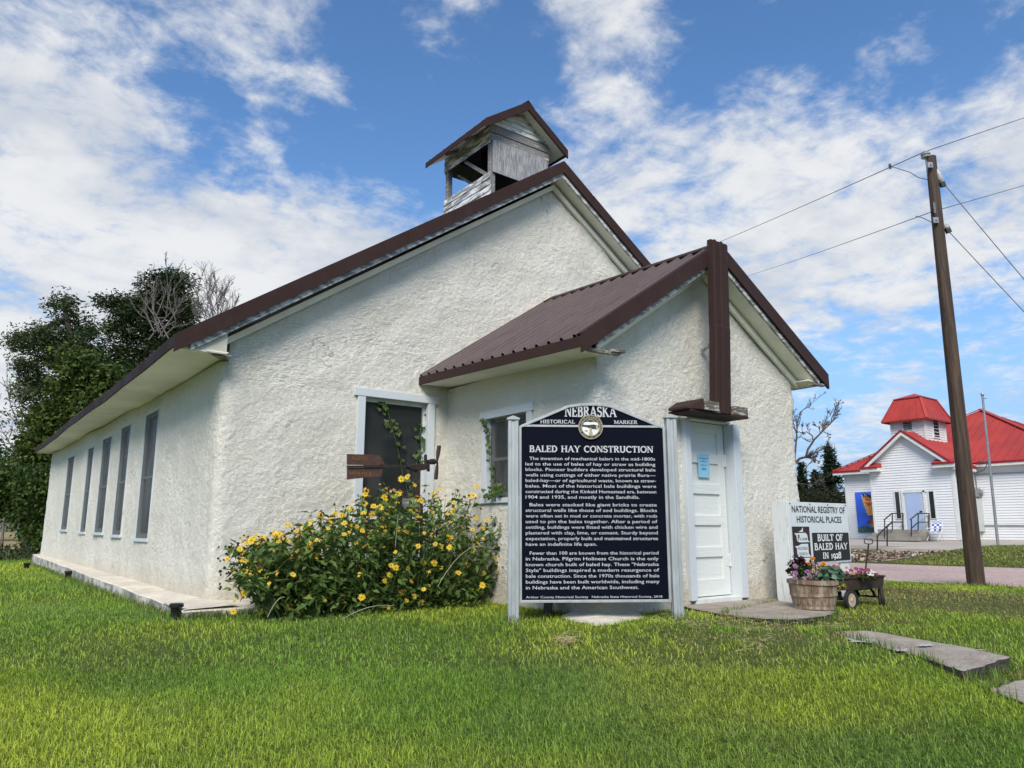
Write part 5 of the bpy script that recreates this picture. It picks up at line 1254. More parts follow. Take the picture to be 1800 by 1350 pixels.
m.bar(wp(-.02, Ww / 2, bz0 - .02), wp(-.02, Ww / 2, wheel_r), .09, .09); m.build('undercarriage', M['iron'], wg)
h0 = onD(1519, 1005, fw_ + .05); h1 = onD(1527, 956, fw_ + .05)
m = MB(); m.tube([wp(x0_ - .12, Ww / 2, wheel_r * .9), wp(.0, Ww / 2, wheel_r + .0)], .008, 6); m.build('tongue', M['iron'], wg)
m = MB(); m.bar(h0 - Vector((0, 0, .06)), h1, .016, .012); hd = m.build('handle', M['iron'], wg)
rt = Vector((CY, -SY, 0)); m = MB(); hw_, hh_ = .047, .026; loop = [h1 + rt * (hw_ * sx) + Vector((0, 0, hh_ + hh_ * sz)) for sx, sz in ((-.6, -1), (.6, -1), (1, -.6), (1, .6), (.7, 1), (-.7, 1), (-1, .6), (-1, -.6), (-.6, -1))]
m.tube(loop, .006, 6, cap=False); m.build('grip', M['iron'], hd, smooth=True)
def wtop(px, py, back=.0): return tuple(onD(px, py, fw_ + back))
def blw(dt, lst, back=0.): return [(dt, wtop(px, py, back), TOCAM + Vector((rnd.uniform(-.5, .5), rnd.uniform(-.4, .4), rnd.uniform(0, .7)))) for px, py in lst]
zwt = ZW + bz1 - .012
for (nm, lab, px, py, rad, bls, ca, cb, sd_) in (
    ('pink_petunia', 'petunia with small magenta blossoms at the left end of toy wagon', 1481, 1003, (.10, .09, .05), blw(magenta, [(1466, 996), (1473, 997), (1477, 1002), (1489, 1007), (1496, 1003)]), (.06, .09, .03), (.13, .15, .05), 21),
    ('crimson_petunia', 'petunia with dark crimson blossoms beside the wagon handle', 1513, 1004, (.09, .09, .05), blw(magenta, [(1514, 1001), (1520, 1003), (1510, 1006), (1505, 1000)]) + blw(peach, [(1488, 998), (1500, 1008)]), (.07, .08, .03), (.15, .14, .06), 22),
    ('white_petunia', 'petunia with white and pink blossoms at the right end of toy wagon', 1533, 1007, (.06, .08, .045), blw(whitef, [(1530, 1004), (1536, 1006), (1533, 1010), (1528, 1009)]) + blw(magenta, [(1540, 1010), (1526, 1002)]), (.07, .10, .03), (.13, .15, .05), 23)):
    v = wtop(px, py, .05); small_plant(nm, lab, 'flower plant', (v[0], v[1], zwt), (v[0], v[1], zwt + .04), rad, 170, .032, ca, cb, bls, sd_, .5, .1)

# ---------------------------------------------------------------- utility pole and lines
PZ = -.985
pb0 = onZ(1716, 1030, PZ); fp = pb0.x * SY + pb0.y * CY
ptop = onD(1636, 276, fp); pdx, pdy = ptop.x, ptop.y
up_ = thing('utility_pole', pb0, 'tall weathered brown wooden utility pole beside the gravel road', 'utility pole')
m = MB(); n = 26; vs = []; K = 18
for i in range(n + 1):
    f = i / n; r = lerp(.150, .092, f) 
    for k in range(K):
        a = 2 * math.pi * k / K; rr_ = r * (1 + .035 * (float(vnoise(np.array([math.cos(a) * 2.2, math.sin(a) * 2.2, f * 5.]), 3)) - .5) * 2)
        vs.append((lerp(pb0.x, pdx, f) + rr_ * math.cos(a), lerp(pb0.y, pdy, f) + rr_ * math.sin(a), lerp(PZ - .3, ptop.z, f)))
m.add(vs, [(i * K + k, i * K + (k + 1) % K, (i + 1) * K + (k + 1) % K, (i + 1) * K + k) for i in range(n) for k in range(K)] + [tuple(range(n * K, n * K + K))])
m.build('post', M['pole'], up_, smooth=True)
rtv = Vector((CY, -SY, 0)); fwv = Vector((SY, CY, 0))
def pp3(px, py, back=0.): return onD(px, py, fp + back)
ins = pp3(1627, 273); m = MB(); m.bar(ins + Vector((.01, 0, -.42)), ins + Vector((0, 0, -.02)), .035, .02); m.build('bracket', M['steel'], up_)
m = MB(); m.lathe(ins - Vector((0, 0, .03)), [(.035, -.03), (.085, -.02), (.09, 0), (.05, .01), (.05, .03), (.088, .04), (.092, .055), (.05, .065), (.045, .085), (.06, .095), (.05, .11), (.01, .115)], 18); m.build('insulator', M['porcelain'], up_, smooth=True)
for (a, b) in (((1647, 298), (1656, 322)), ((1661, 393), (1666, 404))):
    A3, B3 = pp3(*a, -.06), pp3(*b, -.06); d = (B3 - A3); L_ = d.length
    m = MB(); m.lathe(A3, [(.02, 0), (.035, L_ * .15), (.055, L_ * .3), (.05, L_ * .45), (.06, L_ * .6), (.05, L_ * .8), (.02, L_)], 12, d); m.build('insulator', M['porcelain'], up_, smooth=True)
    m = MB(); m.obox(B3 + d * .1, d.normalized(), fwv, d.normalized().cross(fwv), .05, .03, .045); m.build('clamp', M['iron'], up_)
for (px, py) in ((1635, 290), (1645, 387)):
    c = pp3(px, py, -.125); m = MB(); m.obox(c, rtv, fwv, (0, 0, 1), .05, .012, .055); m.lathe(c - fwv * .012, [(.015, 0), (.015, .02)], 8, -fwv); m.build('plate', M['steel'], up_)
m = MB(); c = pp3(1643, 366, -.13); m.bar(c + Vector((0, 0, .12)), c - Vector((0, 0, .10)), .03, .02); m.build('bracket', M['steel'], up_)
for z in (.9, 1.5, 2.2):
    m = MB(); c = Vector((lerp(pb0.x, pdx, .2), pb0.y, z)) ; m.obox(c - fwv * .145 + rtv * .03, rtv, fwv, (0, 0, 1), .012, .004, .02)
def line_(name, A, B, sag, r, lab, group='overhead wires on the utility pole', n=24):
    A, B = Vector(A), Vector(B); pts = [A.lerp(B, i / n) - Vector((0, 0, sag * 4 * (i / n) * (1 - i / n))) for i in range(n + 1)]
    t = MB(); t.tube(pts, r, 5); o = t.build(name, M['wire'], None); tag(o, lab, 'power line', group); return o
wi = pp3(1627, 266)
line_('power_line', wi, wi + (onD(1860, 186, fp + 9.) - wi) * 4, .02, .009, 'upper overhead wire running from the pole top to upper right')
line_('power_line', wi, onD(1120, 482, fp + 34), .12, .009, 'upper overhead wire running from the pole top down behind the church porch', n=30)
w2_ = pp3(1636, 373, -.03)
line_('power_line', w2_, w2_ + (onD(1860, 308, fp + 9.) - w2_) * 4, .02, .008, 'lower overhead wire running from the pole to the right')
line_('power_line', w2_, onD(1260, 500, fp + 34), .10, .008, 'lower overhead wire running from the pole down behind the porch', n=30)
line_('guy_wire', pp3(1661, 325, -.06), pp3(1661, 325, -.06) + (onD(1840, 536, fp - 1.) - pp3(1661, 325, -.06)) * 2.6, .03, .008, 'upper service wire slanting down right from the pole insulator')
line_('guy_wire', pp3(1668, 407, -.06), pp3(1668, 407, -.06) + (onD(1840, 588, fp - 1.) - pp3(1668, 407, -.06)) * 2.6, .03, .008, 'lower service wire slanting down right from the pole')
m = MB(); j = [pp3(1566, 293), pp3(1578, 296, -.2), pp3(1600, 303, -.25), pp3(1614, 312, -.2), pp3(1632, 316, -.1)]; m.tube(j, .007, 5); m.build('jumper', M['wire'], up_)
m = MB(); j = [pp3(1610, 380), pp3(1622, 383, -.2), pp3(1638, 391, -.1)]; m.tube(j, .007, 5); m.lathe(pp3(1564, 288), [(.02, 0), (.03, .04), (.02, .10)], 8, (0, 0, -1)); m.build('jumper', M['wire'], up_)

# ---------------------------------------------------------------- red roofed building across the road
SX = 38.0; KS = 38 / 34.0
def S(px, py): return onX(px, py, SX)
scb = -.485
sc_ = thing('red_roofed_hall', (SX, 18, scb), 'white clapboard hall with bright red metal roofs and square tower across the road', 'building')
by0, by1 = 15.90, 19.86       # bay right/left
eaz = S(1680, 809).z; apz = S(1589, 760).z - .05; ymid = S(1589, 758).y
XB = 40.4                    # main body front
my1 = onX(1490, 900, XB).y; my0 = onX(1905, 900, XB).y
def siding(m, A, B, z0, z1f, lap=.125, th=.027, z1=None):
    """horizontal clapboards between plan points A and B; z1f(f) top height as function of position"""
    A, B = Vector((*A, 0)), Vector((*B, 0)); d = (B - A).normalized(); nn = Vector((d.y, -d.x, 0)); n = int((z1 - z0) / lap) + 1
    for k in range(n):
        a = z0 + k * lap; b = min(a + lap, z1)
        if a >= z1 - .01: break
        f0, f1 = z1f(a), z1f(b)
        if f0 is None: break
        f1 = f1 or f0
        P = A.lerp(B, f0[0]); Q = A.lerp(B, f0[1]); P2 = A.lerp(B, f1[0]); Q2 = A.lerp(B, f1[1])
        m.add([P + nn * th + Vector((0, 0, a)), Q + nn * th + Vector((0, 0, a)), Q2 + Vector((0, 0, b)), P2 + Vector((0, 0, b)), P + Vector((0, 0, a)), Q + Vector((0, 0, a))], [(0, 1, 2, 3), (0, 4, 5, 1)])
full = lambda z: (0, 1)
slp = (apz - eaz) / (by1 - ymid)
def gab(z):
    if z < eaz: return (0, 1)
    f = (z - eaz) / (apz - eaz); c = (by1 - ymid) / (by1 - by0); return (c * f, 1 - (1 - c) * f) if f < .99 else None
m = MB(); siding(m, (SX, by1), (SX, by0), scb, gab, z1=apz)
siding(m, (SX, by0), (XB, by0), scb, full, z1=eaz); siding(m, (XB + 0., by1), (SX, by1), scb, full, z1=eaz)
siding(m, (XB, my1), (XB, by1), scb, full, z1=eaz); siding(m, (XB, by0), (XB, my0), scb, full, z1=eaz)
siding(m, (XB + 12, my1), (XB, my1), scb, full, z1=eaz); siding(m, (XB, my0), (XB + 12, my0), scb, full, z1=eaz)
wl = m.build('wall', M['siding'], sc_, fix=False)
m = MB()
for (x, y) in ((SX, by1), (SX, by0), (XB, my1)): m.box(x - .035, x + .07, y - .07, y + .035 if y > 17 else y + .07, scb, eaz)
for y in (by0,): m.box(SX - .036, SX + .08, y - .036, y + .08, scb, eaz)
m.box(XB - .06, XB, by0 - .08, by0 - .025, scb, eaz); m.split('corner_board', M['white'], wl)
m = MB(); m.box(SX - .03, SX + .02, by0 - .02, by1 + .02, scb - .25, scb); m.box(SX, XB, by0 - .03, by0 + .02, scb - .25, scb); m.box(XB - .03, XB + .02, my0, by0, scb - .3, scb); m.box(XB - .03, XB + .02, by1, my1, scb - .3, scb); m.build('foundation', M['terr'], sc_)
# bay gable roof
def rib_r(m, *a): ribbed(m, *a, rib=.45, h=.03, w=.05, minor=False)
oh = .28; xg = SX - .35; zr = apz + .12; ze_ = zr - slp * (by1 + oh - ymid); zer = zr - slp * (ymid - by0 + oh)
xback = SX + 9
m = MB(); rib_r(m, (xg, by1 + oh, ze_), (xback, by1 + oh, ze_), (xback, ymid, zr), (xg, ymid, zr)); rib_r(m, (xg, by0 - oh, zer), (xback, by0 - oh, zer), (xback, ymid, zr), (xg, ymid, zr))
m.build('bay_roof', M['redroof'], sc_)
m = MB()
for (ye_, ze2) in ((by1 + oh, ze_), (by0 - oh, zer)):
    m.prism([(xg - .03, ymid, zr + .05), (xg - .03, ye_, ze2 + .05), (xg - .03, ye_, ze2 - .06), (xg - .03, ymid, zr - .06)], (.03, 0, 0))
m.split('red_trim', M['redtrim'], sc_)
m = MB()
for (ye_, ze2) in ((by1 + oh - .02, ze_), (by0 - oh + .02, zer)):
    m.prism([(xg, ymid, zr - .065), (xg, ye_, ze2 - .065), (xg, ye_, ze2 - .24), (xg, ymid, zr - .24)], (.03, 0, 0)); m.prism([(xg + .031, ymid, zr - .16), (xg + .031, ye_, ze2 - .16), (SX + .02, ye_, ze2 - .16), (SX + .02, ymid, zr - .16)], (0, 0, .02))
m.build('rake_board', M['white'], sc_)
# returns at the gable foot
m = MB(); m2 = MB(); m3 = MB()
for (ya, yb_) in ((by1 + oh + .03, by1 - .62), (by0 - oh - .03, by0 + .72)):
    m.add([(xg - .10, ya, ze_ + .0), (xg - .10, yb_, ze_ + .0), (SX, yb_, ze_ + .22), (SX, ya, ze_ + .22)], [(0, 1, 2, 3)]); m.add([(xg - .10, yb_, ze_), (SX, yb_, ze_ + .22), (SX, yb_, ze_ - .02)], [(0, 1, 2)])
    y0_, y1_ = min(ya, yb_), max(ya, yb_); m2.box(xg - .12, xg - .08, y0_, y1_, ze_ - .07, ze_ + .02); m3.box(xg - .07, SX - .02, y0_ + .02, y1_ - .02, ze_ - .22, ze_ - .04)
m.build('return_roof', M['redroof'], sc_); m2.split('return_trim', M['redtrim'], sc_); m3.split('return_cornice', M['white'], sc_)
# main hip roof
pk = onX(1723, 721, XB + 5.6); mo = .45
c0 = (XB - mo, my1 + mo, eaz - .03); c1 = (XB - mo, my0 - mo, eaz - .03); c2 = (XB + 12, my0 - mo, eaz - .03); c3 = (XB + 12, my1 + mo, eaz - .03); pkv = (pk.x, pk.y, pk.z); nrib = 44
def hip(m, a, b, p):
    a, b, p = Vector(a), Vector(b), Vector(p); n = (b - a).cross(p - a).normalized(); n = n if n.z > 0 else -n
    m.add([a, b, p], [(0, 1, 2)]); u = (b - a); L_ = u.length; u.normalize(); h = (p - a).dot(u); foot = a + u * h; up = (p - foot)
    x = .3
    while x < L_ - .2:
        f = x / h if x < h else (L_ - x) / (L_ - h); q = a + u * x; m.bar(q + n * .012, q + up * f * .985 + n * .012, .05, .03, n); x += .46
m = MB(); hip(m, c0, c1, pkv); hip(m, c1, c2, pkv); hip(m, c3, c0, pkv)
rfm = m.build('main_roof', M['redroof'], sc_)
m = MB(); 
for c_ in (c0, c1): m.bar(Vector(c_) + Vector((0, 0, .05)), Vector(pkv) + Vector((0, 0, .06)), .22, .05)
m.split('hip_cap', M['redroof'], rfm)
m = MB(); m.box(XB - mo - .03, XB - mo, my0 - mo, by0 - oh, eaz - .10, eaz + .0); m.box(XB - mo - .03, XB - mo, by1 + oh, my1 + mo, eaz - .10, eaz); m.box(SX - .2, XB - mo, by0 - oh - .03, by0 - oh, zer - .10, zer + .01); m.split('red_trim', M['redtrim'], sc_)
m = MB(); m.box(XB - mo, XB - .03, my0 - mo, by0 - .1, eaz - .22, eaz - .09); m.box(XB - mo, XB - .03, by1 + .03, my1 + mo, eaz - .22, eaz - .09); m.box(SX - .1, XB - mo - .01, by0 - oh, by0 - .03, zer - .24, zer - .09); m.split('eave_board', M['white'], sc_)
# tower
tx = SX + 1.25
ty1, ty0 = onX(1568, 760, tx).y, onX(1627, 760, tx).y; tr_ = onY(1661, 760, ty0).x; tze = onX(1627, 735, tx).z; tzb = zr - 1.4
m = MB(); siding(m, (tx, ty1), (tx, ty0), tzb, full, z1=tze); siding(m, (tx, ty0), (tr_, ty0), tzb, full, z1=tze); siding(m, (tr_, ty1), (tx, ty1), tzb, full, z1=tze); siding(m, (tr_, ty0), (tr_, ty1), tzb, full, z1=tze)
tw = m.build('tower', M['siding'], sc_, fix=False)
m = MB()
for (x, y) in ((tx, ty1), (tx, ty0), (tr_, ty0)): m.box(x - .05, x + .05, y - .05, y + .05, tzb, tze)
m.split('corner_board', M['white'], tw)
cxm, cym = (tx + tr_) / 2, (ty0 + ty1) / 2; hx_, hy_ = (tr_ - tx) / 2, (ty1 - ty0) / 2
zb_t = onX(1607, 702, cxm).z; za_t = onX(1607, 692, cxm).z
def ringp(k, z): return [(cxm - hx_ * k, cym + hy_ * k, z), (cxm - hx_ * k, cym - hy_ * k, z), (cxm + hx_ * k, cym - hy_ * k, z), (cxm + hx_ * k, cym + hy_ * k, z)]
r0, r1 = ringp(1.36, tze - .02), ringp(.80, zb_t - .05); r1b = ringp(.84, zb_t - .02)
m = MB()
for i in range(4):
    j = (i + 1) % 4; rib_r(m, r0[i], r0[j], r1[j], r1[i]); m.add([r1b[i], r1b[j], (cxm, cym, za_t)], [(0, 1, 2)]); m.bar(Vector(r0[i]), Vector(r1[i]), .12, .05)
tf = m.build('tower_roof', M['redroof'], sc_)
m = MB()
for i in range(4):
    j = (i + 1) % 4; m.bar(Vector(r0[i]) - Vector((0, 0, .03)), Vector(r0[j]) - Vector((0, 0, .03)), .03, .07); m.bar(Vector(r1b[i]) - Vector((0, 0, .02)), Vector(r1b[j]) - Vector((0, 0, .02)), .03, .05)
m.build('red_trim', M['redtrim'], tf)
def louver(O, Ud, w_, h_, par):
    O = Vector(O); Ud = Vector(Ud).normalized(); nn = Vector((Ud.y, -Ud.x, 0)); m = MB()
    for (u0, u1, z0, z1) in ((-.06, 0, -.06, h_ + .06), (w_, w_ + .06, -.06, h_ + .06), (0, w_, -.06, 0), (0, w_, h_, h_ + .06)): m.obox(O + Ud * (u0 + u1) / 2 + Vector((0, 0, (z0 + z1) / 2)) + nn * .02, Ud, nn, (0, 0, 1), (u1 - u0) / 2, .035, (z1 - z0) / 2)
    f = m.build('louver', M['white'], par); m = MB(); m.obox(O + Ud * w_ / 2 + Vector((0, 0, h_ / 2)) + nn * .022, Ud, nn, (0, 0, 1), w_ / 2, .006, h_ / 2); m.build('opening', M['black'], f)  # solid black sheet paints the darkness behind the slats
    m = MB()
    for k in range(5): m.obox(O + Ud * w_ / 2 + Vector((0, 0, h_ * (k + .5) / 5)) + nn * .04, Ud, (nn + Vector((0, 0, -.8))).normalized(), (Vector((0, 0, .8)) + nn * .8).normalized(), w_ / 2, .028, .006)
    m.build('slat', M['white'], f)
a, b = onX(1589, 758, tx), onX(1603, 740, tx); louver((tx, a.y, a.z), (0, -1, 0), a.y - b.y, b.z - a.z, sc_)
a, b = onY(1641, 768, ty0), onY(1647.5, 740, ty0); louver((a.x, ty0, a.z), (1, 0, 0), b.x - a.x, b.z - a.z, sc_)
# door, side lights
def boxS(m, pa, pb, d0, d1, X=SX):
    A_, B_2 = onX(*pa, X), onX(*pb, X); m.box(X - d1, X - d0, B_2.y, A_.y, B_2.z, A_.z); return A_, B_2
m = MB(); boxS(m, (1591, 865), (1626, 932), .03, .06); dr = m.build('door', M['lightblue'], sc_)
m = MB(); boxS(m, (1587.5, 862), (1591, 932), .02, .08); boxS(m, (1626, 862), (1629.5, 932), .02, .08); boxS(m, (1587.5, 861), (1629.5, 865), .02, .08); m.build('door_frame', M['white'], dr)
m = MB(); boxS(m, (1618, 898), (1622.5, 900), .06, .10); m.build('handle', M['iron'], dr)
for (a, b) in (((1573.5, 865), (1585, 911)), ((1633, 864), (1646, 911))):
    m = MB(); A_, B_2 = boxS(m, (a[0] - 2.2, a[1] - 2.2), (b[0] + 2, b[1] + 1.6), .02, .05); f = m.build('side_light', M['white'], sc_); m = MB(); boxS(m, a, b, .045, .055); m.build('pane', M['glass'], f)
# entrance steps
T3 = S(1558, 949); T4 = S(1637, 949)
m = MB(); yA, yB = T3.y, T4.y
for k in range(3): m.box(SX - .45 - .32 * (3 - k), SX - .035, yB, yA - .0 + .12 * (2 - k), scb - .05 if k == 0 else scb + .155 * k, scb + .155 * (k + 1) - .004)
m.build('entrance_steps', M['stepc'], sc_)
# meter, panel, conduit, pipe on the long wall
def boxB(m, pa, pb, d0, d1): return boxS(m, pa, pb, d0, d1, XB)
m = MB(); c_ = onY(1718, 905, by0); m.box(c_.x - .55, c_.x + .25, by0 - .20, by0 - .03, -.1, 1.45); m.build('meter_box', M['meter'], sc_)
m = MB(); m.box(c_.x - .1, c_.x + .2, by0 - .2, by0 - .03, 1.55, 1.95); m.lathe((c_.x + .05, by0 - .2, 1.75), [(.12, 0), (.12, .12), (.06, .14)], 14, (0, -1, 0)); m.build('meter', M['steel'], sc_)
m = MB(); za = onX(1760, 832, XB).z; zb2 = onX(1760, 923.5, XB).z; m.tube([(c_.x + .1, by0 - .08, 1.9), (c_.x + .1, by0 - .08, za), (XB - .06, by0 - .12, za), (XB - .06, my0, za - .02)], .028, 6); m.tube([(XB - .06, by0 - .05, zb2), (XB - .06, my0, zb2 - .02)], .026, 6); m.build('conduit', M['steel'], sc_)
m = MB(); m.tube([onX(1706, 812, SX + .4) - Vector((0, .35, 0)), onX(1716, 815, SX + 1) - Vector((0, .5, 0)), onX(1714, 826, SX + .8) - Vector((0, .4, 0)), onX(1700, 834, SX + .2) - Vector((0, .3, 0))], .03, 6); m.build('service_cable', M['wire'], sc_)
m = MB(); j = [onX(1722, 812, XB - .6), onX(1752, 810, XB - .3), onX(1775, 803, XB + .6), onX(1800, 790, XB + 1.6)]; m.tube(j, .03, 6); m.build('roof_cable', M['wire'], sc_)
# mural beside the bay
a, b = onX(1504, 866, XB), onX(1541, 936, XB)
mu_ = thing('butterfly_mural', (XB - .05, (a.y + b.y) / 2, b.z), 'blue mural panel with an orange monarch wing on the white clapboard wall', 'mural')
yr = by1 + .05
PM = Panel((XB - .05, a.y, b.z), (0, -1, 0), (0, 0, 1), (-1, 0, 0)); wM, hM = a.y - yr, a.z - b.z; wv_ = onX(1504, 900, XB).y - onX(1539.5, 900, XB).y
m = MB(); PM.poly(m, [(0, 0), (wM, 0), (wM, hM), (0, hM)], 0, .03); pn_ = m.build('panel', M['mural'], mu_)
m = MB(); PM.poly(m, [(.0, .0), (wM, 0), (wM, hM * .16), (wv_ * .7, hM * .13), (wv_ * .4, hM * .16), (0, hM * .14)], .031, .036); m.build('grass_band', M['muralgreen'], pn_)
def wq_(L): return [(wv_ * a_, hM * b_) for a_, b_ in L]
up_w = [(.98, .52), (.99, .70), (.90, .84), (.72, .95), (.50, .985), (.34, .96), (.28, .90), (.30, .78), (.42, .60), (.46, .42), (.62, .33), (.80, .33), (1.05, .40)]
lo_w = [(1.05, .33), (.80, .31), (.62, .26), (.52, .17), (.58, .08), (.75, .03), (.92, .05), (1.05, .1)]
m = MB(); PM.poly(m, wq_([(a_, .1 + b_ * .88) for a_, b_ in up_w]), .0365, .040); PM.poly(m, wq_([(a_, .10 + b_ * .88) for a_, b_ in lo_w]), .0365, .040); m.build('wing_edge', M['signblack'], pn_)
m = MB()
for pts_ in ([(.93, .50), (.92, .66), (.80, .80), (.62, .88), (.45, .90), (.38, .84), (.42, .72), (.50, .56), (.53, .42), (.66, .36), (.82, .36), (.98, .42)], [(1.0, .31), (.80, .29), (.66, .24), (.59, .16), (.64, .10), (.77, .06), (.92, .08), (1.0, .12)]): PM.poly(m, wq_([(a_, .1 + b_ * .88) for a_, b_ in pts_]), .0402, .0412)
m.build('wing_field', M['wing_o'], pn_)
m = MB()
for cell in ([(.44, .88), (.62, .90), (.80, .80), (.70, .76), (.50, .78)], [(.46, .74), (.74, .73), (.88, .76), (.92, .68), (.62, .62)], ): PM.poly(m, wq_([(a_, .1 + b_ * .88) for a_, b_ in cell]), .0415, .043)
for cell in ([(.60, .25), (.78, .28), (.74, .12), (.64, .12)], [(.80, .28), (1.0, .30), (.98, .12), (.78, .11)]): PM.poly(m, wq_([(a_, .1 + b_ * .88) for a_, b_ in cell]), .0415, .043)
m.split('wing_cell', M['wing_r'], pn_)
m = MB()
for cell in ([(.50, .58), (.60, .60), (.76, .40), (.64, .38), (.52, .44)], [(.64, .60), (.92, .65), (.96, .54), (.84, .40), (.78, .41)]): PM.poly(m, wq_([(a_, .1 + b_ * .88) for a_, b_ in cell]), .0415, .043)
m.split('wing_cell', M['wing_o'], pn_)
m = MB()
for i in range(16):
    f = i / 15; e = [(.34, .93), (.32, .84), (.37, .72), (.44, .60), (.48, .46), (.58, .37)]; g = f * 4.99; k = int(g); q = lerp(Vector(e[k]), Vector(e[k + 1]), g - k); u_, v_2 = wv_ * (q.x + (.03 if i % 2 else 0)), hM * (.1 + q.y * .88); PM.disc(m, u_, v_2, .030, .0405, .043, 6)
for i in range(8):
    f = i / 7; q = lerp(Vector((.48, .95)), Vector((.95, .74)), f); PM.disc(m, wv_ * q.x, hM * (.1 + q.y * .88), .026, .0405, .043, 6); q = Vector((.57 + .3 * f, .10 - .06 * math.sin(f * 3.1))); PM.disc(m, wv_ * q.x, hM * (.1 + q.y * .88), .02, .0405, .043, 6)
m.build('wing_spot', M['sealwhite'], pn_)
# terrace with steps, railings, chair, flagpole
tA, tB = onX(1549, 962, 29.0), onX(1720, 970, 29.0)
zt1, zt2 = -.70, scb - .012
tc = thing('concrete_terrace', (29, tA.y, -.9), 'wide pale concrete terrace with three steps in front of the white hall', 'terrace')
m = MB(); m.prism([(29.0, tA.y, zt1), (29.0, 8.2, zt1 - .05), (SX + 2.3, 8.2, zt2), (SX + 2.3, 22.3, zt2), (31.5, 22.3, zt1 + .03), (31.5, tA.y, zt1 + .02)], (0, 0, -.55)); m.build('deck', M['terr'], tc)
m = MB()
for k in range(3): m.box(31.5 - .40 * (3 - k), 31.5 - .002, tA.y + .005, 20.6, -1.2, zt1 + .02 - .13 * (3 - k) + .02)
m.build('terrace_steps', M['stepc'], tc)
def rail(label, tops, mids, posts, Xf, Xn):
    """posts as pixels on planes between Xf and Xn"""
    base = onX(posts[0][0], posts[0][2], posts[0][3]); t = thing('handrail', base, label, 'handrail', 'black iron handrails at the hall entrance')
    m = MB(); m.tube([onX(px, py, X) for px, py, X in tops], .03, 6); m.build('top_rail', M['iron'], t)
    if mids: m = MB(); m.tube([onX(px, py, X) for px, py, X in mids], .026, 6); m.build('mid_rail', M['iron'], t)
    for (px, pt, pbm, X) in posts: m = MB(); m.tube([onX(px, pt, X), onX(px, pbm, X)], .03, 6); m.build('post', M['iron'], t)
rail('black iron handrail left of the blue door steps', [(1554, 914, 36.6), (1567.5, 902.5, 37.1), (1586.5, 902.5, 37.9)], [(1556, 929, 36.6), (1568.5, 918, 37.1), (1587.5, 918, 37.9)], [(1555, 914, 947, 36.6), (1568.5, 902.5, 932, 37.1), (1587.2, 902.5, 932, 37.9)], 0, 0)
rail('black iron handrail right of the blue door steps', [(1599.5, 914, 36.6), (1613, 902.5, 37.1), (1632, 902.5, 37.9)], [(1602, 929, 36.6), (1614, 918, 37.1), (1633, 918, 37.9)], [(1602, 914, 943, 36.6), (1614, 902.5, 932, 37.1), (1633, 902.5, 932, 37.9)], 0, 0)
rail('black iron handrail down the lower terrace steps', [(1541.5, 943, 29.4), (1558, 926, 30.6), (1569, 917, 31.2)], None, [(1542.3, 943, 974, 29.4), (1559.5, 925, 960, 30.6)], 0, 0)
cq = onX(1646, 947, 37.2); cq.z = scb - .02 - .02
ch_ = thing('folding_chair', cq, 'folding lawn chair with blue and white webbing beside the entrance steps', 'chair')
lwm, nt_, B_, N_, L_ = newmat('webbing'); ck_ = N_.new('ShaderNodeTexChecker'); ck_.inputs['Scale'].default_value = 9; ck_.inputs[1].default_value = (.75, .76, .80, 1); ck_.inputs[2].default_value = (.08, .12, .35, 1); L_.new(_coord(N_, L_), ck_.inputs[0]); L_.new(ck_.outputs[0], B_.inputs['Base Color'])
cw = .21; cv = cq
def cpt(a, b, c): return (cv.x + b, cv.y - a, cv.z + c)
m = MB(); m.prism([cpt(-cw, 0.05, .42), cpt(cw, .05, .42), cpt(cw, -.42, .38), cpt(-cw, -.42, .38)], (0, 0, .02)); m.build('seat', lwm, ch_)
m = MB(); m.prism([cpt(-cw, .05, .44), cpt(cw, .05, .44), cpt(cw, .26, .92), cpt(-cw, .26, .92)], (.02, 0, 0)); m.build('backrest', lwm, ch_)
for s_ in (-1, 1):
    m = MB(); m.tube([cpt(s_ * (cw + .03), -.42, .0), cpt(s_ * (cw + .03), .1, .5), cpt(s_ * (cw + .03), .28, .95)], .014, 6); m.tube([cpt(s_ * (cw + .03), -.42, .55), cpt(s_ * (cw + .03), .12, .58)], .018, 6); m.tube([cpt(s_ * (cw + .03), .3, .0), cpt(s_ * (cw + .03), -.4, .55)], .014, 6); m.build('leg', M['white'], ch_)
f0 = onX(1754, 957, 33.0); f1 = onX(1727, 696, 33.0)
fl = thing('flagpole', f0, 'thin leaning grey metal flagpole in front of the white hall', 'flagpole')
m = MB(); m.tube([f0 - Vector((0, 0, .4)), f0.lerp(f1, .55), f1], [.055, .05, .042], 10); m.build('pole', M['steel'], fl, smooth=True)
m = MB(); m.lathe(f1, [(.05, 0), (.07, .06), (.05, .12), (.01, .14)], 10); m.bar(f1 - Vector((0, .0, .1)), f1 - Vector((0, .14, .12)), .03, .03); m.build('finial', M['steel'], fl)
# antenna bits beside tower
# mulch strip between road and terrace
sheet('mulch_bed', 22.5, 29.3, 11.9, 24.0, .012, M['mulch'], .35, .6, 9, 'stuff')
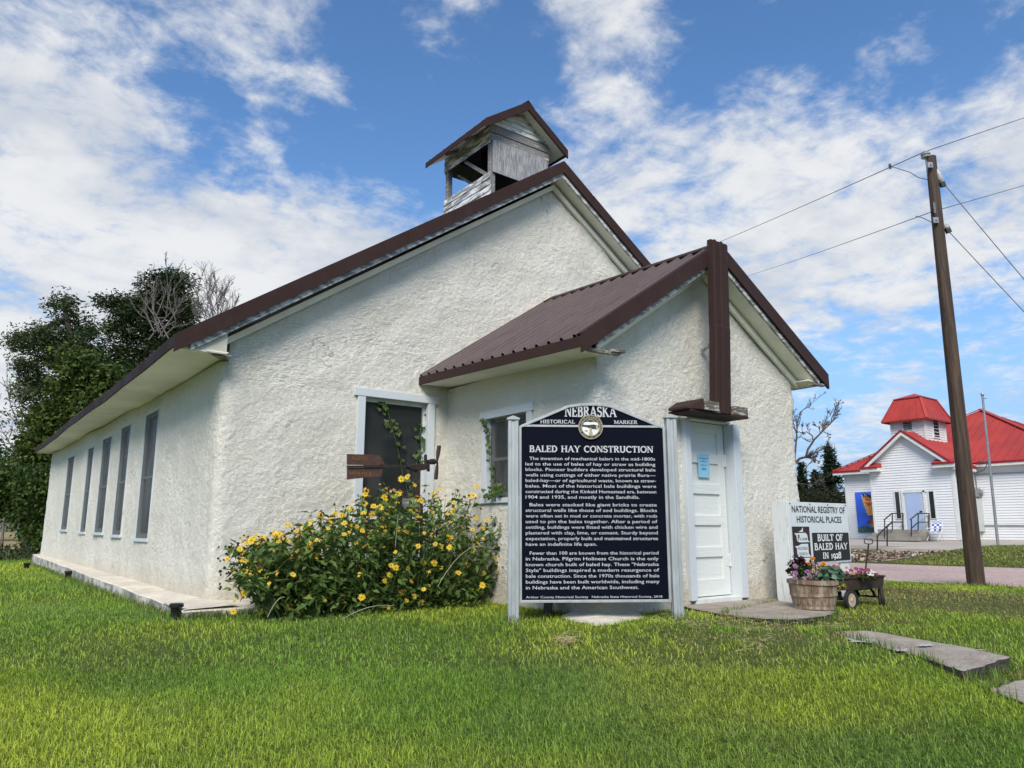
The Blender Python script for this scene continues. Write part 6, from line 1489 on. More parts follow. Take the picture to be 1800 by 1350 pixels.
# pale fence at the hall's left
r_ = np.random.default_rng(77); n_ = 5200; cx_ = r_.uniform(22.9, 29.0, n_); cy_ = r_.uniform(12.0, 21, n_); cz_ = ground_z(cx_, cy_) + .02
tone = np.where(r_.uniform(0, 1, (n_, 1)) < .4, np.array([[.55, .47, .37]]), np.array([[.14, .075, .035]])) * r_.uniform(.6, 1.2, (n_, 1))
tag(leaf_cloud('mulch_chips', np.stack([cx_, cy_, cz_], 1), .10, tone, None, M['petal'], -.1, .7, .9, 5), kind='stuff')
fn = thing('picket_fence', (46, onX(1490, 930, 46).y, -.6), 'short run of pale wire fence between dark trees and the white hall', 'fence')
for px in (1484, 1489.5, 1494):
    a = onX(px, 937, 46); b = onX(px, 903, 46); m = MB(); m.tube([a, b], .05, 6); m.build('post', M['alu'], fn)
m = MB()
for f in (.25, .6, .95):
    m.tube([onX(1470, 937, 46).lerp(onX(1470, 903, 46), f), onX(1500, 937, 46).lerp(onX(1500, 903, 46), f)], .018, 5)
m.build('wire', M['alu'], fn)

# ---------------------------------------------------------------- trees
def limb_path(a, b, sag, r, n=7, wob=.06):
    a, b = Vector(a), Vector(b); L_ = (b - a).length
    return [a.lerp(b, i / n) + Vector((rnd.gauss(0, wob), rnd.gauss(0, wob), rnd.gauss(0, wob * .6))) * L_ * (1 if 0 < i < n else 0) * .5 + Vector((0, 0, -sag * L_ * 4 * (i / n) * (1 - i / n))) for i in range(n + 1)]
def leafy_tree(name, label, base, trunk_pts, lobes, nclus, per, leaf, ca, cb, seed, crad=.5, group=None, trad=.22, aspect=.42, droop=.25, bark='bark', dense_in=.35, flat=.7):
    """lobes: (centre, radii). clusters of leaf faces sit through each lobe's volume, each reached by its own twig"""
    t = thing(name, base, label, 'tree', group); r = np.random.default_rng(seed); m = MB(); tp = [Vector(p) for p in trunk_pts]
    m.tube(tp, [lerp(trad, trad * .45, i / (len(tp) - 1)) for i in range(len(tp))], 8)
    tot = sum(l[1][0] * l[1][1] * l[1][2] for l in lobes) ** 1; P = []; Cc = []
    wts = np.array([(l[1][0] * l[1][1] * l[1][2]) ** .7 for l in lobes]); wts /= wts.sum()
    for (c, rad), wt in zip(lobes, wts):
        c = Vector(c); node = min(tp[1:], key=lambda q: (q - c).length); bp = limb_path(node, c, -.04, 0); m.tube(bp, [lerp(trad * .42, .035, i / (len(bp) - 1)) for i in range(len(bp))], 6)
        k = max(3, int(nclus * wt))
        for j in range(k):
            v = r.normal(0, 1, 3); v /= np.linalg.norm(v); v *= r.uniform(dense_in, 1.0) ** .6; e = c + Vector((v[0] * rad[0], v[1] * rad[1], v[2] * rad[2]))
            if j % 2 == 0:
                s_ = bp[int(r.integers(3, len(bp)))]; m.tube([s_, s_.lerp(e, .5) + Vector((0, 0, .05)), e], [.03, .018, .008], 4, cap=False)
            q = np.clip(r.normal(0, 1, (per, 3)), -1.5, 1.5) * np.array([crad, crad, crad * flat]) * r.uniform(.6, 1.25); P.append(q + np.array(e)[None])
            lum = r.uniform(.62, 1.28); tt = r.uniform(0, 1); base_c = np.array(ca) * (1 - tt) + np.array(cb) * tt
            Cc.append(np.clip(base_c[None] * lum * r.uniform(.75, 1.3, (per, 1)), 0, 1))
    m.build('trunk', M[bark], t, smooth=True)
    leaf_cloud('crown', np.concatenate(P), leaf, np.concatenate(Cc), t, M['leaf'], droop, aspect, .5, seed)
    return t
def bare_tree(name, label, base, limbs, mat, seed, levels=3, group=None, r0=.08, kids=5, ratio=.42, spread=.7, up=.25, parent=None, minr=.006):
    t = parent or thing(name, base, label, 'tree', group); rr = random.Random(seed); m = MB()
    def rec(pts, r, lev):
        m.tube(pts, [max(minr, r * (1 - .75 * i / (len(pts) - 1))) for i in range(len(pts))], 6 if r > .03 else 4, cap=False)
        if lev == 0 or r >= .1: return
        L_ = sum((pts[i + 1] - pts[i]).length for i in range(len(pts) - 1))
        for k in range(kids):
            f = rr.uniform(.25, 1.0); i = min(len(pts) - 2, int(f * (len(pts) - 1))); p = pts[i].lerp(pts[i + 1], f * (len(pts) - 1) - i); d = (pts[i + 1] - pts[i]).normalized()
            nd = (d + Vector((rr.gauss(0, spread), rr.gauss(0, spread), rr.gauss(up, spread * .7)))).normalized(); l = L_ * ratio * rr.uniform(.6, 1.2); q = [p]
            for s_ in range(4): nd = (nd + Vector((rr.gauss(0, .2), rr.gauss(0, .2), rr.gauss(.06, .2)))).normalized(); q.append(q[-1] + nd * l / 4)
            rec(q, r * .5, lev - 1)
    for (pts, r) in limbs: rec([Vector(p) for p in pts], r, levels)
    m.build('branches' if parent else 'trunk', mat, t); return t
def T(px, py, D, j=0.): v = onD(px, py, D + j); return v
def lobe(px, py, rx, ry, D, dj=0., depth=1.0): k = (D + dj) / 1345.; return (tuple(T(px, py, D, dj)), (rx * k, max(rx, ry) * k * depth, ry * k))
GA, GB = (.022, .046, .014), (.060, .105, .030)
DA = 33.
b = T(128, 985, DA); b.z = -.9
leafy_tree('locust_tree', 'open crowned dark locust tree at the far left behind the vine mound', b, [b, T(130, 800, DA), T(138, 680, DA), T(128, 610, DA), T(118, 560, DA), T(112, 530, DA)],
           [lobe(112, 540, 28, 24, DA), lobe(135, 575, 34, 22, DA, .8), lobe(85, 590, 34, 24, DA, -.6), lobe(50, 600, 28, 20, DA), lobe(40, 605, 20, 10, DA), lobe(120, 620, 50, 26, DA), lobe(62, 640, 34, 26, DA), lobe(70, 690, 40, 24, DA), lobe(30, 600, 14, 9, DA), lobe(60, 730, 34, 22, DA), lobe(150, 600, 26, 30, DA), lobe(60, 665, 24, 22, DA), lobe(165, 640, 20, 24, DA)],
           230, 70, .185, (.040, .066, .026), (.085, .125, .048), 41, .29, 'trees behind the church', .18, .36, .2)
DB = 34.
b = T(255, 985, DB); b.z = -.9
tb = leafy_tree('locust_tree', 'tall dark locust tree with grey dead twigs in its crown above the church eave', b, [b, T(250, 800, DB), T(245, 680, DB), T(262, 600, DB), T(270, 540, DB), T(285, 500, DB)],
           [lobe(285, 500, 42, 26, DB), lobe(312, 505, 24, 30, DB), lobe(240, 545, 44, 26, DB), lobe(205, 535, 26, 14, DB), lobe(215, 590, 36, 30, DB), lobe(270, 560, 50, 40, DB), lobe(318, 560, 24, 40, DB), lobe(225, 640, 46, 34, DB), lobe(290, 620, 50, 36, DB), lobe(330, 600, 18, 30, DB), lobe(260, 690, 60, 34, DB), lobe(205, 670, 30, 40, DB), lobe(185, 530, 14, 9, DB), lobe(330, 650, 30, 30, DB)],
           480, 74, .185, (.030, .052, .020), (.072, .108, .040), 42, .29, 'trees behind the church', .22, .4, .2)
def fan(px, py, tips, D, r, dj=0): return [([T(px + rnd.gauss(0, 14), py + rnd.gauss(0, 14), D, dj), T(px, py, D, dj).lerp(T(tx_, ty_, D, dj), .35) + Vector((rnd.gauss(0, .15), rnd.gauss(0, .2), 0)), T(px, py, D, dj).lerp(T(tx_, ty_, D, dj), .7) + Vector((rnd.gauss(0, .12), rnd.gauss(0, .2), 0)), T(tx_, ty_, D, dj)], r) for tx_, ty_ in tips]
bare_tree('dead', None, b, fan(280, 585, [(250, 480), (238, 500), (262, 470), (292, 466), (312, 470), (330, 478), (338, 500), (270, 500), (300, 510), (322, 530), (235, 540), (345, 560)], DB - 1.8, .034), M['deadbark'], 43, 2, kids=7, ratio=.24, spread=.5, up=.3, parent=tb, minr=.008)
DD = 31.
b = T(385, 700, DD); b.z = -.9
bare_tree('bare_tree', 'leafless grey brushy dead tree just above the church roof edge', b, [([b, T(384, 640, DD), T(382, 585, DD)], .12)] + fan(382, 600, [(345, 510), (360, 498), (378, 500), (395, 512), (412, 540), (402, 528), (352, 535), (424, 560), (338, 548), (370, 512), (388, 520)], DD, .028), M['deadbark'], 44, 2, 'trees behind the church', kids=9, ratio=.38, spread=.42, up=.4, minr=.006)
DC = 27.
b = T(160, 985, DC); b.z = -.88
leafy_tree('vine_covered_tree', 'dense vine smothered tree rising beside the rear corner of church', b, [b, T(155, 900, DC), T(150, 800, DC), T(150, 700, DC), T(148, 660, DC)],
           [lobe(148, 660, 42, 40, DC), lobe(140, 630, 30, 14, DC), lobe(170, 690, 46, 40, DC), lobe(115, 720, 42, 50, DC), lobe(150, 740, 60, 50, DC), lobe(215, 670, 34, 16, DC), lobe(85, 770, 40, 50, DC), lobe(130, 790, 70, 50, DC), lobe(60, 820, 34, 50, DC, .3), lobe(90, 850, 44, 60, DC), lobe(66, 890, 24, 40, DC), lobe(76, 935, 18, 36, DC), lobe(190, 740, 60, 50, DC)],
           560, 62, .15, (.034, .066, .012), (.105, .150, .030), 45, .36, 'trees behind the church', .2, .75, .5, dense_in=.5)
DE = 24.
b = T(45, 990, DE); b.z = -.88
leafy_tree('vine_covered_tree', 'low leafy vine thicket hanging beside the rear church corner over dry grass', b, [b, T(50, 930, DE), T(62, 880, DE), T(60, 840, DE)],
           [lobe(70, 865, 26, 46, DE, -.5), lobe(58, 915, 18, 26, DE, -.6), lobe(22, 850, 26, 34, DE), lobe(-14, 860, 30, 40, DE), lobe(74, 935, 13, 26, DE, -.8), lobe(20, 895, 12, 16, DE)],
           150, 60, .12, (.030, .062, .012), (.085, .135, .030), 46, .28, 'trees behind the church', .12, .75, .6, dense_in=.45)
b = T(0, 990, 29); b.z = -.9
bare_tree('bare_tree', 'thin leafless grey tree at the left edge of the view', b, [([b, T(8, 900, 29), T(28, 800, 29), T(42, 755, 29)], .06), ([T(42, 755, 29), T(36, 720, 29), T(28, 690, 29)], .03), ([T(42, 755, 29), T(18, 732, 29), T(-4, 722, 29)], .03), ([T(28, 800, 29), T(10, 765, 29), T(-10, 750, 29)], .03)] +
          [], M['deadbark'], 47, 2, 'trees behind the church', kids=4, ratio=.45, spread=.4, minr=.008)
# far left trees
for i, (px, py, rx, ry, D) in enumerate(((-30, 830, 60, 60, 60), (40, 850, 60, 40, 75), (-80, 800, 60, 90, 55))):
    b = T(px, 935, D); b.z = -.9
    leafy_tree('distant_tree', ['rounded dark tree at the left edge beyond the dry field', 'low far tree beyond the dry field left of the church', 'dark far tree just outside the left edge of view'][i], b, [b, T(px, 890, D), T(px, py, D)], [lobe(px, py, rx, ry, D), lobe(px + 20, py + 30, rx, ry * .7, D), lobe(px - 20, py + 35, rx, ry * .7, D)], 110, 50, .3, GA, GB, 60 + i, .8, 'distant trees', .25, .6)
fp_ = thing('fence_post', onD(31, 945, 50), 'pale fence post standing in the dry field at far left', 'fence post'); m = MB(); m.tube([onD(30, 946, 50), onD(31, 918, 50)], .09, 7); m.bar(onD(26, 929, 50), onD(37, 927, 50), .08, .12); m.build('post', M['alu'], fp_)
# rank weeds at the lawn edge behind
pw = []; r_ = np.random.default_rng(5)
for k in range(1500):
    D = r_.uniform(20.5, 24); px = r_.uniform(-140, 54); v = T(px, 985, D); pw.append((v.x, v.y, -.87 + r_.uniform(.02, .42) * r_.uniform(.4, 1)))
o = leaf_cloud('weeds', pw, .16, cols(1500, (.035, .055, .022), (.085, .105, .045), 7), None, M['leaf'], -.6, .3, seed=8); tag(o, kind='stuff')
# right hand side: dead cottonwood, conifers, scrub
DR = 47.
b = T(1392, 940, DR); b.z = -.9
lim = [([b, T(1394, 880, DR), T(1396, 815, DR)], .30), ([T(1396, 815, DR), T(1406, 806, DR), T(1424, 801, DR), T(1440, 792, DR), T(1448, 786, DR)], .16), ([T(1417, 803, DR), T(1420, 790, DR), T(1432, 772, DR), T(1446, 758, DR), T(1460, 744, DR), T(1470, 734, DR)], .14),
       ([T(1429, 776, DR), T(1428, 766, DR), T(1418, 759, DR), T(1410, 761, DR), T(1405, 770, DR)], .08), ([T(1442, 762, DR), T(1440, 752, DR), T(1433, 748, DR)], .06), ([T(1396, 815, DR), T(1400, 770, DR), T(1402, 740, DR), T(1408, 722, DR)], .12), ([T(1448, 759, DR), T(1454, 762, DR), T(1458, 770, DR)], .05),
       ([T(1430, 800, DR), T(1434, 808, DR), T(1440, 812, DR)], .05), ([T(1412, 830, DR), T(1422, 815, DR), T(1434, 806, DR)], .05), ([T(1400, 850, DR), T(1430, 852, DR), T(1450, 842, DR)], .05)]
lim = [(p_, r_2 * .62) for p_, r_2 in lim]
bare_tree('bare_tree', 'gnarled leafless tree leaning out right from behind the porch wall', b, lim, M['bark'], 51, 3, None, kids=6, ratio=.40, spread=.6, up=.15, minr=.011)
def conifer(label, px, ytop, ybot, halfw, D, seed, n=30, group='dark conifers between the church and the hall'):
    base = T(px, ybot, D); base.z = -.9; top = T(px, ytop, D); t = thing('conifer_tree', base, label, 'tree', group); m = MB(); m.tube([base, base.lerp(top, .5), top], [.16, .09, .015], 8); r = np.random.default_rng(seed); P = []; Cc = []
    Hh = top.z - base.z; W_ = halfw * D / 1345.
    for i in range(n):
        f = (i + .5) / n; z = base.z + Hh * f * .98; L0 = W_ * (1 - f) ** .8 * (1 if f > .1 else .8) + .06
        for k in range(int(9 - 4 * f)):
            a = r.uniform(0, 6.28); L_ = L0 * r.uniform(.55, 1.15); e = Vector((base.x + math.cos(a) * L_, base.y + math.sin(a) * L_, z - L_ * .10 + .15 * L_ * (f > .6))); s_ = Vector((base.x, base.y, z)); m.tube([s_, e], [.02, .006], 4, cap=False)
            q = int(14 + 80 * L_ / max(W_, .1)); tt = r.uniform(.15, 1.05, (q, 1)); pts = np.array(s_)[None] * (1 - tt) + np.array(e)[None] * tt + r.normal(0, .10, (q, 3)); P.append(pts); Cc.append(np.array([[.018, .036, .016]]) * r.uniform(.6, 1.7) * r.uniform(.8, 1.25, (q, 1)))
    m.build('trunk', M['bark'], t); leaf_cloud('crown', np.concatenate(P), .26, np.concatenate(Cc), t, M['leaf'], -.25, .35, .6, seed)
conifer('tall pointed dark green conifer behind the left end of hall', 1467, 781, 935, 46, 52, 71, 34); conifer('small dark conifer beside the porch wall corner', 1417, 813, 935, 26, 55, 72, 22); conifer('middle dark conifer close left of the tall one', 1440, 826, 935, 26, 56, 74, 20)
for i, (px, py, rx, ry, D, lab) in enumerate(((1428, 890, 34, 34, 50, 'brownish scrub bush beside the porch wall behind the signboard'), (1470, 895, 40, 36, 51, 'dark scrub thicket beside the white hall left end'), (1500, 905, 26, 28, 54, 'scrub bush tucked behind the hall left corner'))):
    b = T(px, 938, D); b.z = -.9
    leafy_tree('scrub_bush', lab, b, [b, T(px, 920, D), T(px, 895, D)], [lobe(px, py, rx, ry, D), lobe(px - 10, py + 12, rx, ry * .8, D)], 90, 50, .2, (.030, .038, .020), (.075, .078, .044), 80 + i, .5, 'scrub between the church and the hall', .08, .4, -.2)

# ---------------------------------------------------------------- flowering bush below the windmill
br_ = random.Random(17); bush = thing('flowering_bush', (3.9, 7.6, -.86), 'big sprawling bush of yellow daisy flowers against the church front', 'bush')
prof_px = [(385, 1010), (400, 962), (440, 940), (500, 922), (540, 905), (580, 885), (610, 872), (650, 862), (690, 846), (720, 838), (755, 850), (790, 868), (820, 858), (850, 880), (875, 905), (890, 925), (930, 960)]
def Hx(px):
    for (a, b) in zip(prof_px[:-1], prof_px[1:]):
        if a[0] <= px <= b[0]: return lerp(a[1], b[1], (px - a[0]) / (b[0] - a[0]))
    return 1000
extra_fl = []
stems = MB(); LP = []; tips = []; LC = []
for i in range(470):
    Y = br_.uniform(7.15, 8.25); pxr = br_.uniform(400, 905); f = br_.random() ** .55; fr_ = .30 + .70 * f
    yb_px = 1075; tip_py = lerp(yb_px, Hx(min(925, max(386, pxr))), fr_) + br_.uniform(-3, 6); tip = onY(pxr, tip_py, 7.9); dz_ = tip.z + .86
    sparse = br_.random() < .16
    if sparse: dz_ *= br_.uniform(1.02, 1.10)
    X = onY(pxr, tip_py, Y).x; Xc = 3.9; root = Vector((lerp(X, Xc, .30 if X < 3.2 else .22) + br_.uniform(-.1, .1), lerp(Y, 7.75, .4), -.87)); tp_ = Vector((X, Y, -.86 + max(.12, dz_ * (Y / 7.9 if Y < 7.9 else 1))))
    lean = Vector((br_.uniform(-.05, .05), br_.uniform(-.06, .04), .08 + .1 * f)); pts = []
    for k in range(7):
        t_ = k / 6; p = root.lerp(tp_, t_) + lean * 4 * t_ * (1 - t_) * (tp_ - root).length * .6; pts.append(p)
    stems.tube(pts, [lerp(.0045, .0022, k / 6) for k in range(7)], 4, cap=False); tips.append((tp_, (pts[-1] - pts[-2]).normalized(), f))
    nl = int((8 + 14 * (tp_ - root).length) * (.45 if sparse else 1))
    for q in range(nl):
        t_ = br_.uniform(.10, .97) ** (.8); k = min(5, int(t_ * 6)); p = pts[k].lerp(pts[k + 1], t_ * 6 - k); LP.append((p.x, p.y, p.z)); 
        w = .7 + .7 * t_ if br_.random() < .8 else 1.5
        LC.append(w)
for q in range(3000):
    X = br_.uniform(2.75, 5.05); Y = br_.uniform(7.15, 8.2); LP.append((X, Y, -.86 + br_.uniform(.0, .62) * br_.uniform(.3, 1))); LC.append(.9)
stems.build('stems', M['stem'], bush)
LP = np.array(LP); c = cols(len(LP), (.062, .120, .026), (.135, .205, .052), 3, .35) * np.array(LC)[:, None] ** .6
nn_ = len(LP); lo = LP + rng.normal(0, .02, LP.shape)
leaf_cloud('foliage', lo, .100, c, bush, M['leaf'], .35, .40, .7, 9)
for k in range(70):
    px = br_.uniform(395, 890); v = onY(px, lerp(1082, Hx(px), br_.random() ** .8), br_.uniform(7.1, 7.5)); extra_fl.append(tuple(v))
# dead side stems, arching over
m = MB()
for (a, b, h) in (((770, 1030), (850, 960), .12), ((690, 1065), (600, 1090), .05), ((640, 1085), (600, 1100), .02), ((500, 1050), (470, 1085), .05), ((860, 990), (820, 968), .1), ((695, 960), (700, 905), .02)):
    A_, B_2 = onY(*a, 7.1), onY(*b, 7.0); pts = [A_.lerp(B_2, k / 6) + Vector((0, 0, h * 4 * (k / 6) * (1 - k / 6))) for k in range(7)]; m.tube(pts, .004, 4)
m.build('dry_stem', mat_plain('dry_stem', (.30, .29, .20), .8), bush)
yf = [blossom_mesh('f', 12, .050, (.78, .53, .035), (.42, .24, .03), .010, .010, 31, 1, .12, 0, .34), blossom_mesh('f', 13, .046, (.80, .58, .07), (.40, .22, .03), .009, .010, 32, 1, .1, 0, .30), blossom_mesh('f', 10, .044, (.70, .42, .06), (.10, .05, .02), .013, .014, 33, 1, -.15, .2, .36, .25), blossom_mesh('f', 10, .040, (.55, .40, .20), (.06, .035, .02), .014, .014, 34, 1, -.3, .3, .34, .35)]
heads = blossom_mesh('f', 5, .020, (.05, .04, .02), (.035, .022, .012), .013, .018, 35, 1, -.5, .2, .4)
fl_items = []; hd_items = []
spots_px = [(484, 1007), (544, 965), (499, 1037), (508, 1066), (410, 1075), (456, 1075), (428, 1043), (527, 1073), (506, 1089), (586, 983), (632, 998), (632, 1010), (636, 1050), (648, 1050), (570, 1056), (604, 1058), (641, 960), (656, 967), (676, 995), (688, 994), (696, 998), (735, 960), (676, 875), (690, 863), (700, 868), (657, 890), (668, 892), (642, 868), (644, 862), (824, 871), (832, 871), (796, 898), (679, 903), (655, 905), (872, 1081), (870, 1070), (851, 1007), (806, 1007), (875, 980), (848, 1029), (842, 1036), (745, 1036), (676, 1021), (684, 1011), (765, 956), (775, 960), (790, 962), (763, 990), (745, 990), (728, 898), (590, 900), (565, 908), (564, 905), (620, 896), (540, 1020), (515, 1010), (640, 885), (887, 957), (891, 970), (822, 992), (757, 1003), (442, 950), (455, 958), (505, 950), (430, 985), (422, 965), (800, 1088), (740, 1060), (707, 1040), (615, 925), (637, 933), (580, 920), (700, 930), (760, 940), (790, 945), (740, 880), (716, 838), (705, 842), (837, 855)]
r9 = random.Random(3)
for (px, py) in spots_px:
    Y = lerp(7.0, 7.5, r9.random()) if py > 930 else r9.uniform(7.3, 7.9); v = onY(px, py, Y); fl_items.append((yf[r9.choice((0, 0, 1, 1, 2))], tuple(v), (r9.uniform(-.8, .2), r9.uniform(-1.0, -.3), r9.uniform(.0, .9)), r9.uniform(.8, 1.15)))
for (tp_, d, f) in tips:
    if f > .35 and r9.random() < .75:
        kind = r9.choice((0, 1, 2, 2, 3, 3, 4)); fc = (d + Vector((r9.uniform(-.6, .3), r9.uniform(-.8, .1), r9.uniform(-.1, .5)))).normalized()
        if kind == 4: hd_items.append((heads, tuple(tp_), tuple(fc), 1.0))
        else: fl_items.append((yf[kind], tuple(tp_), tuple(fc), r9.uniform(.7, 1.05)))
for k in range(45):
    px = r9.uniform(382, 430); py = r9.uniform(955, 1040); v = onY(px, py, r9.uniform(7.5, 8.1)); hd_items.append((heads, tuple(v), (r9.uniform(-1, 1), r9.uniform(-1, 0), r9.uniform(-.3, 1)), r9.uniform(.7, 1.1)))
for p_ in extra_fl: fl_items.append((yf[r9.choice((0, 1, 1, 2, 3))], p_, (r9.uniform(-.8, .3), r9.uniform(-1, -.2), r9.uniform(-.1, .9)), r9.uniform(.55, .85)))
fl_items.sort(key=lambda it: it[1][1])
for it in fl_items[:100]:
    o = blossom_obj('flower', it[0], it[1], it[2], bush); o.scale = (it[3] * .82,) * 3
if len(fl_items) > 100: merged_blossoms('flowers', fl_items[100:], bush, 'stuff')
merged_blossoms('seed_heads', hd_items, bush, 'stuff')

# climbing vines at the two windows
def vine(label, paths, seed, size, Y=None, X=None, n=34, off=.05):
    r = random.Random(seed); m = MB(); P = []; base = None
    t = None
    for path in paths:
        pts = [(onY(px, py, Y) if Y else onX(px, py, X)) for px, py in path]
        if t is None: t = thing('climbing_vine', pts[-1], label, 'vine', None)
        m.tube(pts, .0035, 4)
        for k in range(n * len(path) // 6):
            f = r.random() * (len(pts) - 1); i = min(len(pts) - 2, int(f)); p = pts[i].lerp(pts[i + 1], f - i) + Vector((r.gauss(0, off), r.gauss(0, .012), r.gauss(0, off))); P.append(tuple(p))
    m.build('stem', M['stem'], t); V = []; Fc = []; C = []; b = 0
    for p in P:
        p = Vector(p); sz = size * r.uniform(.6, 1.25); nrm = Vector((r.uniform(-.7, .3), -1, r.uniform(-.2, .8))).normalized() if Y else Vector((-1, r.uniform(-.8, .3), r.uniform(-.2, .8))).normalized(); dn = (Vector((r.gauss(0, .6), 0, -1)) if Y else Vector((0, r.gauss(0, .6), -1))); u = nrm.cross(dn).normalized(); d = u.cross(nrm).normalized(); d = d if d.z < 0 else -d
        out = [(0, -.05), (.32, -.22), (.52, .10), (.42, .42), (.26, .45), (0, 1.0), (-.26, .45), (-.42, .42), (-.52, .10), (-.32, -.22)]
        cc = np.array(r.choice(((.075, .13, .03), (.05, .10, .025), (.10, .16, .05)))) * r.uniform(.8, 1.2)
        V += [p + u * a * sz + d * q * sz * .8 + nrm * (.03 * sz * abs(a) * 4) for a, q in out]; Fc += list(range(b, b + 10)); C += [cc] * 10; b += 10
    np_mesh('leaves', [tuple(v) for v in V], Fc, [10] * (b // 10), M['leaf'], t, col=np.array(C)); return t
vine('green vine climbing over the dark church window above the bush', [[(672, 708), (680, 712), (686, 740), (692, 760), (697, 780), (703, 805), (708, 835), (716, 860), (722, 900)], [(744, 715), (742, 740), (738, 765), (741, 790), (730, 820), (738, 860)]], 3, .075, Y=YF + .035, n=19, off=.05)
vine('green vine climbing the left side of the porch side window', [[(850, 735), (856, 760), (859, 790), (862, 820), (864, 850), (868, 870)], [(850, 868), (868, 872), (880, 862), (884, 855)]], 4, .060, X=PXL - .05, n=50, off=.03)

# ---------------------------------------------------------------- grass
def build_grass():
    r = np.random.default_rng(12); Vs = []; Cs = []; nb = 0
    def region(n, s0, s1, k0, k1):
        s = np.sqrt(r.uniform(s0 ** 2, s1 ** 2, n)) if s0 > 0 else s1 * np.sqrt(r.uniform(0, 1, n)); u = r.uniform(k0, k1, n); return s * SY + s * u * CY, s * CY - s * u * SY, s
    batches = [(300000, 2.7, 5.6, -1.35, 1.35, .045, .0046), (165000, 5.6, 9.5, -1.3, 1.3, .046, .0070), (95000, 9.5, 16, -1.15, 1.1, .065, .011), (62000, 16, 27, -1.0, -.30, .07, .018), (26000, 9.5, 16.5, .35, .80, .06, .012), (60000, 19.5, 31, .42, .80, .09, .022)]
    allp = []
    from_poly = []
    def inpoly(x, y, poly):
        c = np.zeros(x.shape, bool); n = len(poly)
        for i in range(n):
            x0, y0 = poly[i][0], poly[i][1]; x1, y1 = poly[(i + 1) % n][0], poly[(i + 1) % n][1]
            with np.errstate(divide='ignore', invalid='ignore'): c ^= ((y0 > y) != (y1 > y)) & (x < (x1 - x0) * (y - y0) / (y1 - y0 + 1e-12) + x0)
        return c
    for (n, s0, s1, k0, k1, hh, ww) in batches:
        x, y, s = region(n, s0, s1, k0, k1); keep = np.ones(n, bool)
        lx = fx + (bx - fx) * np.clip((y - fy) / (YB - fy), 0, 1)
        keep &= ~((x > lx + .0) & (y > fy - .0) & (x < XR) & (y < YB + .2)); keep &= ~((x > PXL - .05) & (x < PXR + .1) & (y > PYF - .05) & (y < YF)); keep &= ~((x > 14.9 + .5 * (fbm2(x, y, .6, 4) - .5)) & (x < 22.6)); 
        keep &= ~inpoly(x, y, [(p[0], p[1]) for p in PADP]); keep &= ~((x > 22.5) & (y > 11.6)); keep &= ~(x > 29) 
        for pl_ in (A, B, C2): keep &= ~inpoly(x, y, [(p[0], p[1]) for p in pl_])
        patch = .5 + .8 * (fbm2(x, y, .7, 21, 4) - .5); fine = fbm2(x, y, 2.3, 31, 2)
        # bare straw around the doorstep, thin dry turf beside the wagon
        dstep = np.hypot((x - 6.3) / 1.2, (y - 4.15) / .55); straw = np.clip(1.15 - dstep * .62, 0, 1) * (fine > .36)
        dw = sstep(8.2, 9.2, x) * (1 - sstep(11.6, 13.3, x)) * sstep(.05, .38, patch + .22 * fine); dw2 = sstep(7.6, 8.6, x) * (1 - sstep(13.5, 15, x)) * (s > 7) * sstep(.48, .60, fbm2(x, y, .9, 66)); dry = np.maximum(np.maximum(straw, dw * .9), dw2 * .6); dry = np.maximum(dry, np.where(x > 22, .45 + .3 * fine, 0))
        dz = np.hypot(x - 6.0, y - 2.08); dry = np.maximum(dry, np.clip(1.2 - dz / .42, 0, 1))
        keep &= r.uniform(0, 1, n) > dry * .55
        x, y, s, patch, fine, dry = (q[keep] for q in (x, y, s, patch, fine, dry)); allp.append((x, y, s, patch, fine, dry, hh, ww))
    for (x, y, s, patch, fine, dry, hh, ww) in allp:
        n = len(x); z = ground_z(x, y) - .004; az = r.uniform(0, 6.283, n) ; comb = 2.2 + 2.5 * (fbm2(x, y, .8, 77) - .5); az = np.where(r.uniform(0, 1, n) < .45, comb + r.normal(0, .7, n), az)
        lean = np.abs(r.normal(.75, .45, n)) + dry * .5; h = hh * r.uniform(.5, 1.35, n) * (1 - .45 * dry) * (.9 + .25 * patch); w = ww * r.uniform(.6, 1.25, n)
        dx, dy = np.cos(az), np.sin(az); px_, py_ = -dy, dx; tw = r.uniform(-1, 1, n) * .6; px_, py_ = px_ * np.cos(tw) - py_ * np.sin(tw), px_ * np.sin(tw) + py_ * np.cos(tw)
        b = np.stack([x, y, z], 1); sd_ = np.stack([px_, py_, 0 * x], 1) * (w / 2)[:, None]
        m1 = b + np.stack([dx * h * lean * .30, dy * h * lean * .30, h * .55], 1); tp = b + np.stack([dx * h * lean * 1.0, dy * h * lean * 1.0, h * np.clip(1.05 - lean * .38, .25, 1)], 1)
        V = np.stack([b - sd_, b + sd_, m1 + sd_ * .8, m1 - sd_ * .8, tp], 1); Vs.append(V.reshape(-1, 3))
        yel = np.clip((patch - .40) * 3.0 + .5 * (fine - .5), 0, 1)[:, None]; ca = np.array([[.205, .345, .052]]); cb = np.array([[.45, .535, .070]]); c = ca * (1 - yel) + cb * yel
        blue = (np.clip((fbm2(x, y, .9, 55) - .58) * 4, 0, .7))[:, None]; c = c * (1 - .55 * blue) + np.array([[.15, .23, .085]]) * .55 * blue
        c = np.clip(c * r.uniform(.45, 1.5, (n, 1)), 0, .85); pale = r.uniform(0, 1, (n, 1)) < .05; c = np.where(pale, np.array([[.20, .22, .09]]), c)
        dr_ = (r.uniform(0, 1, n) < dry * .85)[:, None]; c = np.where(dr_, np.array([[.33, .26, .13]]) * r.uniform(.6, 1.2, (n, 1)), c)
        Cs.append(np.repeat(c, 5, 0)); nb += n
    # longer untrimmed tufts against the ledge, the posts, the slabs and the utility pole
    P = []
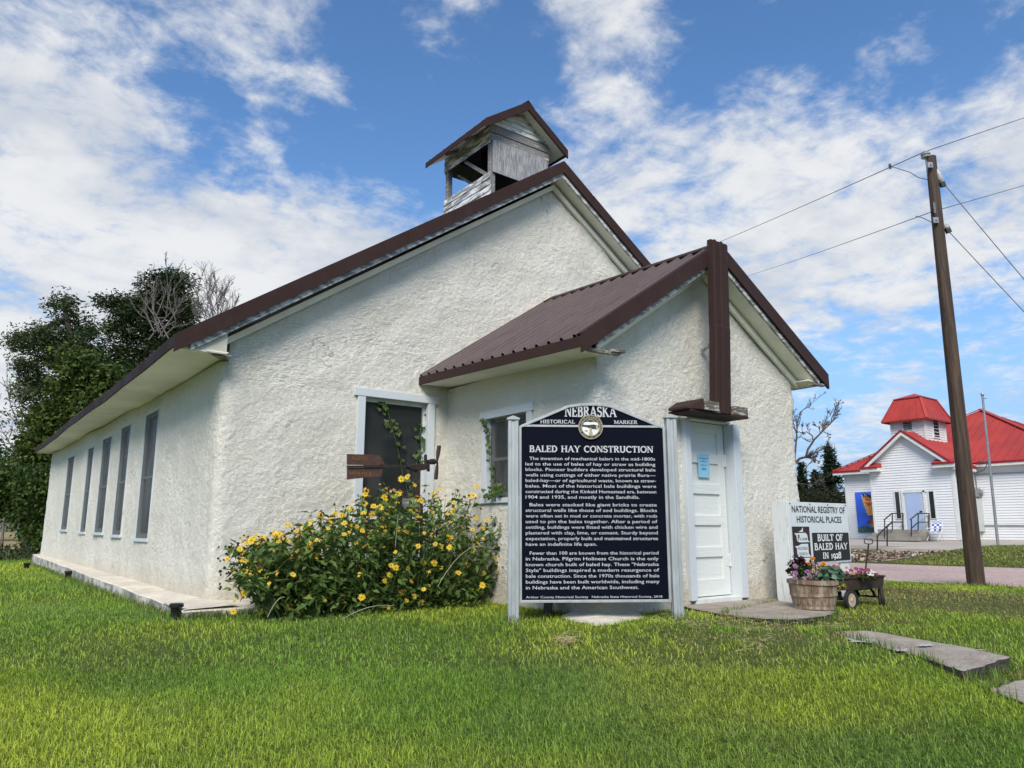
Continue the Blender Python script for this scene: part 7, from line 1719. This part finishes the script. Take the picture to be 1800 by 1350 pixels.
    for k in range(2600):
        y_ = r.uniform(fy, YB); P.append((fx + (bx - fx) * (y_ - fy) / (YB - fy) - abs(r.normal(0, .05)) - .01, y_))
    for k in range(500): P.append((r.uniform(fx, 2.9), fy - abs(r.normal(0, .05)) - .01))
    for q_ in (pl, pr):
        for k in range(160): P.append((q_.x + r.normal(0, .07), q_.y + r.normal(0, .07)))
    for k in range(500): P.append((pb0.x + r.normal(0, .25), pb0.y + r.normal(0, .25)))
    for pl_ in (B, C2, A[3:]):
        n_ = len(pl_)
        for j in range(n_):
            a_, b_ = pl_[j], pl_[(j + 1) % n_]; cen = [sum(p[i_] for p in pl_) / n_ for i_ in (0, 1)]
            for k in range(int(170 * math.hypot(a_[0] - b_[0], a_[1] - b_[1]))):
                f = r.uniform(0, 1); X_, Y_ = a_[0] + (b_[0] - a_[0]) * f, a_[1] + (b_[1] - a_[1]) * f; o_ = abs(r.normal(0, .03)) + .005; dx_, dy_ = X_ - cen[0], Y_ - cen[1]; l_ = math.hypot(dx_, dy_); P.append((X_ + dx_ / l_ * o_, Y_ + dy_ / l_ * o_))
    P = np.array(P); n = len(P); x, y = P[:, 0], P[:, 1]; z = ground_z(x, y) - .004; h = r.uniform(.05, .13, n); az = r.uniform(0, 6.283, n); ln = np.abs(r.normal(.5, .3, n)); w = r.uniform(.004, .008, n)
    dx, dy = np.cos(az), np.sin(az); b = np.stack([x, y, z], 1); sd_ = np.stack([-dy, dx, 0 * x], 1) * (w / 2)[:, None]
    m1 = b + np.stack([dx * h * ln * .3, dy * h * ln * .3, h * .55], 1); tp = b + np.stack([dx * h * ln, dy * h * ln, h * np.clip(1.05 - ln * .38, .3, 1)], 1)
    Vs.append(np.stack([b - sd_, b + sd_, m1 + sd_ * .8, m1 - sd_ * .8, tp], 1).reshape(-1, 3)); c = np.array([[.15, .26, .05]]) * r.uniform(.5, 1.5, (n, 1)); c = np.where(r.uniform(0, 1, (n, 1)) < .22, np.array([[.34, .27, .14]]) * r.uniform(.6, 1.2, (n, 1)), c); Cs.append(np.repeat(c, 5, 0)); nb += n
    V = np.concatenate(Vs); i = np.arange(nb) * 5
    fa = np.concatenate([np.stack([i, i + 1, i + 2, i + 3], 1).ravel(), np.stack([i + 3, i + 2, i + 4], 1).ravel()]); lt_ = np.concatenate([np.full(nb, 4), np.full(nb, 3)])
    o = np_mesh('grass', V, fa, lt_, M['grass'], None, col=np.concatenate(Cs)); tag(o, kind='stuff')
c_pad = onZ(1050, 1097, -.85)
build_grass()
# loose straw and clippings on the lawn
sm = MB()
for k in range(260):
    q = rnd.random()
    if q < .25: c0_ = onZ(994 + rnd.gauss(0, 9), 1122 + rnd.gauss(0, 3), -.87)
    elif q < .6: c0_ = onZ(rnd.uniform(1150, 1330), 1093 + rnd.gauss(0, 8), -.87)
    elif q < .8: c0_ = onZ(rnd.uniform(1340, 1500), rnd.uniform(1085, 1110), -.875)
    else: c0_ = onZ(1330 + rnd.gauss(0, 22), 1128 + rnd.gauss(0, 12), -.88)
    c0_ = Vector((c0_.x, c0_.y, gz(c0_.x, c0_.y) + rnd.uniform(.01, .05))); a = rnd.uniform(0, 6.28); L_ = rnd.uniform(.04, .13); d = Vector((math.cos(a), math.sin(a), rnd.uniform(-.2, .3))) * L_
    sm.tube([c0_ - d / 2, c0_ + Vector((0, 0, .01)), c0_ + d / 2], .0016, 3, cap=False)
tag(sm.build('straw', mat_plain('dry_straw', (.42, .34, .18), .8, .3, 30)), kind='stuff')
